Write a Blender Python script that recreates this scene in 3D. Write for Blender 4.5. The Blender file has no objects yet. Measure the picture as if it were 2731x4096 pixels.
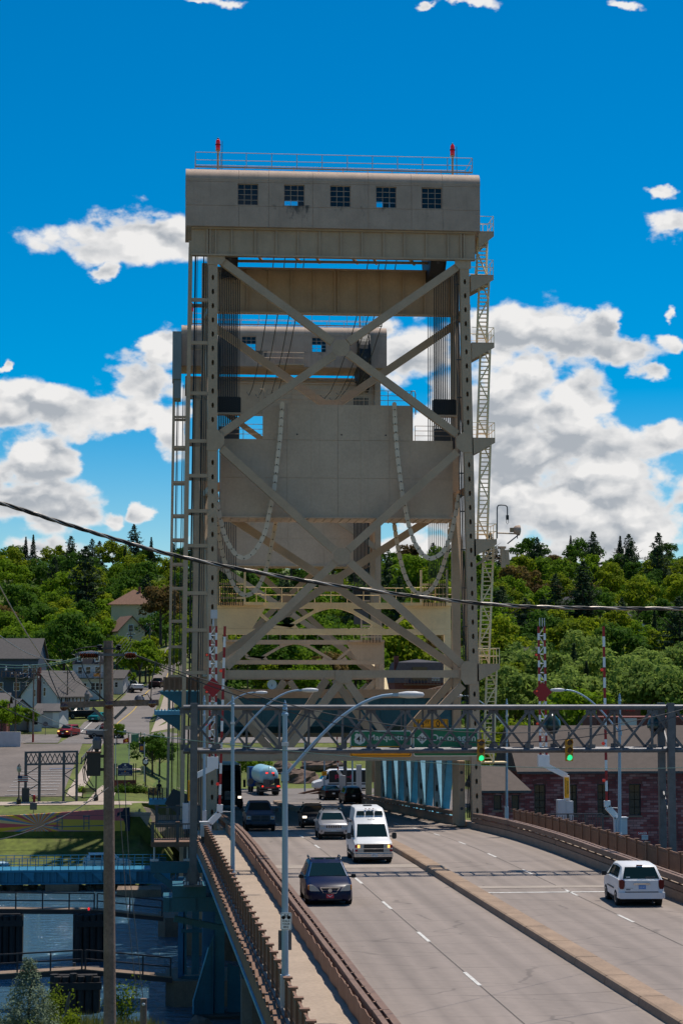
import bpy, math, random
from mathutils import Vector, Matrix, Euler
R_ = random.Random(11)
SC = bpy.context.scene; COL = SC.collection
V3 = Vector
# ------------------------------------------------------------------ camera (metres; +Y runs along the bridge)
CAM_H = 9.3; FPX = 7965.0; PITCH = math.radians(4.93); YAW = math.radians(4.844)
cd = bpy.data.cameras.new('camera'); cam = bpy.data.objects.new('camera', cd); COL.objects.link(cam)
cd.sensor_fit = 'VERTICAL'; cd.sensor_height = 36.0; cd.sensor_width = 24.0; cd.lens = 70.0
cd.clip_start = 0.5; cd.clip_end = 6000
cam.location = (0, 0, CAM_H); cam.rotation_euler = (math.pi/2 + PITCH, 0, -YAW)
SC.camera = cam
# ------------------------------------------------------------------ sun, sky, exposure
SUN = V3((0.30, 0.25, 1.0)).normalized()
sl = bpy.data.lights.new('sun', 'SUN'); so = bpy.data.objects.new('sun', sl); COL.objects.link(so)
sl.energy = 5.0; sl.angle = math.radians(0.53); sl.color = (1.0, 0.93, 0.82)
so.rotation_euler = SUN.to_track_quat('Z', 'Y').to_euler(); so.location = (60, 60, 120)
SC.view_settings.view_transform = 'Standard'; SC.view_settings.look = 'None'
SC.view_settings.exposure = 0.0; SC.view_settings.gamma = 1.0; SC.view_settings.use_curve_mapping = False
SC.cycles.max_bounces = 6; SC.cycles.diffuse_bounces = 4; SC.cycles.glossy_bounces = 3
SC.cycles.transparent_max_bounces = 12; SC.cycles.caustics_reflective = False; SC.cycles.caustics_refractive = False
SC.cycles.sample_clamp_indirect = 4.0

_F = V3((math.sin(YAW)*math.cos(PITCH), math.cos(YAW)*math.cos(PITCH), math.sin(PITCH)))
_R = V3((math.cos(YAW), -math.sin(YAW), 0)); _U = _R.cross(_F)
CAMP = V3((0, 0, CAM_H))
def ray(x, y): return _F*FPX + _R*(x-1365.5) - _U*(y-2048.0)
def at(x, y, Y):                    # where a line of sight meets the cross-section of the bridge at Y
    d = ray(x, y); return CAMP + d*(Y/d.y)
def gnd(x, y, z=0.0):
    d = ray(x, y); return CAMP + d*((z-CAM_H)/d.z)

# ------------------------------------------------------------------ world: physical sky with cumulus clouds
W = bpy.data.worlds.new('World'); SC.world = W; W.use_nodes = True; W.cycles.sampling_method = 'MANUAL'; W.cycles.sample_map_resolution = 512
nt = W.node_tree; N = nt.nodes; L = nt.links; N.clear()
def nd(t, **k):
    n = N.new(t)
    for a, b in k.items(): setattr(n, a, b)
    return n
def mth(op, a, b=None, c=None, clamp=False):
    n = nd('ShaderNodeMath', operation=op); n.use_clamp = clamp
    for i, q in enumerate((a, b, c)):
        if q is None: continue
        if isinstance(q, (int, float)): n.inputs[i].default_value = q
        else: L.new(q, n.inputs[i])
    return n.outputs[0]
def vm(op, a, b=None, c=None):
    n = nd('ShaderNodeVectorMath', operation=op)
    for i, q in enumerate((a, b, c)):
        if q is None: continue
        if isinstance(q, (tuple, list)): n.inputs[i].default_value = q
        else: L.new(q, n.inputs[i])
    return n.outputs['Value' if op == 'LENGTH' else 'Vector']
sky = nd('ShaderNodeTexSky', sky_type='NISHITA'); sky.sun_disc = False
sky.sun_elevation = math.asin(SUN.z); sky.sun_rotation = math.atan2(SUN.x, SUN.y)
sky.air_density = 1.0; sky.dust_density = 0.0; sky.ozone_density = 2.4; sky.altitude = 900
hs = nd('ShaderNodeHueSaturation'); hs.inputs['Saturation'].default_value = 1.8; hs.inputs['Hue'].default_value = 0.497
hs.inputs['Value'].default_value = 1.0
L.new(sky.outputs[0], hs.inputs['Color'])
bg1 = nd('ShaderNodeBackground'); bg1.inputs['Strength'].default_value = 0.106; L.new(hs.outputs[0], bg1.inputs['Color'])
tc = nd('ShaderNodeTexCoord'); dirv = vm('NORMALIZE', tc.outputs['Generated'])
n1 = nd('ShaderNodeTexNoise'); n1.inputs['Scale'].default_value = 30; n1.inputs['Detail'].default_value = 9; n1.inputs['Roughness'].default_value = 0.57
wv = vm('MULTIPLY', dirv, (1, 1, 1.5)); L.new(wv, n1.inputs['Vector'])
# slow wander that decides where clouds stand in the rest of the sky
n2 = nd('ShaderNodeTexNoise'); n2.inputs['Scale'].default_value = 5.0; n2.inputs['Detail'].default_value = 3; L.new(wv, n2.inputs['Vector'])
clouds = [  # centre and half-size of each cloud, in pixels of the photograph's frame (turned into directions)
 (540,955,310,95),(680,945,220,110),(400,1005,140,60),(385,1090,60,40),(250,1630,290,110),(520,1655,240,80),(570,1545,170,85),(70,1620,150,120),(205,1860,150,85),
 (70,2000,270,120),(240,2060,180,110),(650,1390,70,80),(545,2050,60,45),(430,2090,60,55),(0,1465,28,35),
 (2060,1330,230,120),(2260,1400,200,105),(2395,1310,70,70),(2480,1420,170,70),(2590,1500,70,50),(2330,1570,200,110),(2210,1640,180,60),(2120,1480,160,90),
 (2030,1660,230,150),(2180,1780,260,150),(2450,1800,260,130),(2620,1760,200,90),(2120,1850,280,230),(2450,1980,340,200),(2020,1600,120,100),(2300,2010,560,190),(2620,2060,300,190),(1950,1980,240,200),
 (2680,900,90,75),(2620,770,70,35),(2720,1385,80,45),(2700,1265,30,30),(1650,1420,160,160),(1560,1330,60,40),(1780,1700,120,300),(1760,2050,140,120),
 (930,8,110,32),(840,0,90,18),(1880,6,150,30),(1720,20,60,18),(2520,0,90,22),(700,1700,80,120),(2250,2200,700,80),(120,2200,420,60)]
sep = nd('ShaderNodeSeparateXYZ'); L.new(dirv, sep.inputs[0])
yy = mth('MAXIMUM', sep.outputs[1], 0.05)
cb = nd('ShaderNodeCombineXYZ'); L.new(mth('DIVIDE', sep.outputs[0], yy), cb.inputs[0]); L.new(mth('DIVIDE', sep.outputs[2], yy), cb.inputs[1])
n5 = nd('ShaderNodeTexNoise'); n5.inputs['Scale'].default_value = 26; n5.inputs['Detail'].default_value = 5; n5.inputs['Roughness'].default_value = 0.6; L.new(wv, n5.inputs['Vector'])
uv = vm('ADD', cb.outputs[0], vm('MULTIPLY', vm('SUBTRACT', n5.outputs['Color'], (0.5, 0.5, 0.5)), (0.034, 0.026, 0)))
def cover(uv):
    acc = None
    for (x, y, rx, ry) in clouds:
        d = ray(x, y); u, v = d.x/d.y, d.z/d.y
        ix, iy = FPX/rx, FPX/ry
        q = vm('LENGTH', vm('MULTIPLY_ADD', uv, (ix, iy, 0), (-u*ix, -v*iy, 0)))
        acc = q if acc is None else mth('SMOOTH_MIN', acc, q, 0.35)
    return acc
cov = mth('SUBTRACT', 1.18, cover(uv))
cov = mth('MAXIMUM', cov, -0.9)
# outside the part of the sky the photograph looks at, broken cumulus goes on in the same amount
d0 = ray(1365, 1100); inside = vm('LENGTH', vm('MULTIPLY_ADD', uv, (FPX/1750, FPX/1500, 0), (-d0.x/d0.y*FPX/1750, -d0.z/d0.y*FPX/1500, 0)))
ahead = mth('GREATER_THAN', sep.outputs[1], 0.05)
wout = mth('MAXIMUM', mth('SUBTRACT', 1.0, ahead), mth('MULTIPLY', mth('SUBTRACT', inside, 1.0), 4.0, clamp=True), clamp=True)
gen = mth('MULTIPLY', mth('SUBTRACT', n2.outputs[0], 0.62), 4.0)
mixc = nd('ShaderNodeMix', data_type='FLOAT'); L.new(wout, mixc.inputs[0]); L.new(cov, mixc.inputs[2]); L.new(gen, mixc.inputs[3])
nz = mth('SUBTRACT', n1.outputs[0], 0.5)
def vor(vec, sc):
    v = nd('ShaderNodeTexVoronoi'); v.feature = 'F1'; v.inputs['Scale'].default_value = sc; v.inputs['Detail'].default_value = 3.0; v.inputs['Roughness'].default_value = 0.5; v.normalize = False
    L.new(vec, v.inputs['Vector']); return v.outputs['Distance']
wz = vm('ADD', wv, vm('MULTIPLY', vm('SUBTRACT', n5.outputs['Color'], (0.5, 0.5, 0.5)), (0.02, 0.02, 0.02)))
v0 = vor(wz, 24.0); v1 = vor(vm('ADD', wz, (0.003, 0.0, 0.011)), 24.0)
raw = mth('ADD', mth('MULTIPLY_ADD', nz, 1.7, mixc.outputs[0]), mth('MULTIPLY', mth('SUBTRACT', 1.0, v0), 1.15))
mr = nd('ShaderNodeMapRange', interpolation_type='SMOOTHERSTEP'); L.new(raw, mr.inputs[0]); mr.inputs[1].default_value = -0.02; mr.inputs[2].default_value = 0.55
# grey undersides: cloud above this direction (towards the sun) takes the light away
n3 = nd('ShaderNodeTexNoise'); n3.inputs['Scale'].default_value = 30; n3.inputs['Detail'].default_value = 7; n3.inputs['Roughness'].default_value = 0.55
L.new(vm('ADD', wv, (0.003, 0.0, 0.016)), n3.inputs['Vector'])
n4 = nd('ShaderNodeTexNoise'); n4.inputs['Scale'].default_value = 13; n4.inputs['Detail'].default_value = 5; L.new(vm('ADD', wv, (3.1, 0.7, 0.2)), n4.inputs['Vector'])
above = mth('ADD', mth('MULTIPLY', mth('SUBTRACT', n3.outputs[0], 0.5), 1.5), mth('MULTIPLY', mth('SUBTRACT', n4.outputs[0], 0.5), 2.2))
low = mth('MULTIPLY', mth('SUBTRACT', 0.165, sep.outputs[2]), 2.6)      # thicker cloud is seen through towards the horizon
shade = nd('ShaderNodeMapRange'); L.new(mth('ADD', mth('ADD', mth('MULTIPLY', above, 0.55), low), mth('MULTIPLY', mth('SUBTRACT', v0, v1), 2.2)), shade.inputs[0]); shade.inputs[1].default_value = -0.42; shade.inputs[2].default_value = 0.50
core = nd('ShaderNodeMapRange', interpolation_type='SMOOTHSTEP'); L.new(raw, core.inputs[0]); core.inputs[1].default_value = 0.15; core.inputs[2].default_value = 0.9
cc = nd('ShaderNodeMix', data_type='RGBA'); L.new(mth('MULTIPLY', shade.outputs[0], core.outputs[0]), cc.inputs[0])
cc.inputs[6].default_value = (0.88, 0.87, 0.86, 1); cc.inputs[7].default_value = (0.42, 0.455, 0.50, 1)
bg2 = nd('ShaderNodeBackground'); L.new(cc.outputs[2], bg2.inputs['Color']); bg2.inputs['Strength'].default_value = 0.98
mx = nd('ShaderNodeMixShader'); L.new(mr.outputs[0], mx.inputs[0]); L.new(bg1.outputs[0], mx.inputs[1]); L.new(bg2.outputs[0], mx.inputs[2])
wo = nd('ShaderNodeOutputWorld'); L.new(mx.outputs[0], wo.inputs[0])

# ------------------------------------------------------------------ mesh helpers
ORG = {}
def thing(name, label, cat, loc=(0,0,0), group=None):
    o = bpy.data.objects.new(name, None); COL.objects.link(o); o.location = loc; o.empty_display_size = 0.3
    o['label'] = label; o['category'] = cat
    if group: o['group'] = group
    ORG[o.name] = V3(loc); return o
def tag(o, label, cat, group=None):
    o['label'] = label; o['category'] = cat
    if group: o['group'] = group
    return o
def kind(o, k, label=None):
    o['kind'] = k
    if label: o['label'] = label
    return o
def link(name, me, parent=None, loc=(0,0,0), rot=None):      # an object (or one more user of a mesh) at a world position
    o = bpy.data.objects.new(name, me); COL.objects.link(o)
    loc = V3(loc)
    if parent is not None:
        o.parent = parent; loc = loc - ORG[parent.name]; 
    o.location = loc
    if rot is not None: o.rotation_euler = rot
    ORG[o.name] = (ORG[parent.name] if parent is not None else V3((0,0,0))) + loc
    return o
class MB:
    def __init__(s): s.v = []; s.f = []; s.m = []; s.k = 0
    def add(s, vs, fs):
        n = len(s.v); s.v += [tuple(p) for p in vs]; s.f += [tuple(i+n for i in q) for q in fs]; s.m += [s.k]*len(fs); return s
    def box2(s, x0, x1, y0, y1, z0, z1):
        return s.add([(x0,y0,z0),(x1,y0,z0),(x1,y1,z0),(x0,y1,z0),(x0,y0,z1),(x1,y0,z1),(x1,y1,z1),(x0,y1,z1)],
                     [(3,2,1,0),(4,5,6,7),(0,1,5,4),(1,2,6,5),(2,3,7,6),(3,0,4,7)])
    def box(s, c, d): return s.box2(c[0]-d[0]/2, c[0]+d[0]/2, c[1]-d[1]/2, c[1]+d[1]/2, c[2]-d[2]/2, c[2]+d[2]/2)
    def beam(s, p0, p1, w, h, up=(0,0,1), w1=None, h1=None):   # box from p0 to p1: w across, h along up
        p0, p1 = V3(p0), V3(p1); t = (p1-p0).normalized(); up = V3(up); b = t.cross(up)
        if b.length < 1e-4: b = t.cross(V3((0,1,0)))
        b.normalize(); n = b.cross(t); w1 = w if w1 is None else w1; h1 = h if h1 is None else h1
        vs = [p0-b*w/2-n*h/2, p0+b*w/2-n*h/2, p0+b*w/2+n*h/2, p0-b*w/2+n*h/2, p1-b*w1/2-n*h1/2, p1+b*w1/2-n*h1/2, p1+b*w1/2+n*h1/2, p1-b*w1/2+n*h1/2]
        return s.add(vs, [(0,1,2,3),(7,6,5,4),(4,5,1,0),(5,6,2,1),(6,7,3,2),(7,4,0,3)])
    def tube(s, p0, p1, r, n=8, r2=None, caps=True):
        p0, p1 = V3(p0), V3(p1); r2 = r if r2 is None else r2; t = (p1-p0).normalized()
        a = t.orthogonal().normalized(); b = t.cross(a)
        vs = []
        for p, q in ((p0, r), (p1, r2)):
            vs += [p + (a*math.cos(2*math.pi*i/n) + b*math.sin(2*math.pi*i/n))*q for i in range(n)]
        fs = [(i, (i+1)%n, n+(i+1)%n, n+i) for i in range(n)]
        if caps: fs += [tuple(reversed(range(n))), tuple(range(n, 2*n))]
        return s.add(vs, fs)
    def path(s, pts, r, n=6):
        pts = [V3(p) for p in pts]; vs = []; m = len(pts)
        ref = None
        for i, p in enumerate(pts):
            t = (pts[min(i+1, m-1)] - pts[max(i-1, 0)]).normalized()
            a = t.orthogonal().normalized() if ref is None else (ref - t*ref.dot(t)).normalized()
            ref = a; b = t.cross(a); rr = r[i] if isinstance(r, (list, tuple)) else r
            vs += [p + (a*math.cos(2*math.pi*j/n) + b*math.sin(2*math.pi*j/n))*rr for j in range(n)]
        fs = [(i*n+j, i*n+(j+1)%n, (i+1)*n+(j+1)%n, (i+1)*n+j) for i in range(m-1) for j in range(n)]
        fs += [tuple(reversed(range(n))), tuple(range((m-1)*n, m*n))]
        return s.add(vs, fs)
    def prism(s, poly, d):             # closed polygon of 3D points pushed along d
        poly = [V3(p) for p in poly]; d = V3(d); n = len(poly)
        return s.add(poly + [p+d for p in poly], [tuple(reversed(range(n))), tuple(range(n, 2*n))] + [(i, (i+1)%n, n+(i+1)%n, n+i) for i in range(n)])
    def quad(s, *p): return s.add(p, [tuple(range(len(p)))])
    def lathe(s, prof, c, n=12, axis='z'):
        vs = []
        for r, h in prof:
            for i in range(n):
                a = 2*math.pi*i/n; u, w = r*math.cos(a), r*math.sin(a)
                vs.append((c[0]+u, c[1]+w, c[2]+h) if axis == 'z' else ((c[0]+u, c[1]+h, c[2]+w) if axis == 'y' else (c[0]+h, c[1]+u, c[2]+w)))
        m = len(prof)
        fs = [(i*n+j, i*n+(j+1)%n, (i+1)*n+(j+1)%n, (i+1)*n+j) for i in range(m-1) for j in range(n)]
        fs += [tuple(reversed(range(n))), tuple(range((m-1)*n, m*n))]
        return s.add(vs, fs)
    def sphere(s, c, r, n=10, k=6, sz=1.0):
        return s.lathe([(max(r*math.sin(math.pi*i/k), 1e-3), -r*sz*math.cos(math.pi*i/k)) for i in range(k+1)], c, n)
    def mesh(s, name, mats, off=V3((0,0,0)), smooth=None):
        me = bpy.data.meshes.new(name)
        off = V3(off)
        me.from_pydata([(p[0]-off.x, p[1]-off.y, p[2]-off.z) for p in s.v], [], s.f)
        for m in (mats if isinstance(mats, (list, tuple)) else [mats]): me.materials.append(m)
        if max(s.m, default=0) > 0: me.polygons.foreach_set('material_index', s.m)
        if smooth is not None:
            me.polygons.foreach_set('use_smooth', [True]*len(me.polygons)); me.set_sharp_from_angle(angle=math.radians(smooth))
        me.update(); return me
    def build(s, name, mats, parent=None, smooth=None):
        if parent is not None: return link(name, s.mesh(name, mats, ORG[parent.name], smooth), parent, ORG[parent.name])
        xs = [p[0] for p in s.v]; ys = [p[1] for p in s.v]; zs = [p[2] for p in s.v]
        o = V3(((min(xs)+max(xs))/2, (min(ys)+max(ys))/2, min(zs)))
        return link(name, s.mesh(name, mats, o, smooth), None, o)
def copy_tree(root, loc, rotz=None, label=None):
    def cp(o, par):
        c = o.copy(); COL.objects.link(c)
        if par is not None: c.parent = par
        for ch in o.children: cp(ch, c)
        return c
    c = cp(root, None); c.location = loc; ORG[c.name] = V3(loc)
    if rotz is not None: c.rotation_euler = (0, 0, rotz)
    if label: c['label'] = label
    return c
def interp(x, tab):
    if x <= tab[0][0]: return tab[0][1]
    for (a, p), (b, q) in zip(tab, tab[1:]):
        if x <= b: return p + (q-p)*(x-a)/(b-a)
    return tab[-1][1]
_txt = {}
def text(s, name, mat, parent, centre, height, rot=(math.pi/2, 0, 0), stretch=1.0, bold=0.0, fit=None):   # raised flat lettering, centred
    cu = bpy.data.curves.new('t', 'FONT'); cu.body = s; cu.size = 1.0; cu.extrude = 0.004; cu.offset = bold; cu.align_x = 'CENTER'; cu.align_y = 'CENTER'
    cu.resolution_u = 3
    o = bpy.data.objects.new('t', cu); COL.objects.link(o)
    me = bpy.data.meshes.new_from_object(o); bpy.data.objects.remove(o); bpy.data.curves.remove(cu)
    me.name = name; me.materials.clear(); me.materials.append(mat)
    xs = [v.co.x for v in me.vertices]; ys = [v.co.y for v in me.vertices]
    cx, cy = (min(xs)+max(xs))/2, (min(ys)+max(ys))/2
    sc = height/(max(ys)-min(ys)); sx = sc*stretch if fit is None else fit/(max(xs)-min(xs))
    for v in me.vertices: v.co = ((v.co.x-cx)*sx, (v.co.y-cy)*sc, v.co.z)
    return link(name, me, parent, centre, rot)

# ------------------------------------------------------------------ materials
MATS = {}
def mat(name, col, rough=0.6, metal=0.0, var=0.12, scale=0.8, streak=0.0, bump=0.0, bscale=30.0, spec=0.4, coat=0.0, emit=None, es=0.0, fine=0.0, stain=None):
    m = bpy.data.materials.new(name); m.use_nodes = True; t = m.node_tree; b = t.nodes['Principled BSDF']
    b.inputs['Roughness'].default_value = rough; b.inputs['Metallic'].default_value = metal
    b.inputs['Specular IOR Level'].default_value = spec; b.inputs['Coat Weight'].default_value = coat
    c4 = (col[0], col[1], col[2], 1); b.inputs['Base Color'].default_value = c4
    def n(tp, **k):
        q = t.nodes.new(tp)
        for a, v in k.items(): setattr(q, a, v)
        return q
    geo = n('ShaderNodeNewGeometry'); pos = geo.outputs['Position']
    if var > 0 or streak > 0 or fine > 0:
        last = None
        def mul(prev, fac_out, lo, hi, a, bb):
            mr = n('ShaderNodeMapRange'); t.links.new(fac_out, mr.inputs[0]); mr.inputs[1].default_value = a; mr.inputs[2].default_value = bb
            mr.inputs[3].default_value = lo; mr.inputs[4].default_value = hi
            if prev is None: return mr.outputs[0]
            q = n('ShaderNodeMath', operation='MULTIPLY'); t.links.new(prev, q.inputs[0]); t.links.new(mr.outputs[0], q.inputs[1]); return q.outputs[0]
        if var > 0:
            z = n('ShaderNodeTexNoise'); z.inputs['Scale'].default_value = scale; z.inputs['Detail'].default_value = 6; z.inputs['Roughness'].default_value = 0.6
            t.links.new(pos, z.inputs['Vector']); last = mul(last, z.outputs[0], 1-var, 1+var, 0.3, 0.7)
        if fine > 0:
            z = n('ShaderNodeTexNoise'); z.inputs['Scale'].default_value = scale*14; z.inputs['Detail'].default_value = 3
            t.links.new(pos, z.inputs['Vector']); last = mul(last, z.outputs[0], 1-fine, 1+fine, 0.3, 0.7)
        sfac = None
        if streak > 0:
            mp = n('ShaderNodeMapping'); mp.inputs['Scale'].default_value = (3.2, 3.2, 0.22); t.links.new(pos, mp.inputs['Vector'])
            z = n('ShaderNodeTexNoise'); z.inputs['Scale'].default_value = 1.0; z.inputs['Detail'].default_value = 5; z.inputs['Roughness'].default_value = 0.7
            t.links.new(mp.outputs[0], z.inputs['Vector'])
            mr = n('ShaderNodeMapRange'); t.links.new(z.outputs[0], mr.inputs[0]); mr.inputs[1].default_value = 0.56; mr.inputs[2].default_value = 0.78
            mr.inputs[3].default_value = 0; mr.inputs[4].default_value = streak; sfac = mr.outputs[0]
        mx = n('ShaderNodeMix', data_type='RGBA', blend_type='MULTIPLY'); mx.inputs[0].default_value = 1.0; mx.inputs[6].default_value = c4
        if last is not None: t.links.new(last, mx.inputs[7])
        else: mx.inputs[7].default_value = (1, 1, 1, 1)
        out = mx.outputs[2]
        if sfac is not None:
            m2 = n('ShaderNodeMix', data_type='RGBA'); t.links.new(sfac, m2.inputs[0]); t.links.new(out, m2.inputs[6])
            st = stain or (col[0]*0.28, col[1]*0.24, col[2]*0.2); m2.inputs[7].default_value = (st[0], st[1], st[2], 1); out = m2.outputs[2]
        t.links.new(out, b.inputs['Base Color'])
    if bump > 0:
        z = n('ShaderNodeTexNoise'); z.inputs['Scale'].default_value = bscale; z.inputs['Detail'].default_value = 4; t.links.new(pos, z.inputs['Vector'])
        bp = n('ShaderNodeBump'); bp.inputs['Strength'].default_value = bump; bp.inputs['Distance'].default_value = 0.03
        t.links.new(z.outputs[0], bp.inputs['Height']); t.links.new(bp.outputs[0], b.inputs['Normal'])
    if emit: b.inputs['Emission Color'].default_value = (*emit, 1); b.inputs['Emission Strength'].default_value = es
    MATS[name] = m; return m
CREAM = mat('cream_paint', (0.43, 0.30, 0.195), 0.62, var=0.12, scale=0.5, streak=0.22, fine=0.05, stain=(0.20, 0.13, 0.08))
CREAM2 = mat('panel_paint', (0.41, 0.29, 0.215), 0.7, var=0.12, scale=0.9, streak=0.45, fine=0.05, stain=(0.10, 0.09, 0.08))
def window_stains(m):      # soot and lichen that have run down below the windows and along the sheets
    t = m.node_tree; b = t.nodes['Principled BSDF']; src = b.inputs['Base Color'].links[0].from_socket
    g = t.nodes.new('ShaderNodeNewGeometry'); sp = t.nodes.new('ShaderNodeSeparateXYZ'); t.links.new(g.outputs['Position'], sp.inputs[0])
    def M(op, a, b_):
        q = t.nodes.new('ShaderNodeMath'); q.operation = op
        for i, v in enumerate((a, b_)):
            if isinstance(v, (int, float)): q.inputs[i].default_value = v
            else: t.links.new(v, q.inputs[i])
        return q.outputs[0]
    tot = None
    for x, w, k in ((8.5,1.15,1.0),(9.2,.35,1.2),(5.2,.8,.25),(11.6,.8,.35),(14.7,.9,.5),(17.8,.8,.35),(6.9,.5,.4),(13.2,.4,.3)):
        e = M('MULTIPLY', M('MAXIMUM', M('SUBTRACT', 1.0, M('ABSOLUTE', M('DIVIDE', M('SUBTRACT', sp.outputs[0], x), w), 0)), 0.0), k); tot = e if tot is None else M('MAXIMUM', tot, e)
    zz = M('MULTIPLY', M('GREATER_THAN', 42.86, sp.outputs[2]), M('MAXIMUM', M('SUBTRACT', 1.0, M('DIVIDE', M('SUBTRACT', 42.86, sp.outputs[2]), 1.25)), 0.0))
    mp = t.nodes.new('ShaderNodeMapping'); mp.inputs['Scale'].default_value = (5, 5, 2.2); t.links.new(g.outputs['Position'], mp.inputs['Vector'])
    n = t.nodes.new('ShaderNodeTexNoise'); n.inputs['Scale'].default_value = 1.0; n.inputs['Detail'].default_value = 7; n.inputs['Roughness'].default_value = .75; t.links.new(mp.outputs[0], n.inputs['Vector'])
    f = t.nodes.new('ShaderNodeMapRange'); t.links.new(M('ADD', n.outputs[0], M('MULTIPLY', M('MULTIPLY', tot, zz), .42)), f.inputs[0]); f.inputs[1].default_value = .62; f.inputs[2].default_value = .82; f.inputs[4].default_value = .85
    x = t.nodes.new('ShaderNodeMix'); x.data_type = 'RGBA'; t.links.new(f.outputs[0], x.inputs[0]); t.links.new(src, x.inputs[6]); x.inputs[7].default_value = (.05,.048,.045,1); t.links.new(x.outputs[2], b.inputs['Base Color'])
window_stains(CREAM2)
CREAM_LIT = mat('lit_cream_paint', (0.85, 0.66, 0.38), 0.6, var=0.1, scale=0.6, streak=0.18, fine=0.05, stain=(0.25, 0.15, 0.08))  # cream lightened to put bounced light and sunlight into the colour
CWM = mat('counterweight_paint', (0.49, 0.355, 0.25), 0.68, var=0.10, scale=0.4, streak=0.15, fine=0.06)
TEAL = mat('teal_bridge_paint', (0.014, 0.10, 0.14), 0.5, var=0.2, scale=0.7, streak=0.3, fine=0.08, stain=(0.10, 0.05, 0.03))
TEALL = mat('light_blue_truss_paint', (0.10, 0.32, 0.45), 0.5, var=0.18, scale=0.9, streak=0.35, fine=0.08, stain=(0.22, 0.11, 0.05))
BLUE = mat('blue_bridge_paint', (0.015, 0.11, 0.22), 0.5, var=0.2, scale=0.8, streak=0.3, stain=(0.10, 0.07, 0.05))
ROPE = mat('greased_wire_rope', (0.012, 0.011, 0.011), 0.55, var=0.2)
BLACK = mat('black_paint', (0.012, 0.012, 0.013), 0.45, var=0.1)
DARKG = mat('dark_grey_steel', (0.06, 0.06, 0.062), 0.55, var=0.15)
GALV = mat('galvanised_steel', (0.105, 0.105, 0.115), 0.5, metal=0.35, var=0.22, scale=3.0, fine=0.12)
LAMPM = mat('pale_blue_lamp_post_paint', (0.24, 0.34, 0.44), 0.4, metal=0.2, var=0.08)
WHITE = mat('white_enamel', (0.72, 0.72, 0.72), 0.4, var=0.05)
WHITEG = mat('pale_grey_cabinet_paint', (0.50, 0.50, 0.52), 0.45, var=0.07, streak=0.12)
RED = mat('red_enamel', (0.30, 0.006, 0.012), 0.4, var=0.08)
REDGL = mat('red_beacon_glass', (0.55, 0.008, 0.008), 0.15, var=0.0, spec=0.6, emit=(0.9, 0.01, 0.01), es=0.12)
BROWN = mat('brown_railing_paint', (0.20, 0.105, 0.065), 0.6, var=0.14, scale=1.5, streak=0.15, fine=0.06)
CONC = mat('concrete_kerb', (0.27, 0.195, 0.145), 0.85, var=0.15, scale=0.7, fine=0.12, bump=0.15)
SIDEW = mat('sidewalk_concrete', (0.33, 0.255, 0.195), 0.85, var=0.1, scale=0.5, fine=0.12, bump=0.1)
PIER = mat('pier_concrete', (0.20, 0.14, 0.10), 0.9, var=0.2, scale=0.6, streak=0.3, fine=0.1)
GLASSD = mat('dark_window_glass', (0.012, 0.018, 0.024), 0.05, var=0.0, spec=0.3)
SIGNG = mat('sign_green', (0.004, 0.19, 0.095), 0.4, var=0.04)
SIGNY = mat('sign_amber', (0.95, 0.42, 0.012), 0.5, var=0.04)
SIGNW = mat('sign_white', (0.75, 0.77, 0.75), 0.5, var=0.04)
TRAFFY = mat('signal_yellow', (0.52, 0.24, 0.012), 0.5, var=0.08)
GREENL = mat('lit_green_lens', (0.02, 0.5, 0.25), 0.3, var=0, emit=(0.02, 0.95, 0.35), es=0.85)
DIMLENS = mat('dark_signal_lens', (0.05, 0.015, 0.006), 0.3, var=0)
def glass_mat():
    m = bpy.data.materials.new('clear_window_glass'); m.use_nodes = True; t = m.node_tree; t.nodes.clear()
    o = t.nodes.new('ShaderNodeOutputMaterial'); x = t.nodes.new('ShaderNodeMixShader'); a = t.nodes.new('ShaderNodeBsdfTransparent'); b = t.nodes.new('ShaderNodeBsdfGlossy')
    a.inputs[0].default_value = (0.82, 0.86, 0.88, 1); b.inputs['Roughness'].default_value = 0.03; f = t.nodes.new('ShaderNodeFresnel'); f.inputs[0].default_value = 1.45
    t.links.new(f.outputs[0], x.inputs[0]); t.links.new(a.outputs[0], x.inputs[1]); t.links.new(b.outputs[0], x.inputs[2]); t.links.new(x.outputs[0], o.inputs[0]); return m
GLASSC = glass_mat()
# ================================================================== ground, water, roads
def zr(Y):                          # level of the roadway: flat, then falling away gently across the bridge
    if Y < 104: return 0.0
    if Y < 132: return -0.034*(Y-104)**2/56
    z = -0.476 - 0.034*(Y-132)
    return max(z, -2.95)
def sh(Y): return 0.0205*(138-Y)     # the approach runs a little across the towers' axis
PL = [(176,-12),(181,-9.1),(186,-8.3),(192,-8.0),(197.9,-5.5),(198.3,-3.7),(206,-3.1),(215,-1.9),(240,-0.2),(262,1.5),(270,2.0),(300,4.3),(330,6.6),(400,11),(500,22),(650,44),(800,54),(1600,60)]
PM = [(176,-12),(190,-9.4),(207,-9.0),(207.4,-3.05),(240,-3.05),(250,-2.6),(262,1.5),(300,6.0),(400,12),(500,22),(650,44),(800,54),(1600,60)]
PR = [(176,-12),(181,-9.3),(182,-6.5),(230,-4),(270,1),(330,7),(400,12),(500,22),(650,44),(800,54),(1600,60)]
def gz(X, Y):
    a, b, c = interp(Y, PL), interp(Y, PM), interp(Y, PR)
    if X <= -3: z = a
    elif X <= 1: z = a + (b-a)*(X+3)/4
    elif X <= 24: z = b
    elif X <= 30: z = b + (c-b)*(X-24)/6
    else: z = c
    if Y > 300: z += (noise_.noise(V3((X/60, Y/60, 0.3))))*min((Y-300)/50, 1)*4
    return z
from mathutils import noise as noise_
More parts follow.
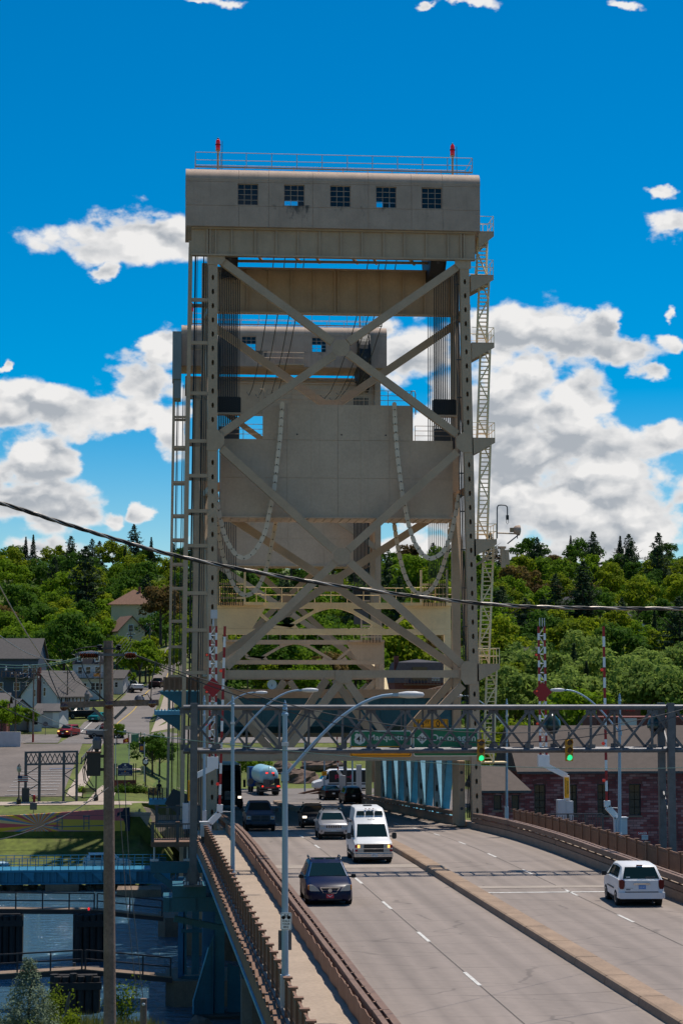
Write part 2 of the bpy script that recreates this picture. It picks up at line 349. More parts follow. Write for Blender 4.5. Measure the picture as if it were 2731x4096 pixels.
def ground_material():
    m = mat('meadow_grass', (0.085, 0.105, 0.014), 0.9, var=0.35, scale=0.12, fine=0.3, bump=0.3, bscale=4)
    t = m.node_tree; b = t.nodes['Principled BSDF']; src = b.inputs['Base Color'].links[0].from_socket
    z = t.nodes.new('ShaderNodeTexNoise'); z.inputs['Scale'].default_value = 0.35; z.inputs['Detail'].default_value = 7; z.inputs['Roughness'].default_value = 0.7
    g = t.nodes.new('ShaderNodeNewGeometry'); t.links.new(g.outputs['Position'], z.inputs['Vector'])
    r = t.nodes.new('ShaderNodeMapRange'); t.links.new(z.outputs[0], r.inputs[0]); r.inputs[1].default_value = 0.54; r.inputs[2].default_value = 0.70; r.inputs[4].default_value = 0.7
    x = t.nodes.new('ShaderNodeMix'); x.data_type = 'RGBA'; t.links.new(r.outputs[0], x.inputs[0]); t.links.new(src, x.inputs[6]); x.inputs[7].default_value = (0.17, 0.13, 0.06, 1)
    t.links.new(x.outputs[2], b.inputs['Base Color']); return m
GRASS = ground_material()
def lawn_mat(): return mat('mown_lawn', (0.055, 0.088, 0.009), 0.9, var=0.22, scale=0.3, fine=0.2, bump=0.3, bscale=8)
LAWN = lawn_mat()
ys = sorted(set([y for p in (PL, PM, PR) for y, _ in p if y <= 800] + [184,188,190,195,202,210,220,228,234,246,256,266,280,290,310,320,340,350,360,370,380,390,410,425,440,455,470,485,515,530,545,560,575,590,605,620,635,680,720] + [1600]))
xs = [-700,-400,-250,-180,-140,-110,-90,-70,-56,-46,-38,-32,-26,-21,-17,-13,-10,-7,-5,-3,1,5,9,13,17,21,24,27,30,36,42,48,56,64,72,80,90,100,115,130,150,175,200,240,300,450,800]
g = MB()
for y in ys:
    for x in xs: g.v.append((x, y, gz(x, y)))
nx = len(xs)
for j in range(len(ys)-1):
    for i in range(nx-1):
        a = j*nx+i; g.f.append((a, a+1, a+nx+1, a+nx)); g.m.append(0)
kind(g.build('terrain', GRASS, smooth=30), 'structure', 'green Houghton shore and wooded hillside rising behind the bridge')
# near bank under the utility pole
nb = MB(); nbx = [-60,-30,-20,-14,-10,-6,-3,0,2.2,4]; nby = [30,48,60,70,76,82,88,92,95,97,100,104,107,114]
def nbz(X, Y):
    z = interp(Y, [(30,-3),(60,-4.7),(70,-5.1),(88,-6.0),(95,-6.5),(100,-8.3),(107,-10),(114,-12)])
    return z - (0 if X < -1 else (X+1)*0.5) + 0.25*noise_.noise(V3((X/3, Y/5, 0)))
for y in nby:
    for x in nbx: nb.v.append((x, y, nbz(x, y)))
for j in range(len(nby)-1):
    for i in range(len(nbx)-1):
        a = j*len(nbx)+i; nb.f.append((a, a+1, a+len(nbx)+1, a+len(nbx))); nb.m.append(0)
kind(nb.build('near_shore', GRASS, smooth=40), 'structure', 'grassy near bank at the water under the utility pole')
def water_mat():
    m = bpy.data.materials.new('canal_water'); m.use_nodes = True; t = m.node_tree; b = t.nodes['Principled BSDF']
    b.inputs['Base Color'].default_value = (0.05, 0.11, 0.16, 1); b.inputs['Roughness'].default_value = 0.06; b.inputs['Specular IOR Level'].default_value = 0.5
    g = t.nodes.new('ShaderNodeNewGeometry'); mp = t.nodes.new('ShaderNodeMapping'); mp.inputs['Scale'].default_value = (0.45, 1.0, 1); mp.inputs['Rotation'].default_value = (0,0,0.35)
    t.links.new(g.outputs['Position'], mp.inputs['Vector']); prev = None
    for sc, st, dist in ((1.3, 1.0, 0.45), (4.2, 0.8, 0.12)):
        z = t.nodes.new('ShaderNodeTexNoise'); z.inputs['Scale'].default_value = sc; z.inputs['Detail'].default_value = 5; z.inputs['Roughness'].default_value = 0.6; t.links.new(mp.outputs[0], z.inputs['Vector'])
        bp = t.nodes.new('ShaderNodeBump'); bp.inputs['Strength'].default_value = st; bp.inputs['Distance'].default_value = dist; t.links.new(z.outputs[0], bp.inputs['Height'])
        if prev: t.links.new(prev, bp.inputs['Normal'])
        prev = bp.outputs[0]
    t.links.new(prev, b.inputs['Normal']); return m
wm = MB().quad((-900,20,-9),(900,20,-9),(900,200,-9),(-900,200,-9)); kind(wm.build('water', water_mat()), 'structure', 'rippled blue canal water under the lift bridge')

# ------------------------------------------------------------------ the roadway of the approach and the lift span
ROADM = mat('worn_concrete_roadway', (0.25, 0.205, 0.178), 0.85, var=0.07, scale=0.22, fine=0.05, bump=0.05, bscale=60)
def road_mat_extra():
    t = ROADM.node_tree; b = t.nodes['Principled BSDF']; src = b.inputs['Base Color'].links[0].from_socket
    g = t.nodes.new('ShaderNodeNewGeometry'); mp = t.nodes.new('ShaderNodeMapping'); mp.inputs['Scale'].default_value = (1.4, 0.035, 1); mp.inputs['Rotation'].default_value = (0, 0, -0.0205)
    t.links.new(g.outputs['Position'], mp.inputs['Vector'])
    z = t.nodes.new('ShaderNodeTexNoise'); z.inputs['Scale'].default_value = 1; z.inputs['Detail'].default_value = 4; t.links.new(mp.outputs[0], z.inputs['Vector'])
    r = t.nodes.new('ShaderNodeMapRange'); t.links.new(z.outputs[0], r.inputs[0]); r.inputs[1].default_value = 0.35; r.inputs[2].default_value = 0.7; r.inputs[3].default_value = 0.86; r.inputs[4].default_value = 1.06
    x = t.nodes.new('ShaderNodeMix'); x.data_type = 'RGBA'; x.blend_type = 'MULTIPLY'; x.inputs[0].default_value = 1; t.links.new(src, x.inputs[6]); t.links.new(r.outputs[0], x.inputs[7])
    # small dark tar spots and patches
    w = t.nodes.new('ShaderNodeTexNoise'); w.inputs['Scale'].default_value = 2.3; w.inputs['Detail'].default_value = 2; t.links.new(g.outputs['Position'], w.inputs['Vector'])
    r2 = t.nodes.new('ShaderNodeMapRange'); t.links.new(w.outputs[0], r2.inputs[0]); r2.inputs[1].default_value = 0.70; r2.inputs[2].default_value = 0.76; r2.inputs[4].default_value = 0.35
    y = t.nodes.new('ShaderNodeMix'); y.data_type = 'RGBA'; t.links.new(r2.outputs[0], y.inputs[0]); t.links.new(x.outputs[2], y.inputs[6]); y.inputs[7].default_value = (0.1, 0.085, 0.075, 1)
    # wheel paths and the oil line down the middle of each lane
    s = t.nodes.new('ShaderNodeSeparateXYZ'); t.links.new(g.outputs['Position'], s.inputs[0])
    def M(op, a, b_):
        q = t.nodes.new('ShaderNodeMath'); q.operation = op
        for i, v in enumerate((a, b_)):
            if isinstance(v, (int, float)): q.inputs[i].default_value = v
            else: t.links.new(v, q.inputs[i])
        return q.outputs[0]
    u = M('ADD', s.outputs[0], M('MULTIPLY', M('SUBTRACT', s.outputs[1], 138.0), 0.0205)); u = M('SUBTRACT', u, M('MULTIPLY', M('GREATER_THAN', u, 12.3), 0.92))
    cr = t.nodes.new('ShaderNodeValToRGB'); t.links.new(M('FRACT', M('DIVIDE', M('SUBTRACT', u, 4.1), 3.9), 0), cr.inputs[0]); e = cr.color_ramp.elements
    e[0].position = 0; e[0].color = (1,1,1,1); e[1].position = 1; e[1].color = (1,1,1,1)
    for p, v in ((.12,1.0),(.24,.87),(.36,.99),(.5,.78),(.64,.99),(.76,.87),(.88,1.0)): k = e.new(p); k.color = (v,v*.995,v*.99,1)
    z2 = t.nodes.new('ShaderNodeMix'); z2.data_type = 'RGBA'; z2.blend_type = 'MULTIPLY'; t.links.new(r.outputs[0], z2.inputs[0]); t.links.new(y.outputs[2], z2.inputs[6]); t.links.new(cr.outputs[0], z2.inputs[7])
    # fine transverse cracks
    mc = t.nodes.new('ShaderNodeMapping'); mc.inputs['Scale'].default_value = (.12, .35, 1); t.links.new(g.outputs['Position'], mc.inputs['Vector']); vo = t.nodes.new('ShaderNodeTexVoronoi'); vo.feature = 'DISTANCE_TO_EDGE'; vo.inputs['Scale'].default_value = 1.0; wn = t.nodes.new('ShaderNodeTexNoise'); wn.inputs['Scale'].default_value = 1.2; va = t.nodes.new('ShaderNodeVectorMath'); va.operation = 'MULTIPLY_ADD'; va.inputs[1].default_value = (.5,.5,0)
    t.links.new(mc.outputs[0], wn.inputs['Vector']); t.links.new(wn.outputs['Color'], va.inputs[0]); t.links.new(mc.outputs[0], va.inputs[2]); t.links.new(va.outputs[0], vo.inputs['Vector'])
    rc = t.nodes.new('ShaderNodeMapRange'); t.links.new(vo.outputs['Distance'], rc.inputs[0]); rc.inputs[1].default_value = .004; rc.inputs[2].default_value = .010; rc.inputs[3].default_value = .72; rc.inputs[4].default_value = 1.0
    z3 = t.nodes.new('ShaderNodeMix'); z3.data_type = 'RGBA'; z3.blend_type = 'MULTIPLY'; z3.inputs[0].default_value = 1; t.links.new(z2.outputs[2], z3.inputs[6]); t.links.new(rc.outputs[0], z3.inputs[7]); t.links.new(z3.outputs[2], b.inputs['Base Color'])
road_mat_extra()
YS = [18]+list(range(24, 104, 8))+list(range(104, 208, 4))+[207.5]
def strip(name, m, x0, x1, z, thick=None, y0=18, y1=207.5, label=None, k='structure', step=None, parent=None):
    b = MB(); yy_ = [y0]+[y for y in YS if y0 < y < y1]+[y1]; n = len(yy_)
    th = 0.3 if thick is None else thick
    for y in yy_:
        s_ = sh(y); zz = zr(y)+z
        b.v += [(x0+s_, y, zz-th), (x1+s_, y, zz-th), (x1+s_, y, zz), (x0+s_, y, zz)]
    for i in range(n-1):
        for j in range(4):
            b.f.append((4*i+j, 4*i+(j+1)%4, 4*i+4+(j+1)%4, 4*i+4+j)); b.m.append(0)
    b.f += [(3,2,1,0), (4*n-4,4*n-3,4*n-2,4*n-1)]; b.m += [0,0]
    o = b.build(name, m, parent)
    if k: kind(o, k, label)
    return o
road = strip('road', ROADM, 3.9, 21.0, 0.0, label='sunlit four lane concrete roadway crossing the bridge')
strip('kerb', CONC, 3.42, 4.1, 0.16, thick=0.3, label='tan concrete kerb under the guardrail beside the footway')
strip('kerb', CONC, 20.6, 21.2, 0.42, thick=0.7, label='dark concrete kerb wall under the guardrail by the brick building')
strip('sidewalk', SIDEW, 1.45, 3.43, 0.14, thick=0.35, y1=134, label='tan concrete footway between brown railing and guardrail')
strip('sidewalk', SIDEW, 21.2, 23.2, 0.18, thick=0.4, y1=137, label='concrete footway behind the guardrail nearest the brick building')
# footway slab edge with its row of stepped blocks, and the steel fascia below
strip('slab_edge', mat('rusty_slab_edge', (0.17, 0.095, 0.06), 0.8, var=0.2, scale=1.2, streak=0.3, fine=0.1), 1.12, 1.46, 0.10, thick=0.55, y1=128, label='rust brown slab edge under the footway railing')
strip('fascia_girder', TEALL, 1.06, 1.5, -0.46, thick=0.10, y1=128, label='pale blue flange along the underside of the approach')
strip('approach_girder', TEAL, 2.6, 2.9, -0.4, thick=1.5, y1=137, label='deep steel girder carrying the approach roadway')
strip('approach_girder', TEAL, 12, 12.3, -0.4, thick=1.5, y1=137); strip('approach_girder', TEAL, 20.6, 20.9, -0.4, thick=1.5, y1=137)
# the median is cast in lengths with open joints between them
med = thing('median_barrier', 'low tan concrete median dividing the four lane roadway', 'median', (12.3+sh(40), 40, 0))
medm = mat('median_concrete', (0.27, 0.185, 0.125), 0.85, var=0.18, scale=0.9, fine=0.12, bump=0.15)
y = 20.0
while y < 206:
    b = MB(); L_ = min(4.2, 207-y)-0.05
    pts = []
    for yv in (y, y+L_):
        s_, zz = sh(yv), zr(yv)
        pts.append([(11.86+s_, yv, zz-0.1), (11.90+s_, yv, zz+0.24), (11.96+s_, yv, zz+0.28), (12.66+s_, yv, zz+0.28), (12.72+s_, yv, zz+0.24), (12.76+s_, yv, zz-0.1)])
    b.v = pts[0]+pts[1]; b.f = [(i, i+1, i+7, i+6) for i in range(5)]+[(5,4,3,2,1,0),(6,7,8,9,10,11)]; b.m = [0]*len(b.f)
    b.build('median_block', medm, med); y += 4.2
PAINT = mat('road_marking_white', (0.52, 0.50, 0.47), 0.8, var=0.25, scale=2.5, fine=0.2)
def mark(x0, x1, y0, y1, par=road, name='lane_marking', m=PAINT):
    b = MB(); a = 0.012
    b.quad((x0+sh(y0), y0, zr(y0)+a), (x1+sh(y0), y0, zr(y0)+a), (x1+sh(y1), y1, zr(y1)+a), (x0+sh(y1), y1, zr(y1)+a)); b.build(name, m, par)
for k in range(-5, 9):
    y0 = 83.1+10.55*k; mark(7.92, 8.05, y0, y0+2.85)
    y1 = 87.6+9.85*k; mark(16.74, 16.87, y1, y1+2.5)
for k in range(9, 12): mark(16.74, 16.87, 87.6+9.85*k, 90.1+9.85*k); mark(7.92, 8.05, 83.1+10.55*k, 86+10.55*k)
mark(12.9, 20.45, 88.98, 89.28)
JOINT = mat('joint_sealant', (0.10, 0.085, 0.075), 0.9, var=0.1)
PATCH = mat('joint_patch_concrete', (0.30, 0.25, 0.21), 0.85, var=0.1, fine=0.1)
mark(4.1, 11.85, 101.6, 103.4, name='joint_patch', m=PATCH); mark(12.77, 20.6, 91.0, 92.0, name='joint_patch', m=PATCH); mark(4.1, 11.85, 131.6, 132.4, name='joint_patch', m=PATCH)
# the long seam between the lanes
for x_ in (7.985, 16.805):
    b = MB(); q = [20]+[v for v in YS if 20 < v < 140]+[140]
    for y in q: b.v += [(x_-0.02+sh(y), y, zr(y)+0.008), (x_+0.02+sh(y), y, zr(y)+0.008)]
    b.f = [(2*i, 2*i+1, 2*i+3, 2*i+2) for i in range(len(q)-1)]; b.m = [0]*len(b.f); b.build('lane_seam', JOINT, road)
# ------------------------------------------------------------------ railings of the approach
def guardrail(name, label, x, side, y0, y1, top, lower, post_gap, zb):
    t = thing(name, label, 'guardrail', (x+sh(y0), y0, zr(y0)+zb), 'steel guardrails along the roadway')
    pm = MB().box((0,0,(top-zb)/2), (0.10, 0.14, top-zb)).mesh('post', BROWN)
    n = int((y1-y0)/post_gap)
    for i in range(n+1):
        y = y0+i*post_gap; link('post', pm, t, (x+sh(y), y, zr(y)+zb))
    seg = post_gap*4
    k = 0; y = y0
    RAILM = MATS.get('railtop') or mat('railtop', (0.17, 0.10, 0.07), 0.6, var=0.2, scale=1.5, fine=0.1)
    while y < y1-0.1:
        e = min(y+seg, y1); jit = 0.03*((k % 2)*2-1)
        for zz, dx, w, h in ((top, side*0.12, 0.20, 0.26), (top, -side*0.16, 0.16, 0.22)) + (((lower, side*0.12, 0.2, 0.24),) if lower else ()):
            b = MB(); b.beam((x+dx+sh(y), y+0.02, zr(y)+zz-h/2), (x+dx+sh(e)+jit*0.3, e-0.02, zr(e)+zz-h/2), w, h); b.build('rail', RAILM, t)
        y = e; k += 1
    return t
guardrail('guardrail', 'brown double guardrail between the footway and the oncoming lanes', 3.72, 1, 20, 146, 0.86, None, 1.35, 0.14)
guardrail('guardrail', 'brown double rail guardrail on the kerb wall past the white minivan', 20.82, -1, 40, 137, 1.06, 0.70, 1.75, 0.40)
guardrail('guardrail', 'shaded steel guardrail along the blue truss inside the lift span', 20.75, -1, 146, 205, 1.0, 0.62, 2.2, 0.40)
# wavy brown sheets on the footway side of the left guardrail
t = thing('splash_panel_row', 'brown wavy edged sheet panels facing the footway', 'panel barrier', (3.35, 30, 0.1))
sm_ = MATS['brown_railing_paint']
y = 22.0
while y < 128:
    b = MB(); pts = []
    for i in range(9):
        yv = y+2.66*i/8; wob = 0.035*math.sin(i*1.57+y); 
        pts.append((3.36+sh(yv)+0.02*math.sin(i*0.8), yv, zr(yv)+0.74+wob))
    lo = [(p[0], p[1], zr(p[1])+0.20) for p in pts]
    poly = pts+lo[::-1]
    for i in range(8):
        b.add([lo[i], lo[i+1], pts[i+1], pts[i], (lo[i][0]+0.03, lo[i][1], lo[i][2]), (lo[i+1][0]+0.03, lo[i+1][1], lo[i+1][2]), (pts[i+1][0]+0.03, pts[i+1][1], pts[i+1][2]), (pts[i][0]+0.03, pts[i][1], pts[i][2])],
              [(3,2,1,0),(4,5,6,7),(2,3,7,6),(0,1,5,4),(0,3,7,4),(1,2,6,5)])
    b.build('panel', sm_, t); y += 2.7
def foot_fence(name, label, x, y0, y1, gap, zb, h=1.05, face=1, follow=True):
    t = thing(name, label, 'railing', (x+sh(y0), y0, zr(y0)+zb), 'brown footway railings')
    pm = MB().box((0,0,h/2), (0.16, 0.16, h)).box((0,0,h+0.025), (0.26, 0.24, 0.05)).mesh('post', BROWN)
    # one bay: rails and pickets
    b = MB(); L_ = gap-0.18; n = max(int(L_/0.13), 4)
    b.box((0, gap/2, h-0.08), (0.07, L_, 0.08)); b.box((0, gap/2, 0.17), (0.07, L_, 0.07)); b.box((0, gap/2, h-0.24), (0.05, L_, 0.04)); b.box((0, gap/2, 0.30), (0.05, L_, 0.04))
    for i in range(n): b.box((0, 0.09+L_*(i+0.5)/n, h/2), (0.028, 0.075, h-0.3))
    bm = b.mesh('picket_panel', BROWN)
    N_ = int((y1-y0)/gap)
    for i in range(N_+1):
        y = y0+i*gap; link('post', pm, t, (x+sh(y), y, zr(y)+zb))
        if i < N_:
            a = math.atan2(sh(y+gap)-sh(y), gap); p = math.atan2(zr(y+gap)-zr(y), gap)
            link('picket_panel', bm, t, (x+sh(y), y, zr(y)+zb), (p, 0, -a))
    return t
foot_fence('footway_railing', 'brown railing of close posts on the slab edge above the water', 1.56, 22, 120, 1.78, 0.12, 1.06)
foot_fence('footway_railing', 'brown picket railing in front of the brick building', 22.95, 52, 136, 2.05, 0.18, 1.2)
b = MB()                                        # stepped blocks along the slab edge
bm = MB().box((0,0,0), (0.20, 1.3, 0.16)).mesh('edge_block', MATS['rusty_slab_edge'])
eb = thing('edge_block_row', 'row of stepped brown blocks along the slab edge outside the railing', 'edge blocks', (1.2, 40, 0))
for i in range(62):
    y = 22+i*1.6
    link('edge_block', bm, eb, (1.24+sh(y), y, zr(y)+0.16), (0.06, 0, -0.02))
# ================================================================== the two lift towers
Y0 = 138.0
def perf(mb, p0, p1, w, h, out, gap, hl, hr, skip=()):
    """closed box member whose face towards `out` is a plate with a row of oval holes"""
    p0, p1 = V3(p0), V3(p1); Ln = (p1-p0).length; t = (p1-p0).normalized(); n = V3(out); n = (n - t*n.dot(t)).normalized(); b = t.cross(n)
    q = lambda a, c, d: p0 + t*a + b*c + n*d
    W2, H2 = w/2, h/2
    mb.add([q(0,-W2,-H2), q(0,W2,-H2), q(0,W2,H2), q(0,-W2,H2), q(Ln,-W2,-H2), q(Ln,W2,-H2), q(Ln,W2,H2), q(Ln,-W2,H2)], [(3,2,1,0),(4,5,6,7),(0,1,5,4),(1,2,6,5),(3,0,4,7)])
    k = max(int(Ln/gap), 1); g_ = Ln/k
    for i in range(k):
        a0, a1 = i*g_, (i+1)*g_; c = (a0+a1)/2
        if any(lo < c < hi for lo, hi in skip): mb.quad(q(a0,-W2,H2), q(a0,W2,H2), q(a1,W2,H2), q(a1,-W2,H2)); continue
        G = g_/2; r7 = hr*0.71
        outer = [(G,0),(G,W2),(0,W2),(-G,W2),(-G,0),(-G,-W2),(0,-W2),(G,-W2)]
        inner = [(hl+hr,0),(hl+r7,r7),(0,hr),(-hl-r7,r7),(-hl-hr,0),(-hl-r7,-r7),(0,-hr),(hl+r7,-r7)]
        vs = [q(c+x, y, H2) for x, y in outer]+[q(c+x, y, H2) for x, y in inner]+[q(c+x, y, H2-0.04) for x, y in inner]
        mb.add(vs, [(j, (j+1)%8, 8+(j+1)%8, 8+j) for j in range(8)]+[(8+j, 8+(j+1)%8, 16+(j+1)%8, 16+j) for j in range(8)])
    return mb
def sbox(mb, x0, x1, ya, yb, z0, z1): return mb.box2(min(x0,x1), max(x0,x1), min(ya,yb), max(ya,yb), min(z0,z1), max(z0,z1))
def XL(z): return 2.66 + 0.14*(38-z)/36
def XR(z): return 20.45 + 0.65*(38-z)/36
def AT(x, y): p = at(x, y, Y0); return (p.x, p.z)
def make_tower(y0, s, label, base):
    T = thing('lift_tower', label, 'bridge tower', (11.5, y0, base), 'lift towers')
    Yl = lambda yl: y0 + s*yl
    P = lambda x, yl, z: (x, y0+s*yl, z)
    out = (0, -s, 0)
    # front legs, perforated cover plates towards the road
    for fx in (XL, XR):
        mb = MB(); perf(mb, P(fx(-9), 0.36, -9), P(fx(39.2), 0.36, 39.2), 0.66, 0.72, out, 0.985, 0.10, 0.088, skip=((34.2,36.6),(18.0,20.3),(47.1,49)))
        mb.build('leg', CREAM, T)
    for fx, w_ in ((lambda z: 2.28, 0.62), (lambda z: 20.62, 0.58)):
        MB().beam(P(fx(0), 6.4, -9), P(fx(0), 6.4, 40.0), w_, 0.7, up=(0,1,0)).build('leg', CREAM, T)
    # K and X bracing, slotted on the underside
    def brace(a, b, yl, w=0.54, h=0.5):
        d = V3((b[0]-a[0], 0, b[1]-a[1])).normalized(); dn = V3((d.z, 0, -d.x))
        if dn.z > 0: dn = -dn
        mb = MB(); perf(mb, P(a[0], yl, a[1]), P(b[0], yl, b[1]), h, w, dn, 1.55, 0.24, 0.05); mb.build('brace', CREAM, T)
    F_ = [((887,1041),(1332,1366)),((1337,1418),(887,1732)),((1829,1065),(1394,1366)),((1394,1412),(1829,1735)),
          ((887,1792),(1337,2199)),((1829,1807),(1394,2199)),((1341,2247),(906,2669)),((1399,2247),(1850,2660)),
          ((1366,2722),(1146,3004)),((1386,2722),(1590,3004)),((880,2742),(1138,3004)),((1852,2742),(1598,3004))]
    for a, b in F_: brace(AT(*a), AT(*b), 0.36)
    def strut(z, yl, h=0.52):
        mb = MB(); perf(mb, P(XL(z)+0.3, yl, z), P(XR(z)-0.3, yl, z), 0.5, h, (0,0,-1), 1.05, 0.26, 0.055); mb.build('strut', CREAM, T)
    strut(9.98, 0.36); strut(4.22, 0.36, 0.46)
    cxr, xl_, xr_ = 11.45, 2.5, 20.4
    for a, b in (((xl_,35.6),(cxr-.5,29.75)),((xr_,35.6),(cxr+.5,29.75)),((cxr-.5,29.05),(xl_,23.0)),((cxr+.5,29.05),(xr_,23.0)),
                 ((xl_,22.4),(cxr-.5,16.95)),((xr_,22.4),(cxr+.5,16.95)),((cxr-.5,16.25),(xl_,10.6)),((cxr+.5,16.25),(xr_,10.6)),
                 ((cxr-.3,9.6),(cxr-3.9,4.3)),((cxr+.3,9.6),(cxr+3.9,4.3)),((xl_,9.6),(cxr-4.1,4.3)),((xr_,9.6),(cxr+4.1,4.3))): brace(a, b, 6.4)
    strut(10.0, 6.4); strut(4.22, 6.4, 0.46)
    # gusset plates
    def gusset(pts, yl, th=0.05):
        MB().prism([P(x, yl, z) for x, z in pts], (0, s*th, 0)).build('gusset_plate', CREAM, T)
    for cx, cy in ((1363.5,1391),(1367.5,2224)):
        gusset([AT(cx+a, cy+b) for a, b in ((-17,-32),(17,-32),(34,-15),(34,15),(17,32),(-17,32),(-34,15),(-34,-15))], 0.03)
    for cz in (29.4, 16.6):
        gusset([(cxr+a, cz+b) for a, b in ((-.55,-.62),(.55,-.62),(.9,-.3),(.9,.3),(.55,.62),(-.55,.62),(-.9,.3),(-.9,-.3))], 6.08)
    for side, pts in (('l', ((828,1718),(871,1718),(897,1744),(897,1776),(871,1801),(828,1801))), ('r', ((1885,1730),(1850,1728),(1824,1748),(1824,1790),(1850,1810),(1888,1810))),
                      ('l', ((829,1017),(900,1017),(900,1040),(886,1058),(829,1058))), ('r', ((1818,1036),(1882,1036),(1882,1076),(1834,1076),(1818,1056))),
                      ('l', ((829,2640),(872,2640),(905,2668),(905,2724),(874,2750),(829,2750))), ('r', ((1906,2645),(1858,2645),(1842,2662),(1842,2716),(1858,2738),(1908,2738)))):
        gusset([AT(*p) for p in pts], -0.05)
    gusset([AT(*p) for p in ((1342,2681),(1408,2681),(1408,2720),(1398,2733),(1355,2733),(1342,2720))], 0.03)
    for x_ in (1142, 1593): gusset([AT(x_+a, b) for a, b in ((-40,3036),(40,3036),(28,2996),(-28,2996))], 0.03)
    # portal plate girders that carry the machinery
    def girder(x0, x1, z0, z1, yl, stiff, mt=CREAM):
        g_ = MB(); sbox(g_, x0, x1, Yl(yl+0.12), Yl(yl+0.22), z0, z1); web = g_.build('girder_web', mt, T)
        for zz in (z0, z1-0.12):
            f = MB(); sbox(f, x0, x1, Yl(yl-0.1), Yl(yl+0.42), zz, zz+0.12); f.build('girder_flange', mt, T)
        sm = MB(); sbox(sm, -0.05, 0.05, 0, s*0.14, 0, z1-z0-0.26)
        me = sm.mesh('stiffener', mt)
        for x in stiff: link('stiffener', me, T, P(x, yl-0.02, z0+0.13))
    st = [at(600+q*.957, 950, Y0).x for q in (240,252,275,342,440,528,618,708,797,885,975,1062,1153,1243,1297,1310)]
    girder(1.15, 21.2, 39.22, 41.24, -0.12, st)
    girder(2.6, 20.3, 36.35, 39.75, 6.1, [at(600+q*.957, 1150, 144.5).x for q in (405,497,590,682,770,785,868,962,1055,1145)])
    # lateral frames between front and rear legs
    for x_ in (XL, XR):
        for za, zb in ((10,23),(23,36)):
            MB().beam(P(x_(20), 0.7, za), P(2.3 if x_ is XL else 20.6, 6.1, zb), 0.3, 0.4).build('side_brace', CREAM, T)
            MB().beam(P(x_(20), 0.7, zb), P(2.3 if x_ is XL else 20.6, 6.1, zb), 0.36, 0.4).build('side_strut', CREAM, T)
        MB().beam(P(x_(10), 0.7, 10), P(2.3 if x_ is XL else 20.6, 6.1, 10), 0.36, 0.4).build('side_strut', CREAM, T)
        MB().beam(P(x_(10), 0.7, 4.2), P(2.3 if x_ is XL else 20.6, 6.1, 4.2), 0.36, 0.4).build('side_strut', CREAM, T)
    # bracing under the machinery floor, seen through the slot over the rear girder
    for i in range(6):
        xa = 5.0+2.1*i
        MB().beam(P(xa, 1.2, 40.9), P(xa+2.1 if i % 2 else xa+1.4, 6.0, 40.15), 0.16, 0.16).build('floor_brace', CREAM, T)
    for z_ in (40.05,): MB().beam(P(4.4, 5.4, z_), P(18.6, 5.4, z_+0.1), 0.18, 0.18).build('floor_beam', CREAM, T)
    # elevator shaft on the left of the front leg
    oL = [(V3(AT(750, 950)), 40.2), ]
    xo = lambda z: (1.08 if s > 0 else 0.0) - 0.30*(38-z)/36
    xi = lambda z: XL(z)-0.34 if s > 0 else 1.35 - 0.30*(38-z)/36
    if s < 0:
        for yl in (4.2, 6.4): MB().beam(P(1.35-.3*1.2, yl, -6), P(1.35, yl, 40.3), 0.3, 0.3, up=(0,1,0)).build('shaft_column', CREAM, T)
    SY_ = (0.15, 2.3) if s > 0 else (4.2, 6.4)
    for yl in SY_:
        MB().beam(P(xo(-6), yl, -6), P(xo(40.3), yl, 40.3), 0.27, 0.27, up=(0,1,0)).build('shaft_column', CREAM, T)
    rung = [AT(795, yv)[1] for yv in (1198,1370,1572,1763,1902,2043,2182,2372,2520,2690,2912)]
    for z in rung:
        for yl in SY_:
            MB().beam(P(xo(z)+0.13, yl, z), P(xi(z), yl, z), 0.2, 0.24).build('shaft_rail', CREAM, T)
        MB().beam(P(xo(z), 0.28, z), P(xo(z), 2.17, z), 0.16, 0.2).build('shaft_rail', CREAM, T)
    for dx, yl, r_ in ((0.36,0.9,0.06),(0.5,1.1,0.025),(0.95,1.0,0.05),(1.12,1.5,0.03),(1.25,0.8,0.03)):
        MB().tube(P(xo(-5)+dx, yl, -5), P(xo(40)+dx, yl, 40.2), r_, 6).build('guide_rail', BLACK if r_ > 0.03 else DARKG, T)
    # power cables clipped up the inner side of the right leg
    for dx, r_ in ((-0.50, 0.05), (-0.62, 0.035), (-0.40, 0.03)):
        MB().tube(P(XR(0)+dx, 0.6, 0), P(XR(39)+dx, 0.6, 39), r_, 6).build('conduit', BLACK, T)
    for i in range(14):
        z = 2.5+2.7*i; MB().box(P(XR(z)-0.5, 0.55, z), (0.34, 0.1, 0.08)).build('conduit_clip', DARKG, T)
    sbox(MB(), 0, 0, 0, 0, 0, 0)
    b = MB(); sbox(b, 20.05, 20.5, Yl(1.4), Yl(4.6), -0.6, 3.9); b.build('guide_housing', CREAM, T)
    for z in (0.6, 1.9, 3.1): MB().lathe([(0.10,0),(0.12,0.02),(0.10,0.05)], (20.25, Yl(1.38) if s > 0 else Yl(1.4), z), 8, 'y').build('bolt_cap', DARKG, T)
    return T
near_tower = make_tower(Y0, 1, 'near cream steel lift tower with X bracing standing over the roadway', -9)
far_tower = make_tower(206.4, -1, 'far lift tower seen small through the bracing of the near one', -9)

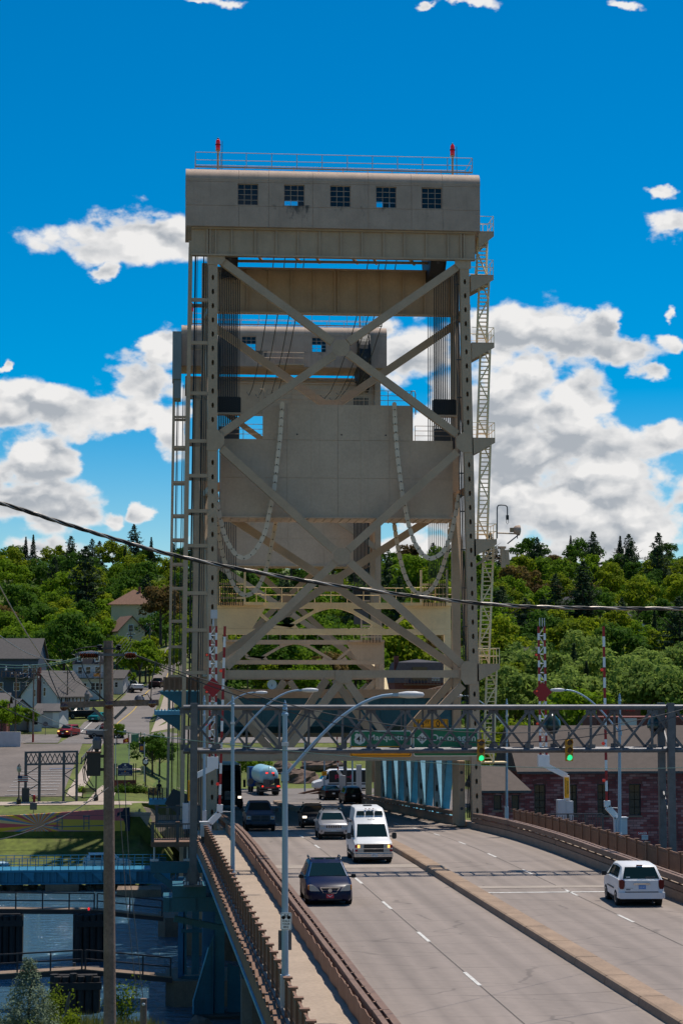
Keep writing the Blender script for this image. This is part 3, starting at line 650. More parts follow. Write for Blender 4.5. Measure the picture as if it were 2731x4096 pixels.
# ------------------------------------------------------------------ machinery houses
def house_wall(H, y, s, x0, x1, z0, z1, wins, cols, rows, missing):
    """front wall of separate sheet panels with window openings; wins: (xa, xb, za, zb)"""
    xsx = sorted(set([x0, x1]+cols+[w[0] for w in wins]+[w[1] for w in wins])); zsz = sorted(set([z0, z1]+rows+[w[2] for w in wins]+[w[3] for w in wins]))
    backing = MB()
    for i in range(len(xsx)-1):
        for j in range(len(zsz)-1):
            a, b, c, d = xsx[i], xsx[i+1], zsz[j], zsz[j+1]
            if any(w[0]-1e-4 <= a and b <= w[1]+1e-4 and w[2]-1e-4 <= c and d <= w[3]+1e-4 for w in wins): continue
            sbox(backing, a, b, y+s*0.03, y+s*0.26, c, d)
    backing.build('wall', CREAM2, H)
    cs = [x0]+sorted(cols)+[x1]; rs = [z0]+sorted(rows)+[z1]
    for i in range(len(cs)-1):
        for j in range(len(rs)-1):
            a, b, c, d = cs[i], cs[i+1], rs[j], rs[j+1]; gq = 0.016
            cut = [w for w in wins if w[0] < b-0.01 and w[1] > a+0.01 and w[2] < d-0.01 and w[3] > c+0.01]
            xs_ = sorted(set([a+gq, b-gq]+[min(max(v, a+gq), b-gq) for w in cut for v in (w[0], w[1])])); zs_ = sorted(set([c+gq, d-gq]+[min(max(v, c+gq), d-gq) for w in cut for v in (w[2], w[3])]))
            p = MB()
            for k in range(len(xs_)-1):
                for l in range(len(zs_)-1):
                    mx_, mz_ = (xs_[k]+xs_[k+1])/2, (zs_[l]+zs_[l+1])/2
                    if any(w[0] < mx_ < w[1] and w[2] < mz_ < w[3] for w in cut): continue
                    sbox(p, xs_[k], xs_[k+1], y-s*0.0, y+s*0.028, zs_[l], zs_[l+1])
            if p.v: p.build('wall_panel', CREAM2, H)
    for wi, w in enumerate(wins):
        fr = MB(); xa, xb, za, zb = w
        for q in ((xa, xa+0.05, za, zb), (xb-0.05, xb, za, zb), (xa+0.05, xb-0.05, za, za+0.05), (xa+0.05, xb-0.05, zb-0.05, zb)): sbox(fr, q[0], q[1], y+s*0.14, y+s*0.22, q[2], q[3])
        f = fr.build('window', CREAM2, H)
        nc, nr = 3, 4; mu = MB()
        for i in range(1, nc): x = xa+(xb-xa)*i/nc; sbox(mu, x-0.018, x+0.018, y+s*0.15, y+s*0.18, za+0.05, zb-0.05)
        for j in range(1, nr): z = za+(zb-za)*j/nr; sbox(mu, xa+0.05, xb-0.05, y+s*0.148, y+s*0.182, z-0.018, z+0.018)
        mu.build('muntin', CREAM2, f)
        for i in range(nc):
            for j in range(nr):
                a, b = xa+(xb-xa)*i/nc+0.025, xa+(xb-xa)*(i+1)/nc-0.025; c, d = za+(zb-za)*j/nr+0.025, za+(zb-za)*(j+1)/nr-0.025
                p = MB(); sbox(p, a, b, y+s*0.16, y+s*0.17, c, d); p.build('pane', GLASSC if (wi, i, j) in missing else GLASSD, f)
def make_house(yf, s, label, wx, missing, back, cols):
    H = thing('machinery_house', label, 'machinery house', (11.1, yf, 41.24), 'machinery houses'); z0, z1 = 41.24, 45.62; x0, x1 = 0.73, 21.5; D_ = 5.4; r = 0.95
    zw = z1-r-0.12
    wins = [(x-0.73, x+0.73, 42.80, 44.32) for x in wx]
    house_wall(H, yf, s, x0, x1, z0, zw, wins, cols, [42.72, 44.42], missing)
    # rounded eave and roof
    prof = [(0.0, zw)]+[(r*(1-math.cos(a)), zw+r*math.sin(a)) for a in [math.pi/2*i/10 for i in range(1, 11)]]+[(D_-r, z1-0.05+0.12)]
    prof += [(D_-r+r*math.sin(a), zw+r*math.cos(a)+0.05) for a in [math.pi/2*i/8 for i in range(1, 9)]]
    inner = [(p[0]*0.985+0.06, p[1]-0.07) for p in prof]
    cs = [x0-0.02]+cols+[x1+0.02]
    for i in range(len(cs)-1):
        rb = MB(); xa, xb = cs[i]+0.008, cs[i+1]-0.008; n = len(prof)
        rb.v = [(xa, yf+s*a, b) for a, b in prof]+[(xb, yf+s*a, b) for a, b in prof]+[(xa, yf+s*a, b) for a, b in inner]+[(xb, yf+s*a, b) for a, b in inner]
        for j in range(n-1): rb.f += [(j, j+1, n+j+1, n+j), (2*n+j, 3*n+j, 3*n+j+1, 2*n+j+1), (j, 2*n+j, 2*n+j+1, j+1), (n+j, n+j+1, 3*n+j+1, 3*n+j)]
        rb.f += [(0, n, 3*n, 2*n), (n-1, 3*n-1, 4*n-1, 2*n-1)]; rb.m = [0]*len(rb.f); rb.build('roof_sheet', CREAM2, H, smooth=50)
    # side walls and the far wall (open where its windows are)
    for xa in (x0, x1-0.1):
        poly = [(xa, yf+s*0.27, z0)]+[(xa, yf+s*a, b-0.06) for a, b in [(0.27, zw)]+prof[2:-2]+[(D_-0.1, zw)]]+[(xa, yf+s*(D_-0.1), z0)]
        MB().prism(poly, (0.1, 0, 0)).build('side_wall', CREAM2, H)
    bw = MB(); xq = x0
    for a, b in back: sbox(bw, xq, a, yf+s*(D_-0.12), yf+s*D_, z0, zw); sbox(bw, a, b, yf+s*(D_-0.12), yf+s*D_, z0, 43.3); xq = b
    sbox(bw, xq, x1, yf+s*(D_-0.12), yf+s*D_, z0, zw); bw.build('back_wall', CREAM2, H)
    fl = MB(); sbox(fl, x0+0.12, x1-0.12, yf+s*0.27, yf+s*(D_-0.2), z0+0.01, z0+0.1); fl.build('floor', CREAM2, H)
    # roof railing
    zr_ = z1+0.02; tp = 1.1
    for (ya) in (0.9, D_-1.0):
        for z in (zr_+0.55, zr_+tp): MB().tube((1.4, yf+s*ya, z), (21.1, yf+s*ya, z), 0.022, 6).build('rail', CREAM, H)
        tb = MB(); sbox(tb, 1.4, 21.1, yf+s*(ya-0.02), yf+s*(ya+0.02), zr_, zr_+0.11); tb.build('toe_board', CREAM, H)
        for i in range(12): x = 1.4+19.7*i/11; MB().tube((x, yf+s*ya, zr_), (x, yf+s*ya, zr_+tp), 0.022, 6).build('post', CREAM, H)
    for x in (1.4, 21.1):
        for z in (zr_+0.55, zr_+tp): MB().tube((x, yf+s*0.9, z), (x, yf+s*(D_-1.0), z), 0.022, 6).build('rail', CREAM, H)
    return H
wx_near = [at(q, 775, 137.5).x for q in (992, 1177, 1361, 1544, 1726)]
colsn = [at(600+q*.957, 760, 137.5).x for q in (372, 497, 680, 912, 1092, 1222)]
make_house(137.5, 1, 'cream machinery house with five windows on top of the near tower', wx_near, {(1,0,0),(1,1,0),(3,0,0),(3,0,1)}, [(6.4,10.2),(14.0,17.0)], colsn)
make_house(199.2, 1, 'cream machinery house of the far tower with bright lower window panes', [7.5, 14.6], {(0,i,j) for i in range(3) for j in (0,1)}|{(1,i,j) for i in range(2) for j in (0,1)}, [(5.6,10.2),(12.6,17.4)], [4.4, 10.2, 13.2, 17.6])
t = thing('lift_shaft_cap', 'grey green sheet metal box at the left end of the far machinery house', 'lift housing', (0.4, 199.2, 37))
GREYG = mat('grey_green_sheet', (0.16, 0.19, 0.185), 0.6, var=0.1, scale=0.6, streak=0.15)
MB().box2(-0.18, 0.72, 197.4, 200.6, 39.6, 44.4).build('upper_box', GREYG, t); MB().box2(-0.02, 0.70, 197.6, 200.4, 37.7, 39.57).build('lower_box', GREYG, t)
# balcony on the far machinery house
t = thing('service_balcony', 'small railed balcony on the face of the far machinery house', 'balcony', (9.6, 198.4, 41.3))
MB().box2(8.9, 13.0, 197.9, 199.1, 41.25, 41.37).build('deck', CREAM, t)
for z in (41.95, 42.5): MB().tube((8.9,197.95,z), (13.0,197.95,z), 0.03, 6).build('rail', CREAM, t)
for i in range(5): MB().tube((8.9+1.025*i,197.95,41.37), (8.9+1.025*i,197.95,42.5), 0.03, 6).build('post', CREAM, t)
# red obstruction beacons
def beacon(p, label, sc=1.0):
    t = thing('obstruction_beacon', label, 'beacon light', p, 'red beacons on the towers'); x, y, z = p
    MB().tube((x,y,z), (x,y,z+1.32), 0.075, 8).build('post', CREAM, t)
    MB().lathe([(0.10,1.30),(0.19,1.34),(0.19,1.37),(0.12,1.40)], p, 12).build('collar', CREAM, t)
    MB().lathe([(0.15,1.40),(0.165,1.44),(0.165,1.74),(0.15,1.76)], p, 12).build('lens', REDGL, t, smooth=40)
    MB().lathe([(0.21,1.76),(0.21,1.80),(0.16,1.82)], p, 12).build('band', BLACK, t)
    MB().lathe([(0.155,1.82),(0.16,1.98),(0.13,2.12),(0.06,2.20)], p, 12).build('lens', REDGL, t, smooth=40)
    MB().lathe([(0.07,2.19),(0.07,2.25),(0.03,2.29)], p, 10).build('cap', BLACK, t)
    MB().tube((x+0.30,y,z), (x+0.30,y,z+2.05), 0.022, 6).build('lightning_rod', DARKG, t)
for fx, Y_, lb in ((872,138.9,'red beacon on the left end of the near machinery house roof'),(1809,138.9,'red beacon on the right end of the near machinery house roof'),
                   (772,200.6,'small red beacon seen beside the elevator shaft on the far roof'),(1438,200.6,'small red beacon on the right of the far machinery house roof')):
    beacon((at(fx, 660, Y_).x, Y_, 45.66), lb)

# ------------------------------------------------------------------ counterweights, ropes, sheaves
def make_counterweight(yc, s, zoff, label, xoff=0):
    y1, y2 = yc, yc+s*3.5; zt, zs, zb = 29.05+zoff, 26.55+zoff, 21.05+zoff
    C_ = thing('counterweight', label, 'counterweight', (11.2, yc, zb), 'counterweights')
    pl = lambda xa, xb, za, zb_, nm='panel', d=0.0: sbox(MB(), xa, xb, y1-s*d, y1+s*0.04, za, zb_)
    core = MB(); sbox(core, 3.35, 19.75, y1+s*0.05, y2, zb+0.02, zs-0.02); sbox(core, 6.55, 16.95, y1+s*0.05, y2-s*0.02, zs-0.02, zt-0.02); core.build('block', CWM, C_)
    X_ = lambda q: at(600+q*.957, 1800, 139.8).x
    edges = [3.3, X_(470), X_(573), X_(682), X_(785), X_(888), X_(1000), X_(1092), 19.8]
    for i in range(len(edges)-1):
        a, b = edges[i]+0.01, edges[i+1]-0.01; top = zs if i in (0, len(edges)-2) else zt
        rows = [zb, zb+2.75, top] if top == zs else [zb, zb+2.75, zb+5.45, top]
        for j in range(len(rows)-1):
            p = MB(); sbox(p, a, b, y1, y1+s*0.04, rows[j]+0.012, rows[j+1]-0.012); p.build('face_plate', CWM, C_)
    for i in (1, 3, 5, 7):
        a = edges[i]; p = MB(); sbox(p, a-0.13, a+0.13, y1-s*0.025, y1-s*0.003, zb+0.05, (zs if i in (1,7) else zt)-0.05); p.build('splice_strip', CWM, C_)
    fl = MB(); sbox(fl, 3.2, 19.9, y1-s*0.22, y2+s*0.2, zb-0.10, zb-0.002); fl.build('bottom_flange', CWM, C_)
    ba = MB()
    for k in range(28): sbox(ba, 3.5+k*0.6, 3.55+k*0.6, y1-s*0.2, y2, zb-0.16, zb-0.102)
    kind(ba.build('soffit_rib', CWM, C_), 'stuff')
    for x in (8.7, 11.85, 15.0): MB().lathe([(0.06,0),(0.06,0.012)], (x, y1-0.02 if s > 0 else y1+0.01, 26.9+zoff), 8, 'y').build('bolt', BLACK, C_)
    for xa, xb, z in ((3.4, 6.4, zs), (17.1, 19.7, zs), (6.6, 16.9, zt)):
        for dz in (0.35, 0.7, 1.05):
            MB().tube((xa, y1+s*0.1, z+dz), (xb, y1+s*0.1, z+dz), 0.022, 5).build('rail', CREAM, C_)
        n = max(int((xb-xa)/1.6), 2)
        for i in range(n+1): x = xa+(xb-xa)*i/n; MB().tube((x, y1+s*0.1, z), (x, y1+s*0.1, z+1.05), 0.024, 5).build('post', CREAM, C_)
    # ladder hoops standing on the top edge
    for x in (6.2, 17.0):
        q = [(x-0.18, y1+s*0.4, zt-0.6), (x-0.18, y1+s*0.4, zt+0.9), (x-0.12, y1+s*0.4, zt+1.1), (x+0.12, y1+s*0.4, zt+1.1), (x+0.18, y1+s*0.4, zt+0.9), (x+0.18, y1+s*0.4, zt-0.6)]
        MB().path(q, 0.04, 6).build('ladder_hoop', CREAM, C_)
    return C_
make_counterweight(139.8, 1, 0, 'big cream counterweight block hanging inside the near tower')
make_counterweight(201.2, 1, 0.2, 'counterweight of the far tower seen below the near one')
def rope_set(xs_, y, za, zb, label, grp, r_=0.028, sock=True, sy=1):
    t = thing('rope_bank', label, 'wire ropes', (sum(xs_)/len(xs_), y, zb), grp)
    me = MB().tube((0,0,0), (0,0,za-zb), r_, 6).mesh('rope', ROPE)
    for x in xs_: link('rope', me, t, (x, y, zb))
    if sock:
        xa, xb = min(xs_)-0.12, max(xs_)+0.12; z = zb
        sm = MB().box2(-0.055, 0.055, -0.16, 0.16, 0, 1.0).mesh('socket', ROPE)
        for x in xs_: link('socket', sm, t, (x, y, z+0.12))
        MB().box2(xa, xb, y-0.12, y+0.3, z, z+1.08).build('socket_frame', ROPE, t)
        MB().box2(xa, xb+0.05, y-0.26, y+0.26, z-0.16, z-0.02).build('equaliser_bar', CREAM, t)
        for x in xs_: link('rope', MB().tube((0,0,0), (0,0,-2.3), r_, 6).mesh('rope', ROPE), t, (x, y, z-0.17))
        MB().box2(xa+0.1, xb-0.1, y-0.1, y+0.25, z-2.4, z-1.0).build('anchor_block', DARKG, t)
    return t
gr = 'banks of counterweight ropes'
xa = [at(877+7.3*i, 1500, 140.4).x for i in range(12)]; xb = [at(1737+7.2*i, 1500, 140.4).x for i in range(12)]
rope_set(xa, 140.4, 38.6, at(900,1650,140.4).z, 'left bank of black wire ropes down to the near counterweight', gr)
rope_set(xb, 140.4, 38.6, at(1760,1660,140.4).z, 'right bank of black wire ropes down to the near counterweight', gr)
xa2 = [at(870+7.4*i, 2200, 147).x for i in range(11)]; xb2 = [at(1714+7.5*i, 2200, 147).x for i in range(11)]
rope_set(xa2, 147.0, 39.0, at(900,2420,147).z, 'left bank of wire ropes from the near sheave down to the lift span', gr, 0.028, False)
rope_set(xb2, 147.0, 39.0, at(1750,2390,147).z, 'right bank of wire ropes from the near sheave down to the lift span', gr, 0.028, False)
rope_set([at(1416+5.5*i, 2200, 198).x for i in range(11)], 198.0, 38.0, at(1440,2400,198).z, 'far right bank of wire ropes seen under the near counterweight', gr, 0.045, True)
rope_set([at(800+5.0*i, 2200, 198).x for i in range(11)], 198.0, 38.0, at(1440,2400,198).z, 'far left bank of wire ropes behind the near left leg', gr, 0.045, False)
def sheave(x, y, z, label):
    t = thing('sheave', label, 'sheave wheel', (x, y, z-2.6), 'rope sheaves under the machinery houses')
    w = 1.0
    MB().lathe([(0.25,-w/2-0.2),(0.25,-w/2)], (x,y,z), 10, 'x').build('axle', DARKG, t)
    MB().lathe([(2.95,-w/2-0.08),(3.1,-w/2-0.08),(3.1,-w/2),(2.95,-w/2),(2.95,w/2),(3.1,w/2),(3.1,w/2+0.08),(2.95,w/2+0.08)], (x,y,z), 40, 'x').build('rim', ROPE, t)
    for i in range(8):
        a = i*math.pi/4; MB().beam((x, y+0.2*math.cos(a), z+0.2*math.sin(a)), (x, y+2.95*math.cos(a), z+2.95*math.sin(a)), 0.2, 0.2, up=(1,0,0)).build('spoke', DARKG, t)
    MB().lathe([(2.95,-0.05),(2.95,0.05)], (x,y,z), 32, 'x').build('web', ROPE, t)
for x, lb in ((3.95,'left'), (19.05,'right')):
    sheave(x, 143.7, 41.9, f'dark rope sheave over the {lb} rope bank of the near tower'); 
    sheave(x, 199.6, 41.9, f'dark rope sheave over the {lb} rope bank of the far tower')
# slack power cables between the two machinery houses
for i, X in enumerate((7.3,8.1,8.93,9.56,14.3,15.1,15.7,16.4)):
    pts = [(X+0.3*math.sin(i*2.1)*k, y, z) for k, (y, z) in enumerate(((145,41.0),(148,39.9),(152,39.1),(157,38.35),(165,37.5),(175,37.0),(185,36.9),(193,37.4),(199,38.6)))]
    pts = [(X+0.02*i*(p[1]-145)/10, p[1], p[2]-0.25*(i % 3)) for p in pts]
    tag(MB().path(pts, 0.038, 5).build('power_cable', ROPE), 'black slack cable hung from the near tower to the far machinery house', 'cable', 'power cables between the towers')

# ------------------------------------------------------------------ balance chains
def link_mesh():
    b = MB(); a, w = 0.29, 0.155
    b.prism([(-a+.10, -0.04, -w), (a-.10, -0.04, -w), (a, -0.04, -w*.45), (a, -0.04, w*.45), (a-.10, -0.04, w), (-a+.10, -0.04, w), (-a, -0.04, w*.45), (-a, -0.04, -w*.45)], (0, 0.08, 0))
    return b
LM = link_mesh().mesh('link', mat('chain_paint', (0.66, 0.52, 0.38), 0.6, var=0.12, scale=2))
PINM = MB().lathe([(0.045,-0.07),(0.045,0.07)], (0.25,0,0), 8, 'y').mesh('pin', ROPE)
def chain(pts, Y, label):
    P_ = [at(x, y, Y) for x, y in pts]
    t = thing('balance_chain', label, 'chain', tuple(P_[0]), 'balance chains inside the near tower')
    d = [0.0]
    for a, b in zip(P_, P_[1:]): d.append(d[-1]+(b-a).length)
    # smooth curve through the measured points
    def cat(i, u):
        p0, p1, p2, p3 = P_[max(i-1,0)], P_[i], P_[i+1], P_[min(i+2,len(P_)-1)]
        return 0.5*((2*p1)+(p2-p0)*u+(2*p0-5*p1+4*p2-p3)*u*u+(3*p1-p0-3*p2+p3)*u**3)
    dense = [cat(i, k/10) for i in range(len(P_)-1) for k in range(10)]+[P_[-1]]
    acc = 0; last = dense[0]; nodes = [last]
    for p in dense[1:]:
        if (p-nodes[-1]).length >= 0.50: nodes.append(p)
    for k, (a, b) in enumerate(zip(nodes, nodes[1:])):
        m = (a+b)/2; ang = -math.atan2(b.z-a.z, b.x-a.x); o = link('link', LM, t, (m.x, m.y+0.03*(k % 2), m.z), (0, ang, 0))
        link('pin', PINM, o, (m.x, m.y+0.03*(k % 2), m.z))
c2 = lambda x, y: (600+x*.957, 1400+y*.957)
q64 = lambda x, y: (640+x/2.613, 2000+y/2.613); q15 = lambda x, y: (1500+x/2.613, 2000+y/2.613)
chain([c2(553,215), c2(547,320), c2(540,400), c2(528,500), c2(518,590), c2(505,655), q64(1135,170), q64(1105,315), q64(1040,460), q64(940,585), q64(870,612), q64(800,578), q64(710,450), q64(655,300), q64(610,80), q64(585,-120), c2(282,600)], 139.25,
      'cream plate link chain over the left face of the near counterweight')
chain([c2(1020,220), c2(1024,310), c2(1030,400), c2(1037,470), c2(1045,530), c2(1055,610), q15(310,60), q15(335,200), q15(380,360), q15(440,500), q15(540,605), q15(620,605), q15(710,540), q15(770,420), q15(805,300), q15(840,140), q15(865,0), q15(885,-130), c2(1290,590)], 139.25,
      'cream plate link chain over the right face of the near counterweight')
chain([q64(1215,180), q64(1200,290), q64(1165,470), q64(1130,650), q64(1090,780), q64(1030,900), q64(960,980), q64(890,1000), q64(820,960), q64(750,850), q64(700,720), q64(655,560), q64(620,400), q64(600,230), q64(590,100)], 143.75,
      'sunlit plate link chain hanging lower behind the left of the counterweight')
chain([q15(188,180), q15(205,290), q15(222,410), q15(250,560), q15(280,690), q15(320,810), q15(380,920), q15(455,985), q15(540,975), q15(620,890), q15(680,770), q15(720,650), q15(755,520), q15(775,380), q15(790,240), q15(800,120)], 143.75,
      'sunlit plate link chain hanging lower behind the right of the counterweight')

# ------------------------------------------------------------------ stair tower on the right
ST = thing('access_ladder', 'cream stair ladder with railed platforms up the right side of the near tower', 'ladder', (22.4, 139.2, -1))
plats = [(924,1913,1974),(1098,1882,1973),(1369,1886,1976),(1750,1888,1979),(2156,1895,1986),(2655,1908,1998)]
pz = []
for k, (fy, xa_, xb_) in enumerate(plats):
    A, B = at(xa_, fy, 138.0), at(xb_, fy, 138.0); z = A.z; pz.append((z, A.x, B.x))
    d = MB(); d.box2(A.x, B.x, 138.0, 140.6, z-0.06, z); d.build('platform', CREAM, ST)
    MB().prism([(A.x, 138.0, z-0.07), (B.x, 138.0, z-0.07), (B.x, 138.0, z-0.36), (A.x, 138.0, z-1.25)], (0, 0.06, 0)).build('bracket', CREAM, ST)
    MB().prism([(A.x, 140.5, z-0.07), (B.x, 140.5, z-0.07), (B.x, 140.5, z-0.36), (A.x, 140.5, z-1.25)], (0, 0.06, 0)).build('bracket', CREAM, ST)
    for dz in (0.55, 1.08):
        MB().path([(A.x+0.02, 138.03, z+dz), (B.x-0.03, 138.03, z+dz), (B.x-0.03, 140.55, z+dz), (A.x+0.02, 140.55, z+dz)], 0.024, 5).build('rail', CREAM_LIT, ST)
    for px, py in ((B.x-0.03,138.03),(B.x-0.03,139.3),(B.x-0.03,140.55),(A.x+0.7,140.55)): MB().tube((px,py,z), (px,py,z+1.08), 0.026, 5).build('post', CREAM_LIT, ST)
RUNG = MB().beam((0,0,0), (0.70,0,0), 0.16, 0.065, up=(0,0,1)).mesh('rung', CREAM_LIT)
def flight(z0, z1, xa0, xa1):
    for dx in (0, 0.70): MB().beam((xa0+dx, 139.0, z0), (xa1+dx, 140.2, z1), 0.13, 0.2, up=(0,1,0)).build('stringer', CREAM_LIT, ST)
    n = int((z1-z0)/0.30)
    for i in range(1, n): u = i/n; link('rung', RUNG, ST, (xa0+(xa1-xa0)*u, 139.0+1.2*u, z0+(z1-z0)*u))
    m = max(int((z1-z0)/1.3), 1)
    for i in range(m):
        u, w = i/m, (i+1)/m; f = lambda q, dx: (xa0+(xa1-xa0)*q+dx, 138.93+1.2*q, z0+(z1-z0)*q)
        MB().beam(f(u, 0 if i % 2 else 0.7), f(w, 0.7 if i % 2 else 0), 0.08, 0.08).build('cross_tie', CREAM_LIT, ST)
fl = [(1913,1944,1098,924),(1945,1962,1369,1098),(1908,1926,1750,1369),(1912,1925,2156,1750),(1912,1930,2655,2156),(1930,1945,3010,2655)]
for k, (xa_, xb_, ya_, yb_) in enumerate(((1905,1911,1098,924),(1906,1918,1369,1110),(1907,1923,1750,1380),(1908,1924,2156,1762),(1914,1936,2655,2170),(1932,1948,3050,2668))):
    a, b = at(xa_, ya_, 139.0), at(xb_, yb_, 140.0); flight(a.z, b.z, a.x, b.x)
MB().box2(21.3, 23.4, 139.0, 140.4, 3.75, 3.85).build('platform', CREAM_LIT, ST)
# goose-neck lamp and floodlight out on the fifth platform
z5, xA, xB = pz[4]
t = thing('davit_lamp', 'hooked grey pipe with a black hanging lamp above the ladder platform', 'lamp', (xB, 138.2, z5))
p = [at(*q, 138.2) for q in ((1987,2154),(1987,2040),(1988,2027),(1993,2021),(2005,2020),(2020,2021),(2027,2027),(2028,2038),(2028,2062))]
MB().path(p, 0.045, 6).build('pipe', GALV, t); e = p[-1]
MB().box((e.x, e.y, e.z-0.14), (0.18,0.18,0.32)).build('lamp_body', BLACK, t); MB().path([(e.x-.06,e.y,e.z-.3),(e.x-.08,e.y,e.z-.5),(e.x,e.y,e.z-.62),(e.x+.08,e.y,e.z-.5),(e.x+.06,e.y,e.z-.3)], 0.018, 5).build('hook', BLACK, t)
t = thing('floodlight', 'round floodlight on a cantilever arm right of the ladder platform', 'floodlight', tuple(at(2030,2150,138.2)))
MB().path([at(1990,2132,138.2), at(2060,2135,138.2), at(2078,2140,138.2)], 0.05, 6).build('arm', CREAM, t); MB().path([at(2028,2175,138.2), at(2074,2138,138.2)], 0.05, 6).build('brace', GALV, t)
h = at(2062, 2120, 138.2); MB().box((h.x-0.3,h.y,h.z),(0.22,0.3,0.3)).build('ballast_box', mat('tan_box', (0.3,0.2,0.1)), t)
MB().lathe([(0.14,-0.35),(0.30,-0.2),(0.36,0.1),(0.33,0.14)], (h.x+0.15,h.y,h.z), 14, 'x').build('reflector', CREAM2, t, smooth=50)
MB().lathe([(0.30,0.14),(0.12,0.2)], (h.x+0.15,h.y,h.z), 14, 'x').build('lens', GLASSD, t); MB().box((h.x+0.1,h.y,h.z-0.35),(0.06,0.06,0.5)).build('stem', DARKG, t)
t = thing('cable_landing', 'cream steel outrigger with hanging brackets below the ladder platform', 'outrigger', tuple(at(2010,2250,139)))
for a, b in (((1990,2190),(2022,2190)),((1984,2196),(1984,2230)),((1900,2262),(1960,2225)),((1976,2220),(2020,2255)),((2008,2192),(2012,2270)),((2024,2200),(2028,2258)),((1980,2240),(2025,2215))):
    MB().beam(at(*a,139), at(*b,139), 0.3 if a[0] > 2000 else 0.16, 0.3 if a[0] > 2000 else 0.16).build('member', CREAM, t)

# ------------------------------------------------------------------ the double-deck lift span
GREYP = mat('faded_truss_paint', (0.20, 0.20, 0.19), 0.6, var=0.2, scale=1.5, streak=0.3)
LS = thing('lift_span', 'blue double deck lift span hung between the two towers', 'lift span', (11.6, 148, -1))
UD = lambda Y: zr(Y)+9.9
ya, yb = 147.6, 197.6
def span_strip(nm, m, x0, x1, za, zb):
    b = MB(); q = [ya, yb]; b.add([(x0,ya,UD(ya)+za),(x1,ya,UD(ya)+za),(x1,ya,UD(ya)+zb),(x0,ya,UD(ya)+zb),(x0,yb,UD(yb)+za),(x1,yb,UD(yb)+za),(x1,yb,UD(yb)+zb),(x0,yb,UD(yb)+zb)], [(0,1,2,3),(7,6,5,4),(4,5,1,0),(5,6,2,1),(6,7,3,2),(7,4,0,3)])
    return b.build(nm, m, LS)
span_strip('upper_deck', mat('pale_deck_concrete', (0.45,0.38,0.30), 0.85), 2.2, 21.3, -0.62, 0.0); span_strip('upper_kerb', CREAM, 2.2, 2.6, 0.01, 0.5); span_strip('upper_kerb', CREAM, 20.9, 21.3, 0.01, 0.5)
for yv in (ya-0.35, yb+0.05):
    b = MB(); b.box2(2.4, 21.2, yv, yv+0.3, UD(yv)-2.62, UD(yv)-0.66); b.build('end_floor_beam', TEAL, LS)
    b = MB(); b.box2(2.3, 21.3, yv-0.12, yv+0.42, UD(yv)-2.74, UD(yv)-2.625); b.build('beam_flange', TEAL, LS)
    b = MB(); b.box2(2.2, 21.4, yv-0.14, yv+0.3, UD(yv)-0.655, UD(yv)-0.02); b.build('deck_fascia', CREAM, LS)
    sm = MB().box2(-0.05,0.05,-0.12,-0.003,0,1.9).mesh('stiffener', TEAL)
    for i in range(11): link('stiffener', sm, LS, (3.2+1.75*i, yv, UD(yv)-2.6))
for i in range(1, 9):
    yv = ya+5.55*i; b = MB(); b.box2(3.4, 20.2, yv, yv+0.25, UD(yv)-2.2, UD(yv)-0.63); b.build('floor_beam', TEAL, LS)
for X in (3.15, 20.85):
    for dz, m in ((0.25, TEALL), (7.3, TEAL)):
        b = MB(); b.beam((X, ya, zr(ya)+dz), (X, yb, zr(yb)+dz), 0.6, 0.6); b.build('truss_chord', m, LS)
    n = 10
    for i in range(n):
        y0_, y1_ = ya+(yb-ya)*i/n, ya+(yb-ya)*(i+1)/n; up_ = i % 2
        b = MB(); p0 = (X, y0_, zr(y0_)+(0.5 if up_ else 7.0)); p1 = (X, y1_, zr(y1_)+(7.0 if up_ else 0.5))
        perf(b, p0, p1, 0.52, 0.55, (-1 if X > 10 else 1, 0, 0), 1.1, 0.16, 0.11); b.build('truss_diagonal', TEALL, LS)
        b = MB(); perf(b, (X, y1_-0.2, zr(y1_)+0.5), (X, y1_-0.2, zr(y1_)+7.0), 0.42, 0.5, (0,-1,0), 1.2, 0.16, 0.10); b.build('truss_post', GREYP, LS)
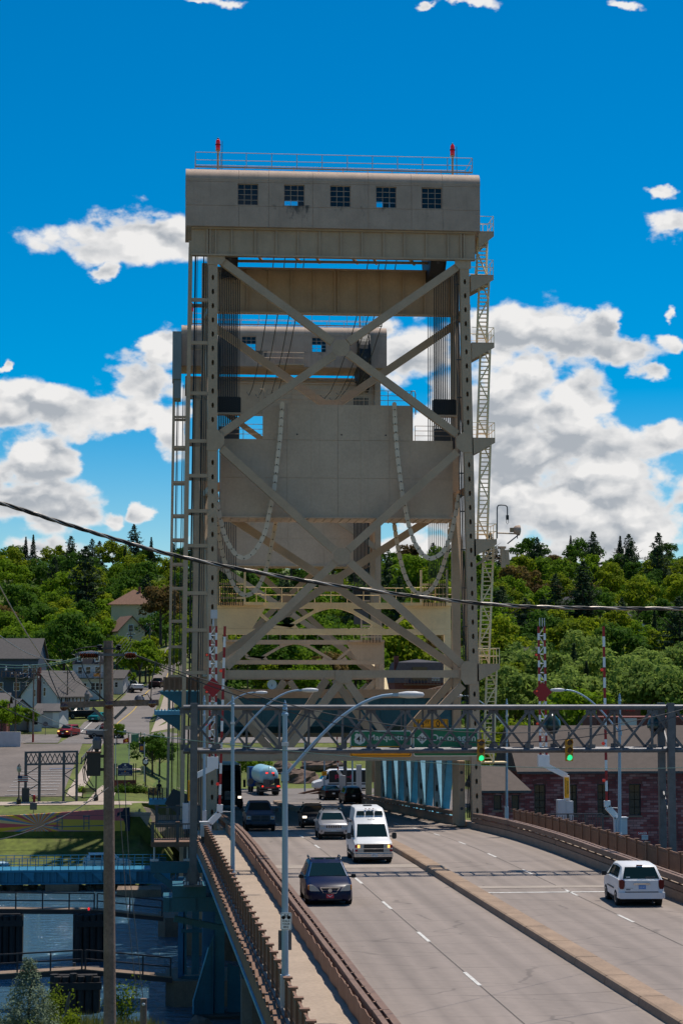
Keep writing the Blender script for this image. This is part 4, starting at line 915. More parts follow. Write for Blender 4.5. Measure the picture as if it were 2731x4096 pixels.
# lifting frames standing on the two ends of the upper deck
def lift_frame(Y, dz):
    z0, z1 = 12.95+dz, 15.35+dz; A = CREAM_LIT if dz == 0 else CREAM; ml, mr_ = 3.2, 20.75  # near frame gets the cream with bounced light painted in
    for z, h in ((z1-0.24, 0.44), (z0+0.2, 0.42)): MB().box2(ml, mr_, Y-0.25, Y+0.25, z-h/2, z+h/2).build('frame_chord', A, LS)
    for sg, xa_ in ((1, ml), (-1, mr_)):
        MB().prism([(xa_, Y-0.2, z0+0.42), (xa_+sg*2.7, Y-0.2, z0+0.42), (xa_+sg*3.65, Y-0.2, z1-0.47), (xa_, Y-0.2, z1-0.47)], (0, 0.4, 0)).build('girder_box', A, LS)
        MB().box2(min(xa_, xa_+sg*0.5), max(xa_, xa_+sg*0.5), Y-0.3, Y+0.3, UD(Y)-0.6, z0-0.02).build('hanger', A, LS)
        for i in range(4): q = xa_+sg*(0.3+0.9*i); MB().tube((q, Y-0.5, z1), (q, Y-0.5, z1+1.1), 0.028, 5).build('post', A, LS)
        for dz_ in (0.6, 1.1): MB().tube((xa_, Y-0.5, z1+dz_), (xa_+sg*3.4, Y-0.5, z1+dz_), 0.026, 5).build('rail', A, LS)
        MB().box2(min(xa_, xa_+sg*3.5), max(xa_, xa_+sg*3.5), Y-0.7, Y-0.26, z1-0.25, z1-0.02).build('walkway', A, LS)
    cx = (ml+mr_)/2
    for sg in (1, -1):
        MB().beam((cx+sg*1.1, Y, z1-0.5), (cx+sg*3.6, Y, z0+0.45), 0.26, 0.26, up=(0,1,0)).build('web_member', A, LS)
        MB().beam((cx+sg*4.2, Y, z0+0.45), (cx+sg*5.9, Y, z1-0.5), 0.24, 0.24, up=(0,1,0)).build('web_member', A, LS)
        pts = [(cx+sg*(3.9-1.3), z0+0.41)]+[(cx+sg*3.9+1.0*math.cos(math.pi*(1-i/8)), z0+0.41+0.36*(1-math.sin(math.pi*i/8))) for i in range(9)]+[(cx+sg*3.9+1.3, z0+0.41)]
        MB().prism([(x, Y-0.2, z) for x, z in pts][::(1 if sg > 0 else 1)], (0, 0.4, 0)).build('arched_gusset', A, LS)
    pts = [(cx-1.5, z1-0.46)]+[(cx-1.4+2.8*i/10, z1-0.46-0.36*(1-math.sin(math.pi*i/10))) for i in range(11)]+[(cx+1.5, z1-0.46)]
    MB().prism([(x, Y-0.2, z) for x, z in pts], (0, 0.4, 0)).build('arched_gusset', A, LS)
    for i in range(9): x = 6.9+1.22*i; MB().tube((x, Y+0.1, z1), (x, Y+0.1, z1+1.1), 0.028, 5).build('post', A, LS)
    for dz_ in (0.55, 1.1): MB().tube((6.6, Y+0.1, z1+dz_), (17.2, Y+0.1, z1+dz_), 0.026, 5).build('rail', A, LS)
    # rope take-up frames on the girder boxes
    for xa_ in (18.35, 3.3):
        for x in (xa_, xa_+1.95): MB().box2(x, x+0.14, Y-1.05, Y-0.8, z1-0.2, z1+2.4).build('takeup_post', A, LS)
        for z in (z1+0.2, z1+1.25): MB().box2(xa_+0.15, xa_+1.94, Y-1.05, Y-0.85, z, z+0.14).build('takeup_bar', A, LS)
        for i in range(11): x = xa_+0.25+0.16*i; MB().box2(x, x+0.05, Y-0.98, Y-0.9, z1-0.3, z1+1.2).build('takeup_rod', CREAM if i % 2 else ROPE, LS)
MB().prism([(19.9,203.5,13.3),(21.1,203.5,13.3),(21.9,198.2,7.0),(20.7,198.2,7.0)], (0,0.25,-0.25)).build('inclined_leg', CREAM_LIT, far_tower); MB().box2(19.3,19.9,199.0,199.5,-2.7,4.0).build('cover_plate', CREAM_LIT, far_tower)  # sunlit stretch of the far leg, tilted up, in the lightened cream
lift_frame(148.2, 0.0); lift_frame(195.4, -1.75)
# footway brackets and brown railings of the upper deck
t = thing('upper_footway', 'cantilevered upper footway bracket with brown fence left of the tower', 'footway bracket', (0.6, 149, 7))
MB().box2(-0.85, 2.15, 148.0, 160, 8.55, 8.75).build('deck', TEAL, t)
for yv in (148.0, 152.0): MB().prism([(-0.75, yv, 8.53), (2.1, yv, 8.53), (2.1, yv, 6.9), (0.9, yv, 7.4)], (0, 0.15, 0)).build('bracket', TEAL, t)
MB().box2(-1.25, 0.6, 145.0, 147.6, 7.05, 7.35).build('lower_deck_arm', TEALL, t); MB().prism([(-1.05, 145.1, 7.03), (0.6, 145.1, 7.03), (0.6, 145.1, 5.9)], (0, 2.3, 0)).build('bracket', TEAL, t)
for i in range(8): MB().box((-1.2+0.24*i, 145.2, 7.42), (0.08,0.08,0.14)).build('bolt', TEALL, t)
def plain_fence(name, label, x, y0, y1, z0, z1, h, grp, gap=1.6, xdir=False):
    t = thing(name, label, 'railing', (x, y0, z0), grp)
    n = max(int(abs(y1-y0)/gap), 1); pt = lambda u: V3((x, y0+(y1-y0)*u, z0+(z1-z0)*u)) if not xdir else V3((y0+(y1-y0)*u, x, z0+(z1-z0)*u))
    for i in range(n+1): p = pt(i/n); MB().box((p.x, p.y, p.z+h/2), (0.16,0.16,h)).build('post', BROWN if 'brown' in label else DARKG, t)
    for i in range(n):
        a, b = pt(i/n), pt((i+1)/n); m = MB()
        for dz in (h-0.06, 0.14): m.beam((a.x,a.y,a.z+dz), (b.x,b.y,b.z+dz), 0.07, 0.08)
        for k in range(8): p = a+(b-a)*((k+0.5)/8); m.box((p.x, p.y, p.z+h/2), (0.06,0.06,h-0.2))
        m.build('picket_panel', BROWN if 'brown' in label else DARKG, t)
    return t
g_ = 'fences of the upper deck'
plain_fence('deck_fence', 'short brown fence end on the upper footway left of the tower', 148.1, -0.55, 2.1, 8.75, 8.75, 1.05, g_, 0.35, True)
plain_fence('deck_fence', 'long brown fence along the right edge of the upper deck', 20.3, 147, 196, 8.05, 6.5, 1.15, g_, 1.8)
# ================================================================== sign gantry over the roadway
GY, GB = 99.0, 100.6
G = thing('sign_gantry', 'grey galvanised truss gantry carrying signs over the roadway', 'sign gantry', (13, GY, -1))
zt, zb = at(1600,2830,GY).z, at(1600,3003,GY).z
xl, xr = at(735,2830,GY).x, 27.5
for yv in (GY, GB):
    for z in (zt, zb): MB().tube((xl, yv, z), (xr, yv, z), 0.125, 10).build('chord', GALV, G, smooth=40)
def tri(x_nodes, yv, odd):
    for k, x in enumerate(x_nodes):
        MB().box((x, yv, zt-0.16), (0.5, 0.05, 0.30)).build('node_plate', GALV, G); 
        MB().beam((x, yv, zt-0.1), (x-0.02, yv, zb+0.1), 0.11, 0.11, up=(0,1,0)).build('vertical', GALV, G)
        MB().box((x, yv, zb+0.15), (0.42, 0.05, 0.28)).build('node_plate', GALV, G)
        for dx in (-1.56, 1.56):
            if xl < x+dx < xr: MB().beam((x, yv, zt-0.12), (x+dx, yv, zb+0.12), 0.115, 0.115, up=(0,1,0)).build('diagonal', GALV, G)
xo_ = at(1119, 2900, GY).x
tri([xo_+3.12*k for k in range(-1, 8) if xl < xo_+3.12*k < xr], GY, 0)
tri([xo_-1.56+3.12*k for k in range(-1, 8) if xl < xo_-1.56+3.12*k < xr], GB, 1)
for k in range(16):
    x = xl+0.4+1.56*k
    if x < xr:
        for z in (zt, zb): MB().beam((x, GY, z), (x, GB, z), 0.08, 0.08).build('cross_strut', GALV, G)
zp = at(777,3545,GY).z
for fx, ztop in ((777,2818),(2677,2808)):
    for yv in (GY-0.18, GB+0.18):
        x = at(fx, 2900, GY).x; zb_ = zp if fx < 1000 else -0.5
        MB().box2(x-0.17, x+0.17, yv-0.15, yv+0.15, zb_+0.12, zt+0.22).build('post', GALV, G)
        MB().box((x, yv, zb_+0.06), (0.95, 0.6, 0.10)).build('base_plate', GALV, G)
        for dx in (-0.38,-0.25,0.25,0.38): MB().tube((x+dx,yv-0.2,zb_+0.1), (x+dx,yv-0.2,zb_+0.26), 0.045, 6).build('anchor_bolt', WHITEG, G)
        MB().prism([(x+0.17,yv,zb_+0.11),(x+0.42,yv,zb_+0.11),(x+0.17,yv,zb_+0.8)], (0,0.03,0)).build('gusset', GALV, G); MB().prism([(x-0.17,yv,zb_+0.11),(x-0.42,yv,zb_+0.11),(x-0.17,yv,zb_+0.8)], (0,0.03,0)).build('gusset', GALV, G)
    x = at(fx, 2900, GY).x
    for i in range(5):
        z = zb_+1.2+1.7*i
        if fx > 1000: MB().beam((x, GY, z), (x, GB, z+(1.5 if i % 2 else -0.6)), 0.07, 0.07).build('lacing', GALV, G)
# ------------------------------------------------------------------ signs on the gantry
SY = GB+0.30
def sx(x): return at(x, 2950, SY).x
def sz(y): return at(1650, y, SY).z
def rrect(x0, x1, z0, z1, r, n=5):
    o = []
    for cx, cz, a0 in ((x1-r,z1-r,0),(x0+r,z1-r,90),(x0+r,z0+r,180),(x1-r,z0+r,270)):
        o += [(cx+r*math.cos(math.radians(a0+90*i/n)), cz+r*math.sin(math.radians(a0+90*i/n))) for i in range(n+1)]
    return o
def plate(name, par, pts, y, m, d=0.02): return MB().prism([(x, y, z) for x, z in pts], (0, d, 0)).build(name, m, par)
def gsign(label, x0, x1, y0, y1, ymid=None):
    X0, X1, Z1, Z0 = sx(x0), sx(x1), sz(y0), sz(y1)
    t = thing('guide_sign', label, 'road sign', ((X0+X1)/2, SY, Z0), 'signs on the gantry')
    plate('panel', t, rrect(X0, X1, Z0, Z1, 0.15), SY+0.02, GALV, 0.04)
    if ymid:
        Zm = sz(ymid)
        plate('border', t, rrect(X0, X1, Zm, Z1, 0.12), SY+0.012, SIGNW, 0.007); plate('field', t, rrect(X0+.05, X1-.05, Zm+.002, Z1-.05, 0.09), SY+0.004, SIGNG, 0.007)
        plate('lane_panel', t, rrect(X0, X1, Z0, Zm-0.005, 0.12), SY+0.012, SIGNY, 0.007)
        r_ = rrect(X0+.04, X1-.04, Z0+.04, Zm-0.03, 0.1); r2 = rrect(X0+.075, X1-.075, Z0+.075, Zm-0.03, 0.08)
        plate('lane_border', t, r_, SY+0.0095, BLACK, 0.002); plate('lane_field', t, r2, SY+0.005, SIGNY, 0.004)
    else:
        plate('border', t, rrect(X0, X1, Z0, Z1, 0.14), SY+0.012, SIGNW, 0.007); plate('field', t, rrect(X0+.05, X1-.05, Z0+.05, Z1-.05, 0.1), SY+0.004, SIGNG, 0.007)
    for q in (X0+0.5, X1-0.5): MB().box2(q-0.04, q+0.04, SY+0.07, SY+0.13, Z0+0.1, zt+0.1).build('hanger', GALV, t)
    return t, X0, X1, Z0, Z1
cS = lambda x, y: (1380+x/2.529, 2830+y/2.529)
def spt(x, y): q = cS(x, y); p = at(q[0], q[1], SY); return V3((p.x, SY-0.002, p.z))
t, *_ = gsign('green and amber overhead sign reading Marquette left lane', 1400, 1645, 2922, 3028, 2984)
text('Marquette', 'lettering', SIGNW, t, spt(432, 312), 0.37, bold=0.012, fit=spt(628,0).x-spt(238,0).x)
text('LEFT LANE', 'lettering', BLACK, t, spt(330, 441), 0.24, bold=0.014, fit=spt(562,0).x-spt(90,0).x)
p = spt(147, 318); w_, h_ = 0.28, 0.30
sh_ = [(-.42,.9),(-.15,.80),(0,.92),(.15,.80),(.42,.9),(.56,1.0),(.92,.62),(.80,.35),(1.0,-.1),(.85,-.62),(.35,-.86),(0,-1.0),(-.35,-.86),(-.85,-.62),(-1.0,-.1),(-.80,.35),(-.92,.62),(-.56,1.0)]
plate('route_shield', t, [(p.x+a*w_, p.z+b_*h_) for a, b_ in sh_], SY-0.002, SIGNW, 0.005); text('41', 'lettering', BLACK, t, V3((p.x, SY-0.008, p.z)), 0.27, bold=0.012, fit=0.34)
t, *_ = gsign('green overhead sign reading 26 Ontonagon right lane', 1652, 1912, 2913, 3026)
text('Ontonagon', 'lettering', SIGNW, t, spt(1092, 316), 0.46, bold=0.012, fit=spt(1318,0).x-spt(868,0).x); text('RIGHT LANE', 'lettering', SIGNW, t, spt(1005, 424), 0.22, bold=0.01, fit=spt(1170,0).x-spt(840,0).x)
p = spt(777, 313); plate('route_diamond', t, [(p.x-.29,p.z),(p.x,p.z-.29),(p.x+.29,p.z),(p.x,p.z+.29)], SY-0.002, SIGNW, 0.005); text('26', 'lettering', BLACK, t, V3((p.x, SY-0.008, p.z)), 0.22, bold=0.008, fit=0.28)
X0, X1, Z1, Z0 = sx(1653), sx(1792), sz(2877), sz(2911)
t = thing('clearance_sign', 'amber sign on the gantry reading 14 FT 0 IN', 'road sign', ((X0+X1)/2, SY, Z0), 'signs on the gantry')
plate('panel', t, rrect(X0, X1, Z0, Z1, 0.05), SY+0.02, SIGNY, 0.03); plate('border', t, rrect(X0+.03, X1-.03, Z0+.03, Z1-.03, 0.04), SY+0.015, BLACK, 0.004); plate('field', t, rrect(X0+.055, X1-.055, Z0+.055, Z1-.055, 0.03), SY+0.010, SIGNY, 0.004)
for s_, x, y, h in (('14', 765, 165, 0.30), ('FT', 830, 150, 0.14), ('0', 937, 165, 0.30), ('IN', 985, 150, 0.14)): text(s_, 'lettering', BLACK, t, spt(x, y)+V3((0,0.004,0)), h, bold=0.008)
for q in (X0+0.3, X1-0.3): MB().box2(q-0.03, q+0.03, SY+0.06, SY+0.10, Z0-0.3, Z1-0.05).build('hanger', GALV, t)
def signal(fx0, fx1, fy0, fy1, label):
    y = GY-0.42; a, b = at(fx0, fy0, y), at(fx1, fy1, y); cx = (a.x+b.x)/2; w = b.x-a.x; h = a.z-b.z
    t = thing('traffic_signal', label, 'traffic light', (cx, y, b.z), 'traffic signals on the gantry')
    for i in range(3):
        z0 = b.z+h*i/3
        MB().box2(cx-w/2, cx+w/2, y-0.02, y+0.20, z0+0.006, z0+h/3-0.006).build('housing', TRAFFY, t)
        z = z0+h/6; r = w*0.40
        MB().lathe([(r,-0.045),(r,-0.02)], (cx,y,z), 16, 'y').build('lens', GREENL if i == 0 else DIMLENS, t)
        v = MB(); n = 10
        for k in range(n+1):
            a_ = math.radians(-15+210*k/n); c_, s_ = math.cos(a_), math.sin(a_)
            v.v += [(cx+r*1.06*c_, y-0.02, z+r*1.06*s_), (cx+r*1.06*c_, y-0.24, z+r*1.06*s_+0.0), (cx+r*1.14*c_, y-0.02, z+r*1.14*s_), (cx+r*1.14*c_, y-0.24, z+r*1.14*s_)]
        for k in range(n): q = 4*k; v.f += [(q,q+1,q+5,q+4),(q+2,q+6,q+7,q+3),(q+1,q+3,q+7,q+5)]
        v.m = [0]*len(v.f); v.build('visor', TRAFFY, t)
    MB().tube((cx,y+0.1,a.z), (cx,y+0.1,a.z+0.35), 0.04, 6).build('hanger', GALV, t); MB().box2(cx-0.05,cx+0.05,y+0.2,GY,zb-0.06,zb+0.06).build('clamp', GALV, t)
signal(1909, 1937, 2957, 3047, 'yellow traffic signal showing green beside the Ontonagon sign')
signal(2261, 2290, 2955, 3045, 'yellow traffic signal showing green in front of the brick building')
def bell(fx, fy):
    p = at(fx, fy, GB+0.5); t = thing('hanging_lamp', 'dark teal bell shaped lamp hung behind the gantry', 'lamp', (p.x,p.y,p.z-0.5), 'bell lamps behind the gantry')
    MB().lathe([(0.10,0.55),(0.22,0.42),(0.42,0.2),(0.48,-0.1),(0.46,-0.2)], tuple(p), 16).build('shade', mat('dark_teal_enamel',(0.01,0.035,0.035),0.3,coat=0.5), t, smooth=50); MB().lathe([(0.40,-0.2),(0.28,-0.45),(0.1,-0.5)], tuple(p), 16).build('bowl', GLASSD, t, smooth=50); MB().tube((p.x,p.y,p.z+0.5),(p.x,p.y,p.z+0.95),0.06,8).build('stem', LAMPM, t)
bell(2205, 2897); bell(2623, 2897)

# ------------------------------------------------------------------ bridge gates
def stripes(t, p0, p1, w, d, n, name='stripe', first=RED):
    p0, p1 = V3(p0), V3(p1)
    for i in range(n): MB().beam(p0+(p1-p0)*(i/n), p0+(p1-p0)*((i+1)/n), w, d, up=(0,1,0)).build(name, (RED if i % 2 == 0 else WHITE) if first is RED else (WHITE if i % 2 == 0 else RED), t)
def lattice_gate(label, Y, fa, fb, y0, y1, crank, panel, box, diamond, tip=True):
    a0, a1, b0, b1 = at(fa[0], y0, Y), at(fa[1], y1, Y), at(fb[0], y0, Y), at(fb[1], y1, Y)
    t = thing('barrier_gate', label, 'barrier gate', (a0.x, Y, box[4]), 'raised lattice barrier gates')
    n = 19
    stripes(t, a0, a1, 0.13, 0.13, n); stripes(t, b0, b1, 0.13, 0.13, n)
    for i in range(14):
        u, v = i/14, (i+1)/14; p, q = a0+(a1-a0)*u, b0+(b1-b0)*u; q2 = b0+(b1-b0)*v; p2 = a0+(a1-a0)*v
        MB().tube(p, q, 0.035, 5).build('tie', WHITE, t); MB().tube(*((p, q2) if i % 2 else (q, p2)), 0.028, 5).build('lacing', WHITE, t)
    c = at(*diamond, Y-0.15); MB().prism([(c.x-.62,c.y,c.z),(c.x,c.y,c.z-.64),(c.x+.62,c.y,c.z),(c.x,c.y,c.z+.64)], (0,0.04,0)).build('diamond_panel', RED, t)
    for f in (0.25, 0.5, 0.78):
        p = a0+(a1-a0)*f; MB().box((p.x-0.2,p.y-0.1,p.z),(0.2,0.15,0.2)).build('lamp', BLACK, t); MB().lathe([(0.08,-0.2),(0.08,-0.17)], (p.x-0.2,p.y,p.z), 10, 'y').build('lamp_lens', REDGL, t)
    if tip: e = (a1+b1)/2; MB().box((e.x+0.05,e.y,e.z+0.75),(0.42,0.25,0.55)).build('counter_box', WHITEG, t); MB().tube((e.x,e.y,e.z),(e.x,e.y,e.z+0.5),0.06,6).build('stem', WHITEG, t)
    else:
        for dx in (-0.12,0.05,0.2): e = (a1+b1)/2; MB().tube((e.x+dx,e.y,e.z),(e.x+dx,e.y,e.z+0.55),0.03,5).build('tip_rod', WHITEG, t)
    m_ = (a0+b0)/2; MB().box((m_.x,Y,m_.z-0.3),(0.72,0.4,0.75)).build('clamp', WHITE, t)
    cp = [at(*q, Y) for q in crank]
    for p, q in zip(cp, cp[1:]): MB().beam(p, q, 0.34, 0.34, up=(0,1,0)).build('crank_arm', WHITE, t)
    x0, x1, ya_, yb_, z0, z1 = box; MB().box2(x0, x1, ya_, yb_, z0, z1).build('cabinet', WHITEG, t); MB().box2(x1+0.02, x1+0.5, ya_+0.05, yb_-0.05, z0, z1-0.08).build('cabinet', WHITEG, t)
    p0, p1 = at(panel[0], panel[1], Y-0.32), at(panel[2], panel[3], Y-0.32); MB().box2(p0.x, p1.x, Y-0.34, Y-0.30, p1.z, p0.z).build('danger_panel', SIGNY, t)
    cx, cz = (p0.x+p1.x)/2, (p0.z+p1.z)/2; W_ = p1.x-p0.x
    text('DANGER', 'lettering', BLACK, t, V3((cx+W_*0.17, Y-0.345, cz)), W_*0.34, rot=(math.pi/2, (math.pi/2 if label.startswith('right') else -math.pi/2), 0), fit=(p0.z-p1.z)*0.62)
    text('STAND CLEAR OF GATE', 'lettering', BLACK, t, V3((cx-W_*0.25, Y-0.345, cz)), W_*0.17, rot=(math.pi/2, (math.pi/2 if label.startswith('right') else -math.pi/2), 0), fit=(p0.z-p1.z)*0.85)
    return t
Yg = 127.0
def gb(fx0, fx1, fy0, fy1, Y, d=0.6): a, b = at(fx0, fy0, Y), at(fx1, fy1, Y); return (a.x, b.x, Y-d/2, Y+d/2, b.z, a.z)
lattice_gate('left raised red and white lattice gate in front of the tower leg', Yg, (839,841), (863,866), 3032, 2504, ((852,3052),(855,3068),(772,3110),(766,3240)), (753,3121,763,3204), gb(731,754,3213,3315,Yg), (852,2750))
lattice_gate('right raised red and white lattice gate over the brick building roof', Yg, (2160,2152), (2184,2176), 3024, 2506, ((2172,3044),(2176,3060),(2264,3103),(2266,3200)), (2255,3109,2275,3192), gb(2226,2258,3199,3280,Yg), (2168,2768), False)
def arm_gate(label, Y, f0, f1, crank, box):
    a, b = at(*f0, Y), at(*f1, Y); t = thing('arm_gate', label, 'barrier gate', (a.x, Y, box[4]), 'raised striped arm gates')
    stripes(t, a, b, 0.15, 0.06, 17, first=RED)
    cp = [at(*q, Y) for q in crank]
    for p, q in zip(cp, cp[1:]): MB().beam(p, q, 0.34, 0.34, up=(0,1,0)).build('crank_arm', WHITE, t)
    x0, x1, ya_, yb_, z0, z1 = box; MB().box2(x0, x1, ya_, yb_, z0, z1).build('cabinet', WHITEG, t); MB().box2(x0-0.06, x1+0.06, ya_-0.06, yb_+0.06, z1+0.001, z1+0.06).build('lid', WHITEG, t)
    for f in (0.12, 0.33, 0.54, 0.75): p = a+(b-a)*f; MB().lathe([(0.07,-0.12),(0.10,-0.10),(0.10,-0.04)], (p.x-0.16,p.y,p.z), 10, 'y').build('lamp', REDGL, t); MB().beam((p.x-0.16,p.y-0.03,p.z),(p.x,p.y-0.03,p.z),0.03,0.03).build('lamp_bracket', DARKG, t)
    MB().path([(cp[0].x+0.15,Y-0.1,cp[0].z-0.4),(cp[0].x+0.7,Y-0.1,cp[0].z-0.42),(cp[0].x+0.68,Y-0.1,cp[0].z+0.6)], 0.03, 5).build('support_rod', WHITEG, t)
arm_gate('thin striped gate arm standing between the left leg and lamp posts', 118.0, (879,3222), (900,2505), ((880,3218),(879,3252),(836,3296),(834,3340)), gb(802,834,3290,3345,118.0))
arm_gate('thin striped gate arm standing beside the right lamp post', 118.0, (2425,3206), (2412,2505), ((2426,3203),(2427,3228),(2464,3268),(2466,3330)), gb(2460,2503,3272,3336,118.0))

# ------------------------------------------------------------------ lamp posts with long curved arms
def lamp_post(label, Y, fx, fbase, ftop, head, left=False):
    top = at(fx, ftop, Y); bz = at(fx, fbase, Y).z; x = top.x; x0 = at(fx, fbase, Y).x
    t = thing('lamp_post', label, 'lamp post', (x0, Y, bz), 'pale blue lamp posts along the bridge')
    MB().box((x0, Y, bz+0.45), (0.26,0.26,0.9)).build('base', WHITEG, t)
    MB().tube((x0, Y, bz), (x, Y, top.z-0.45), 0.105, 10, 0.07).build('pole', LAMPM, t, smooth=50)
    MB().lathe([(0.10,-0.45),(0.10,-0.40),(0.07,-0.36),(0.07,-0.26),(0.05,-0.2),(0.06,-0.16),(0.005,0.0)], (x,Y,top.z), 10).build('finial', LAMPM, t)
    h = at(head[0], head[1], Y); s_ = -1 if left else 1; zs = top.z-2.15
    MB().lathe([(0.11,-0.14),(0.11,0.1)], (x,Y,zs), 10).build('clamp', LAMPM, t)
    pts = []
    for i in range(11):
        u = i/10; pts.append((x+(h.x-x)*(u**0.92)*0.86, Y, zs+(h.z-zs)*(1-(1-u)**1.9)))
    MB().path(pts, 0.045, 8).build('arm', LAMPM, t, smooth=60)
    MB().beam(pts[-1], (h.x-s_*0.05, Y, h.z), 0.09, 0.09).build('head_stem', LAMPM, t)
    MB().lathe([(0.02,-0.40),(0.07,-0.32),(0.105,-0.1),(0.105,0.15),(0.07,0.36),(0.02,0.40)], (h.x, Y, h.z), 10, 'x').build('lamp_head', WHITEG, t, smooth=60)
    MB().box((x, Y-0.12, zs+0.9), (0.2,0.1,0.1)).build('sensor', WHITEG, t)
    return t, x, bz
t2, lx, lb = lamp_post('nearest pale blue lamp post at the footway railing', 56.8, 1140, 4030, 2799, (1640,2779))
lamp_post('second pale blue lamp post left of the footway', 90.0, 931, 3570, 2780, (1238,2761))
lamp_post('third pale blue lamp post beside the left tower leg', 126.0, 818, 3300, 2779, (1045,2770))
lamp_post('pale blue lamp post on the footway in front of the tall brick wall', 107.0, 2476, 3400, 2772, (2228,2760), True)
lamp_post('pale blue lamp post between the tower and the brick building', 142.0, 2025, 3278, 2793, (1828,2783), True)
# walk-your-bike sign strapped to the nearest lamp post
c2_ = lambda x, y, Y: at(800+x/1.568, 3000+y/1.568, Y)
Yq = 56.62; a, b_ = c2_(505,1020,Yq), c2_(575,1128,Yq)
t = thing('walk_bike_sign', 'white sign with a bicycle reading walk your bike', 'road sign', ((a.x+b_.x)/2, Yq, b_.z))
plate('panel', t, rrect(a.x, b_.x, b_.z, a.z, 0.04), Yq, SIGNW, 0.012); plate('border', t, rrect(a.x+.012, b_.x-.012, b_.z+.012, a.z-.012, 0.035), Yq-0.003, BLACK, 0.002); plate('field', t, rrect(a.x+.022, b_.x-.022, b_.z+.022, a.z-.022, 0.03), Yq-0.005, SIGNW, 0.002)
for s_, y in (('WALK',1073),('YOUR',1091),('BIKE',1110)): q = c2_(540, y, Yq); text(s_, 'lettering', BLACK, t, V3((q.x,Yq-0.007,q.z)), 0.055, bold=0.012)
bk = MB(); q = c2_(540,1046,Yq); yb_ = Yq-0.009
for dx in (-0.075, 0.075):
    pr = [(0.052,0),(0.052,0.004),(0.040,0.004),(0.040,0)]; bk.lathe(pr, (q.x+dx,yb_,q.z-0.02), 16, 'y')
for (x0,z0),(x1,z1) in (((-.075,-.02),(-.02,-.02)),((-.075,-.02),(-.035,.05)),((-.02,-.02),(-.04,.065)),((-.02,-.02),(.05,.045)),((-.035,.045),(.05,.045)),((.075,-.02),(.045,.065)),((.045,.065),(.075,.07)),((-.055,.068),(-.02,.068))):
    bk.beam((q.x+x0,yb_,q.z+z0),(q.x+x1,yb_,q.z+z1),0.012,0.004,up=(0,1,0))
bk.build('bicycle_symbol', BLACK, t)
a, b_ = c2_(492,1133,Yq+0.25), c2_(575,1257,Yq+0.25); tag(MB().box2(a.x,b_.x,Yq+0.32,Yq+0.335,b_.z,a.z).build('blank_sign', GALV), 'bare grey back of a sign on the nearest lamp post', 'road sign')

# ------------------------------------------------------------------ left side platforms, gate machinery decks, approach steel and piers
def deck(label, Y, x0, x1, z, d):
    t = thing('viewing_deck', label, 'footway deck', ((x0+x1)/2, Y, z), 'decks beside the left tower leg')
    MB().box2(x0, x1, Y, Y+d, z-0.28, z).build('slab', MATS['rusty_slab_edge'], t)
    n = max(int((x1-x0)/1.25), 1)
    for i in range(n+1):
        x = x0+0.1+(x1-x0-0.2)*i/n; MB().box2(x-0.09,x+0.09,Y+0.02,Y+0.2,z,z+1.12).build('post', DARKG, t); MB().box2(x-0.13,x+0.13,Y-0.01,Y+0.23,z+1.121,z+1.18).build('cap', BROWN, t)
    for i in range(n):
        a = x0+0.1+(x1-x0-0.2)*i/n+0.1; b = x0+0.1+(x1-x0-0.2)*(i+1)/n-0.1; m = MB(); m.box2(a,b,Y+0.07,Y+0.14,z+1.0,z+1.08); m.box2(a,b,Y+0.07,Y+0.14,z+0.12,z+0.2)
        for k in range(9): x = a+(b-a)*(k+.5)/9; m.box2(x-0.016,x+0.016,Y+0.09,Y+0.12,z+0.2,z+1.0)
        m.build('picket_panel', DARKG, t)
    return t
deck('lower viewing deck with dark railing left of the footway', 118.0, -1.15, 1.95, 0.08, 3.0)
deck('rear viewing deck with dark railing beside the left tower leg', 134.5, -1.05, 1.95, 0.05, 3.0)
t = thing('deck_bracket', 'teal cantilever beam and strut under the viewing deck', 'bracket', (0.5, 119, -2))
MB().box2(-1.15, 3.0, 118.4, 118.9, -1.75, -1.1).build('beam', TEAL, t); MB().beam((-0.9,118.6,-1.8),(2.6,118.6,-4.2),0.3,0.35).build('strut', TEAL, t)
for x in (-0.95, 1.0):
    MB().tube((x,118.6,-1.1),(x,118.6,-0.22),0.06,6).build('hanger', WHITEG, t); MB().box((x,118.6,-1.0),(0.5,0.3,0.12)).build('bolted_foot', WHITEG, t)
t = thing('gantry_bracket', 'teal beam carrying the left gantry post over the water', 'bracket', (2, 100, -3))
MB().box2(-0.35, 4.2, 99.3, 101.7, -1.85, -1.15).build('beam', TEAL, t); MB().box2(0.1, 1.75, 99.25, 101.75, -1.14, zp-0.005).build('seat_plate', TEAL, t); MB().beam((0.2,100.5,-2.3),(4.0,100.5,-3.1),0.3,0.3).build('strut', TEAL, t)
for x in (-0.1, 1.2): MB().box2(x,x+0.06,99.22,99.29,-1.8,-1.2).build('stiffener', TEAL, t)
# steel bent in front of the left leg
Yb = 111.0
t = thing('approach_bent', 'tall blue steel bent with flared gusset foot under the approach', 'bridge bent', (2.2, Yb, -9.2))
def bx(f): return at(580+f/3.136, 3800, Yb).x
def bz_(f): return at(800, 3500+f/3.136, Yb).z
MB().box2(bx(722), bx(875), Yb+0.5, Yb+1.3, bz_(1750), -0.6).build('column', BLUE, t); MB().box2(bx(878), bx(1000), Yb+0.2, Yb+1.0, bz_(1750), -0.6).build('column', TEAL, t)
for i in range(9): x = bx(735+15*i); MB().box2(x-0.02,x+0.02,Yb+0.47,Yb+0.497,bz_(900),-0.7).build('rib', BLUE, t)
MB().prism([(bx(608),Yb,bz_(1750)),(bx(862),Yb,bz_(1750)),(bx(862),Yb,bz_(760)),(bx(800),Yb,bz_(910)),(bx(610),Yb,bz_(1570))], (0,0.08,0)).build('gusset_foot', TEAL, t)
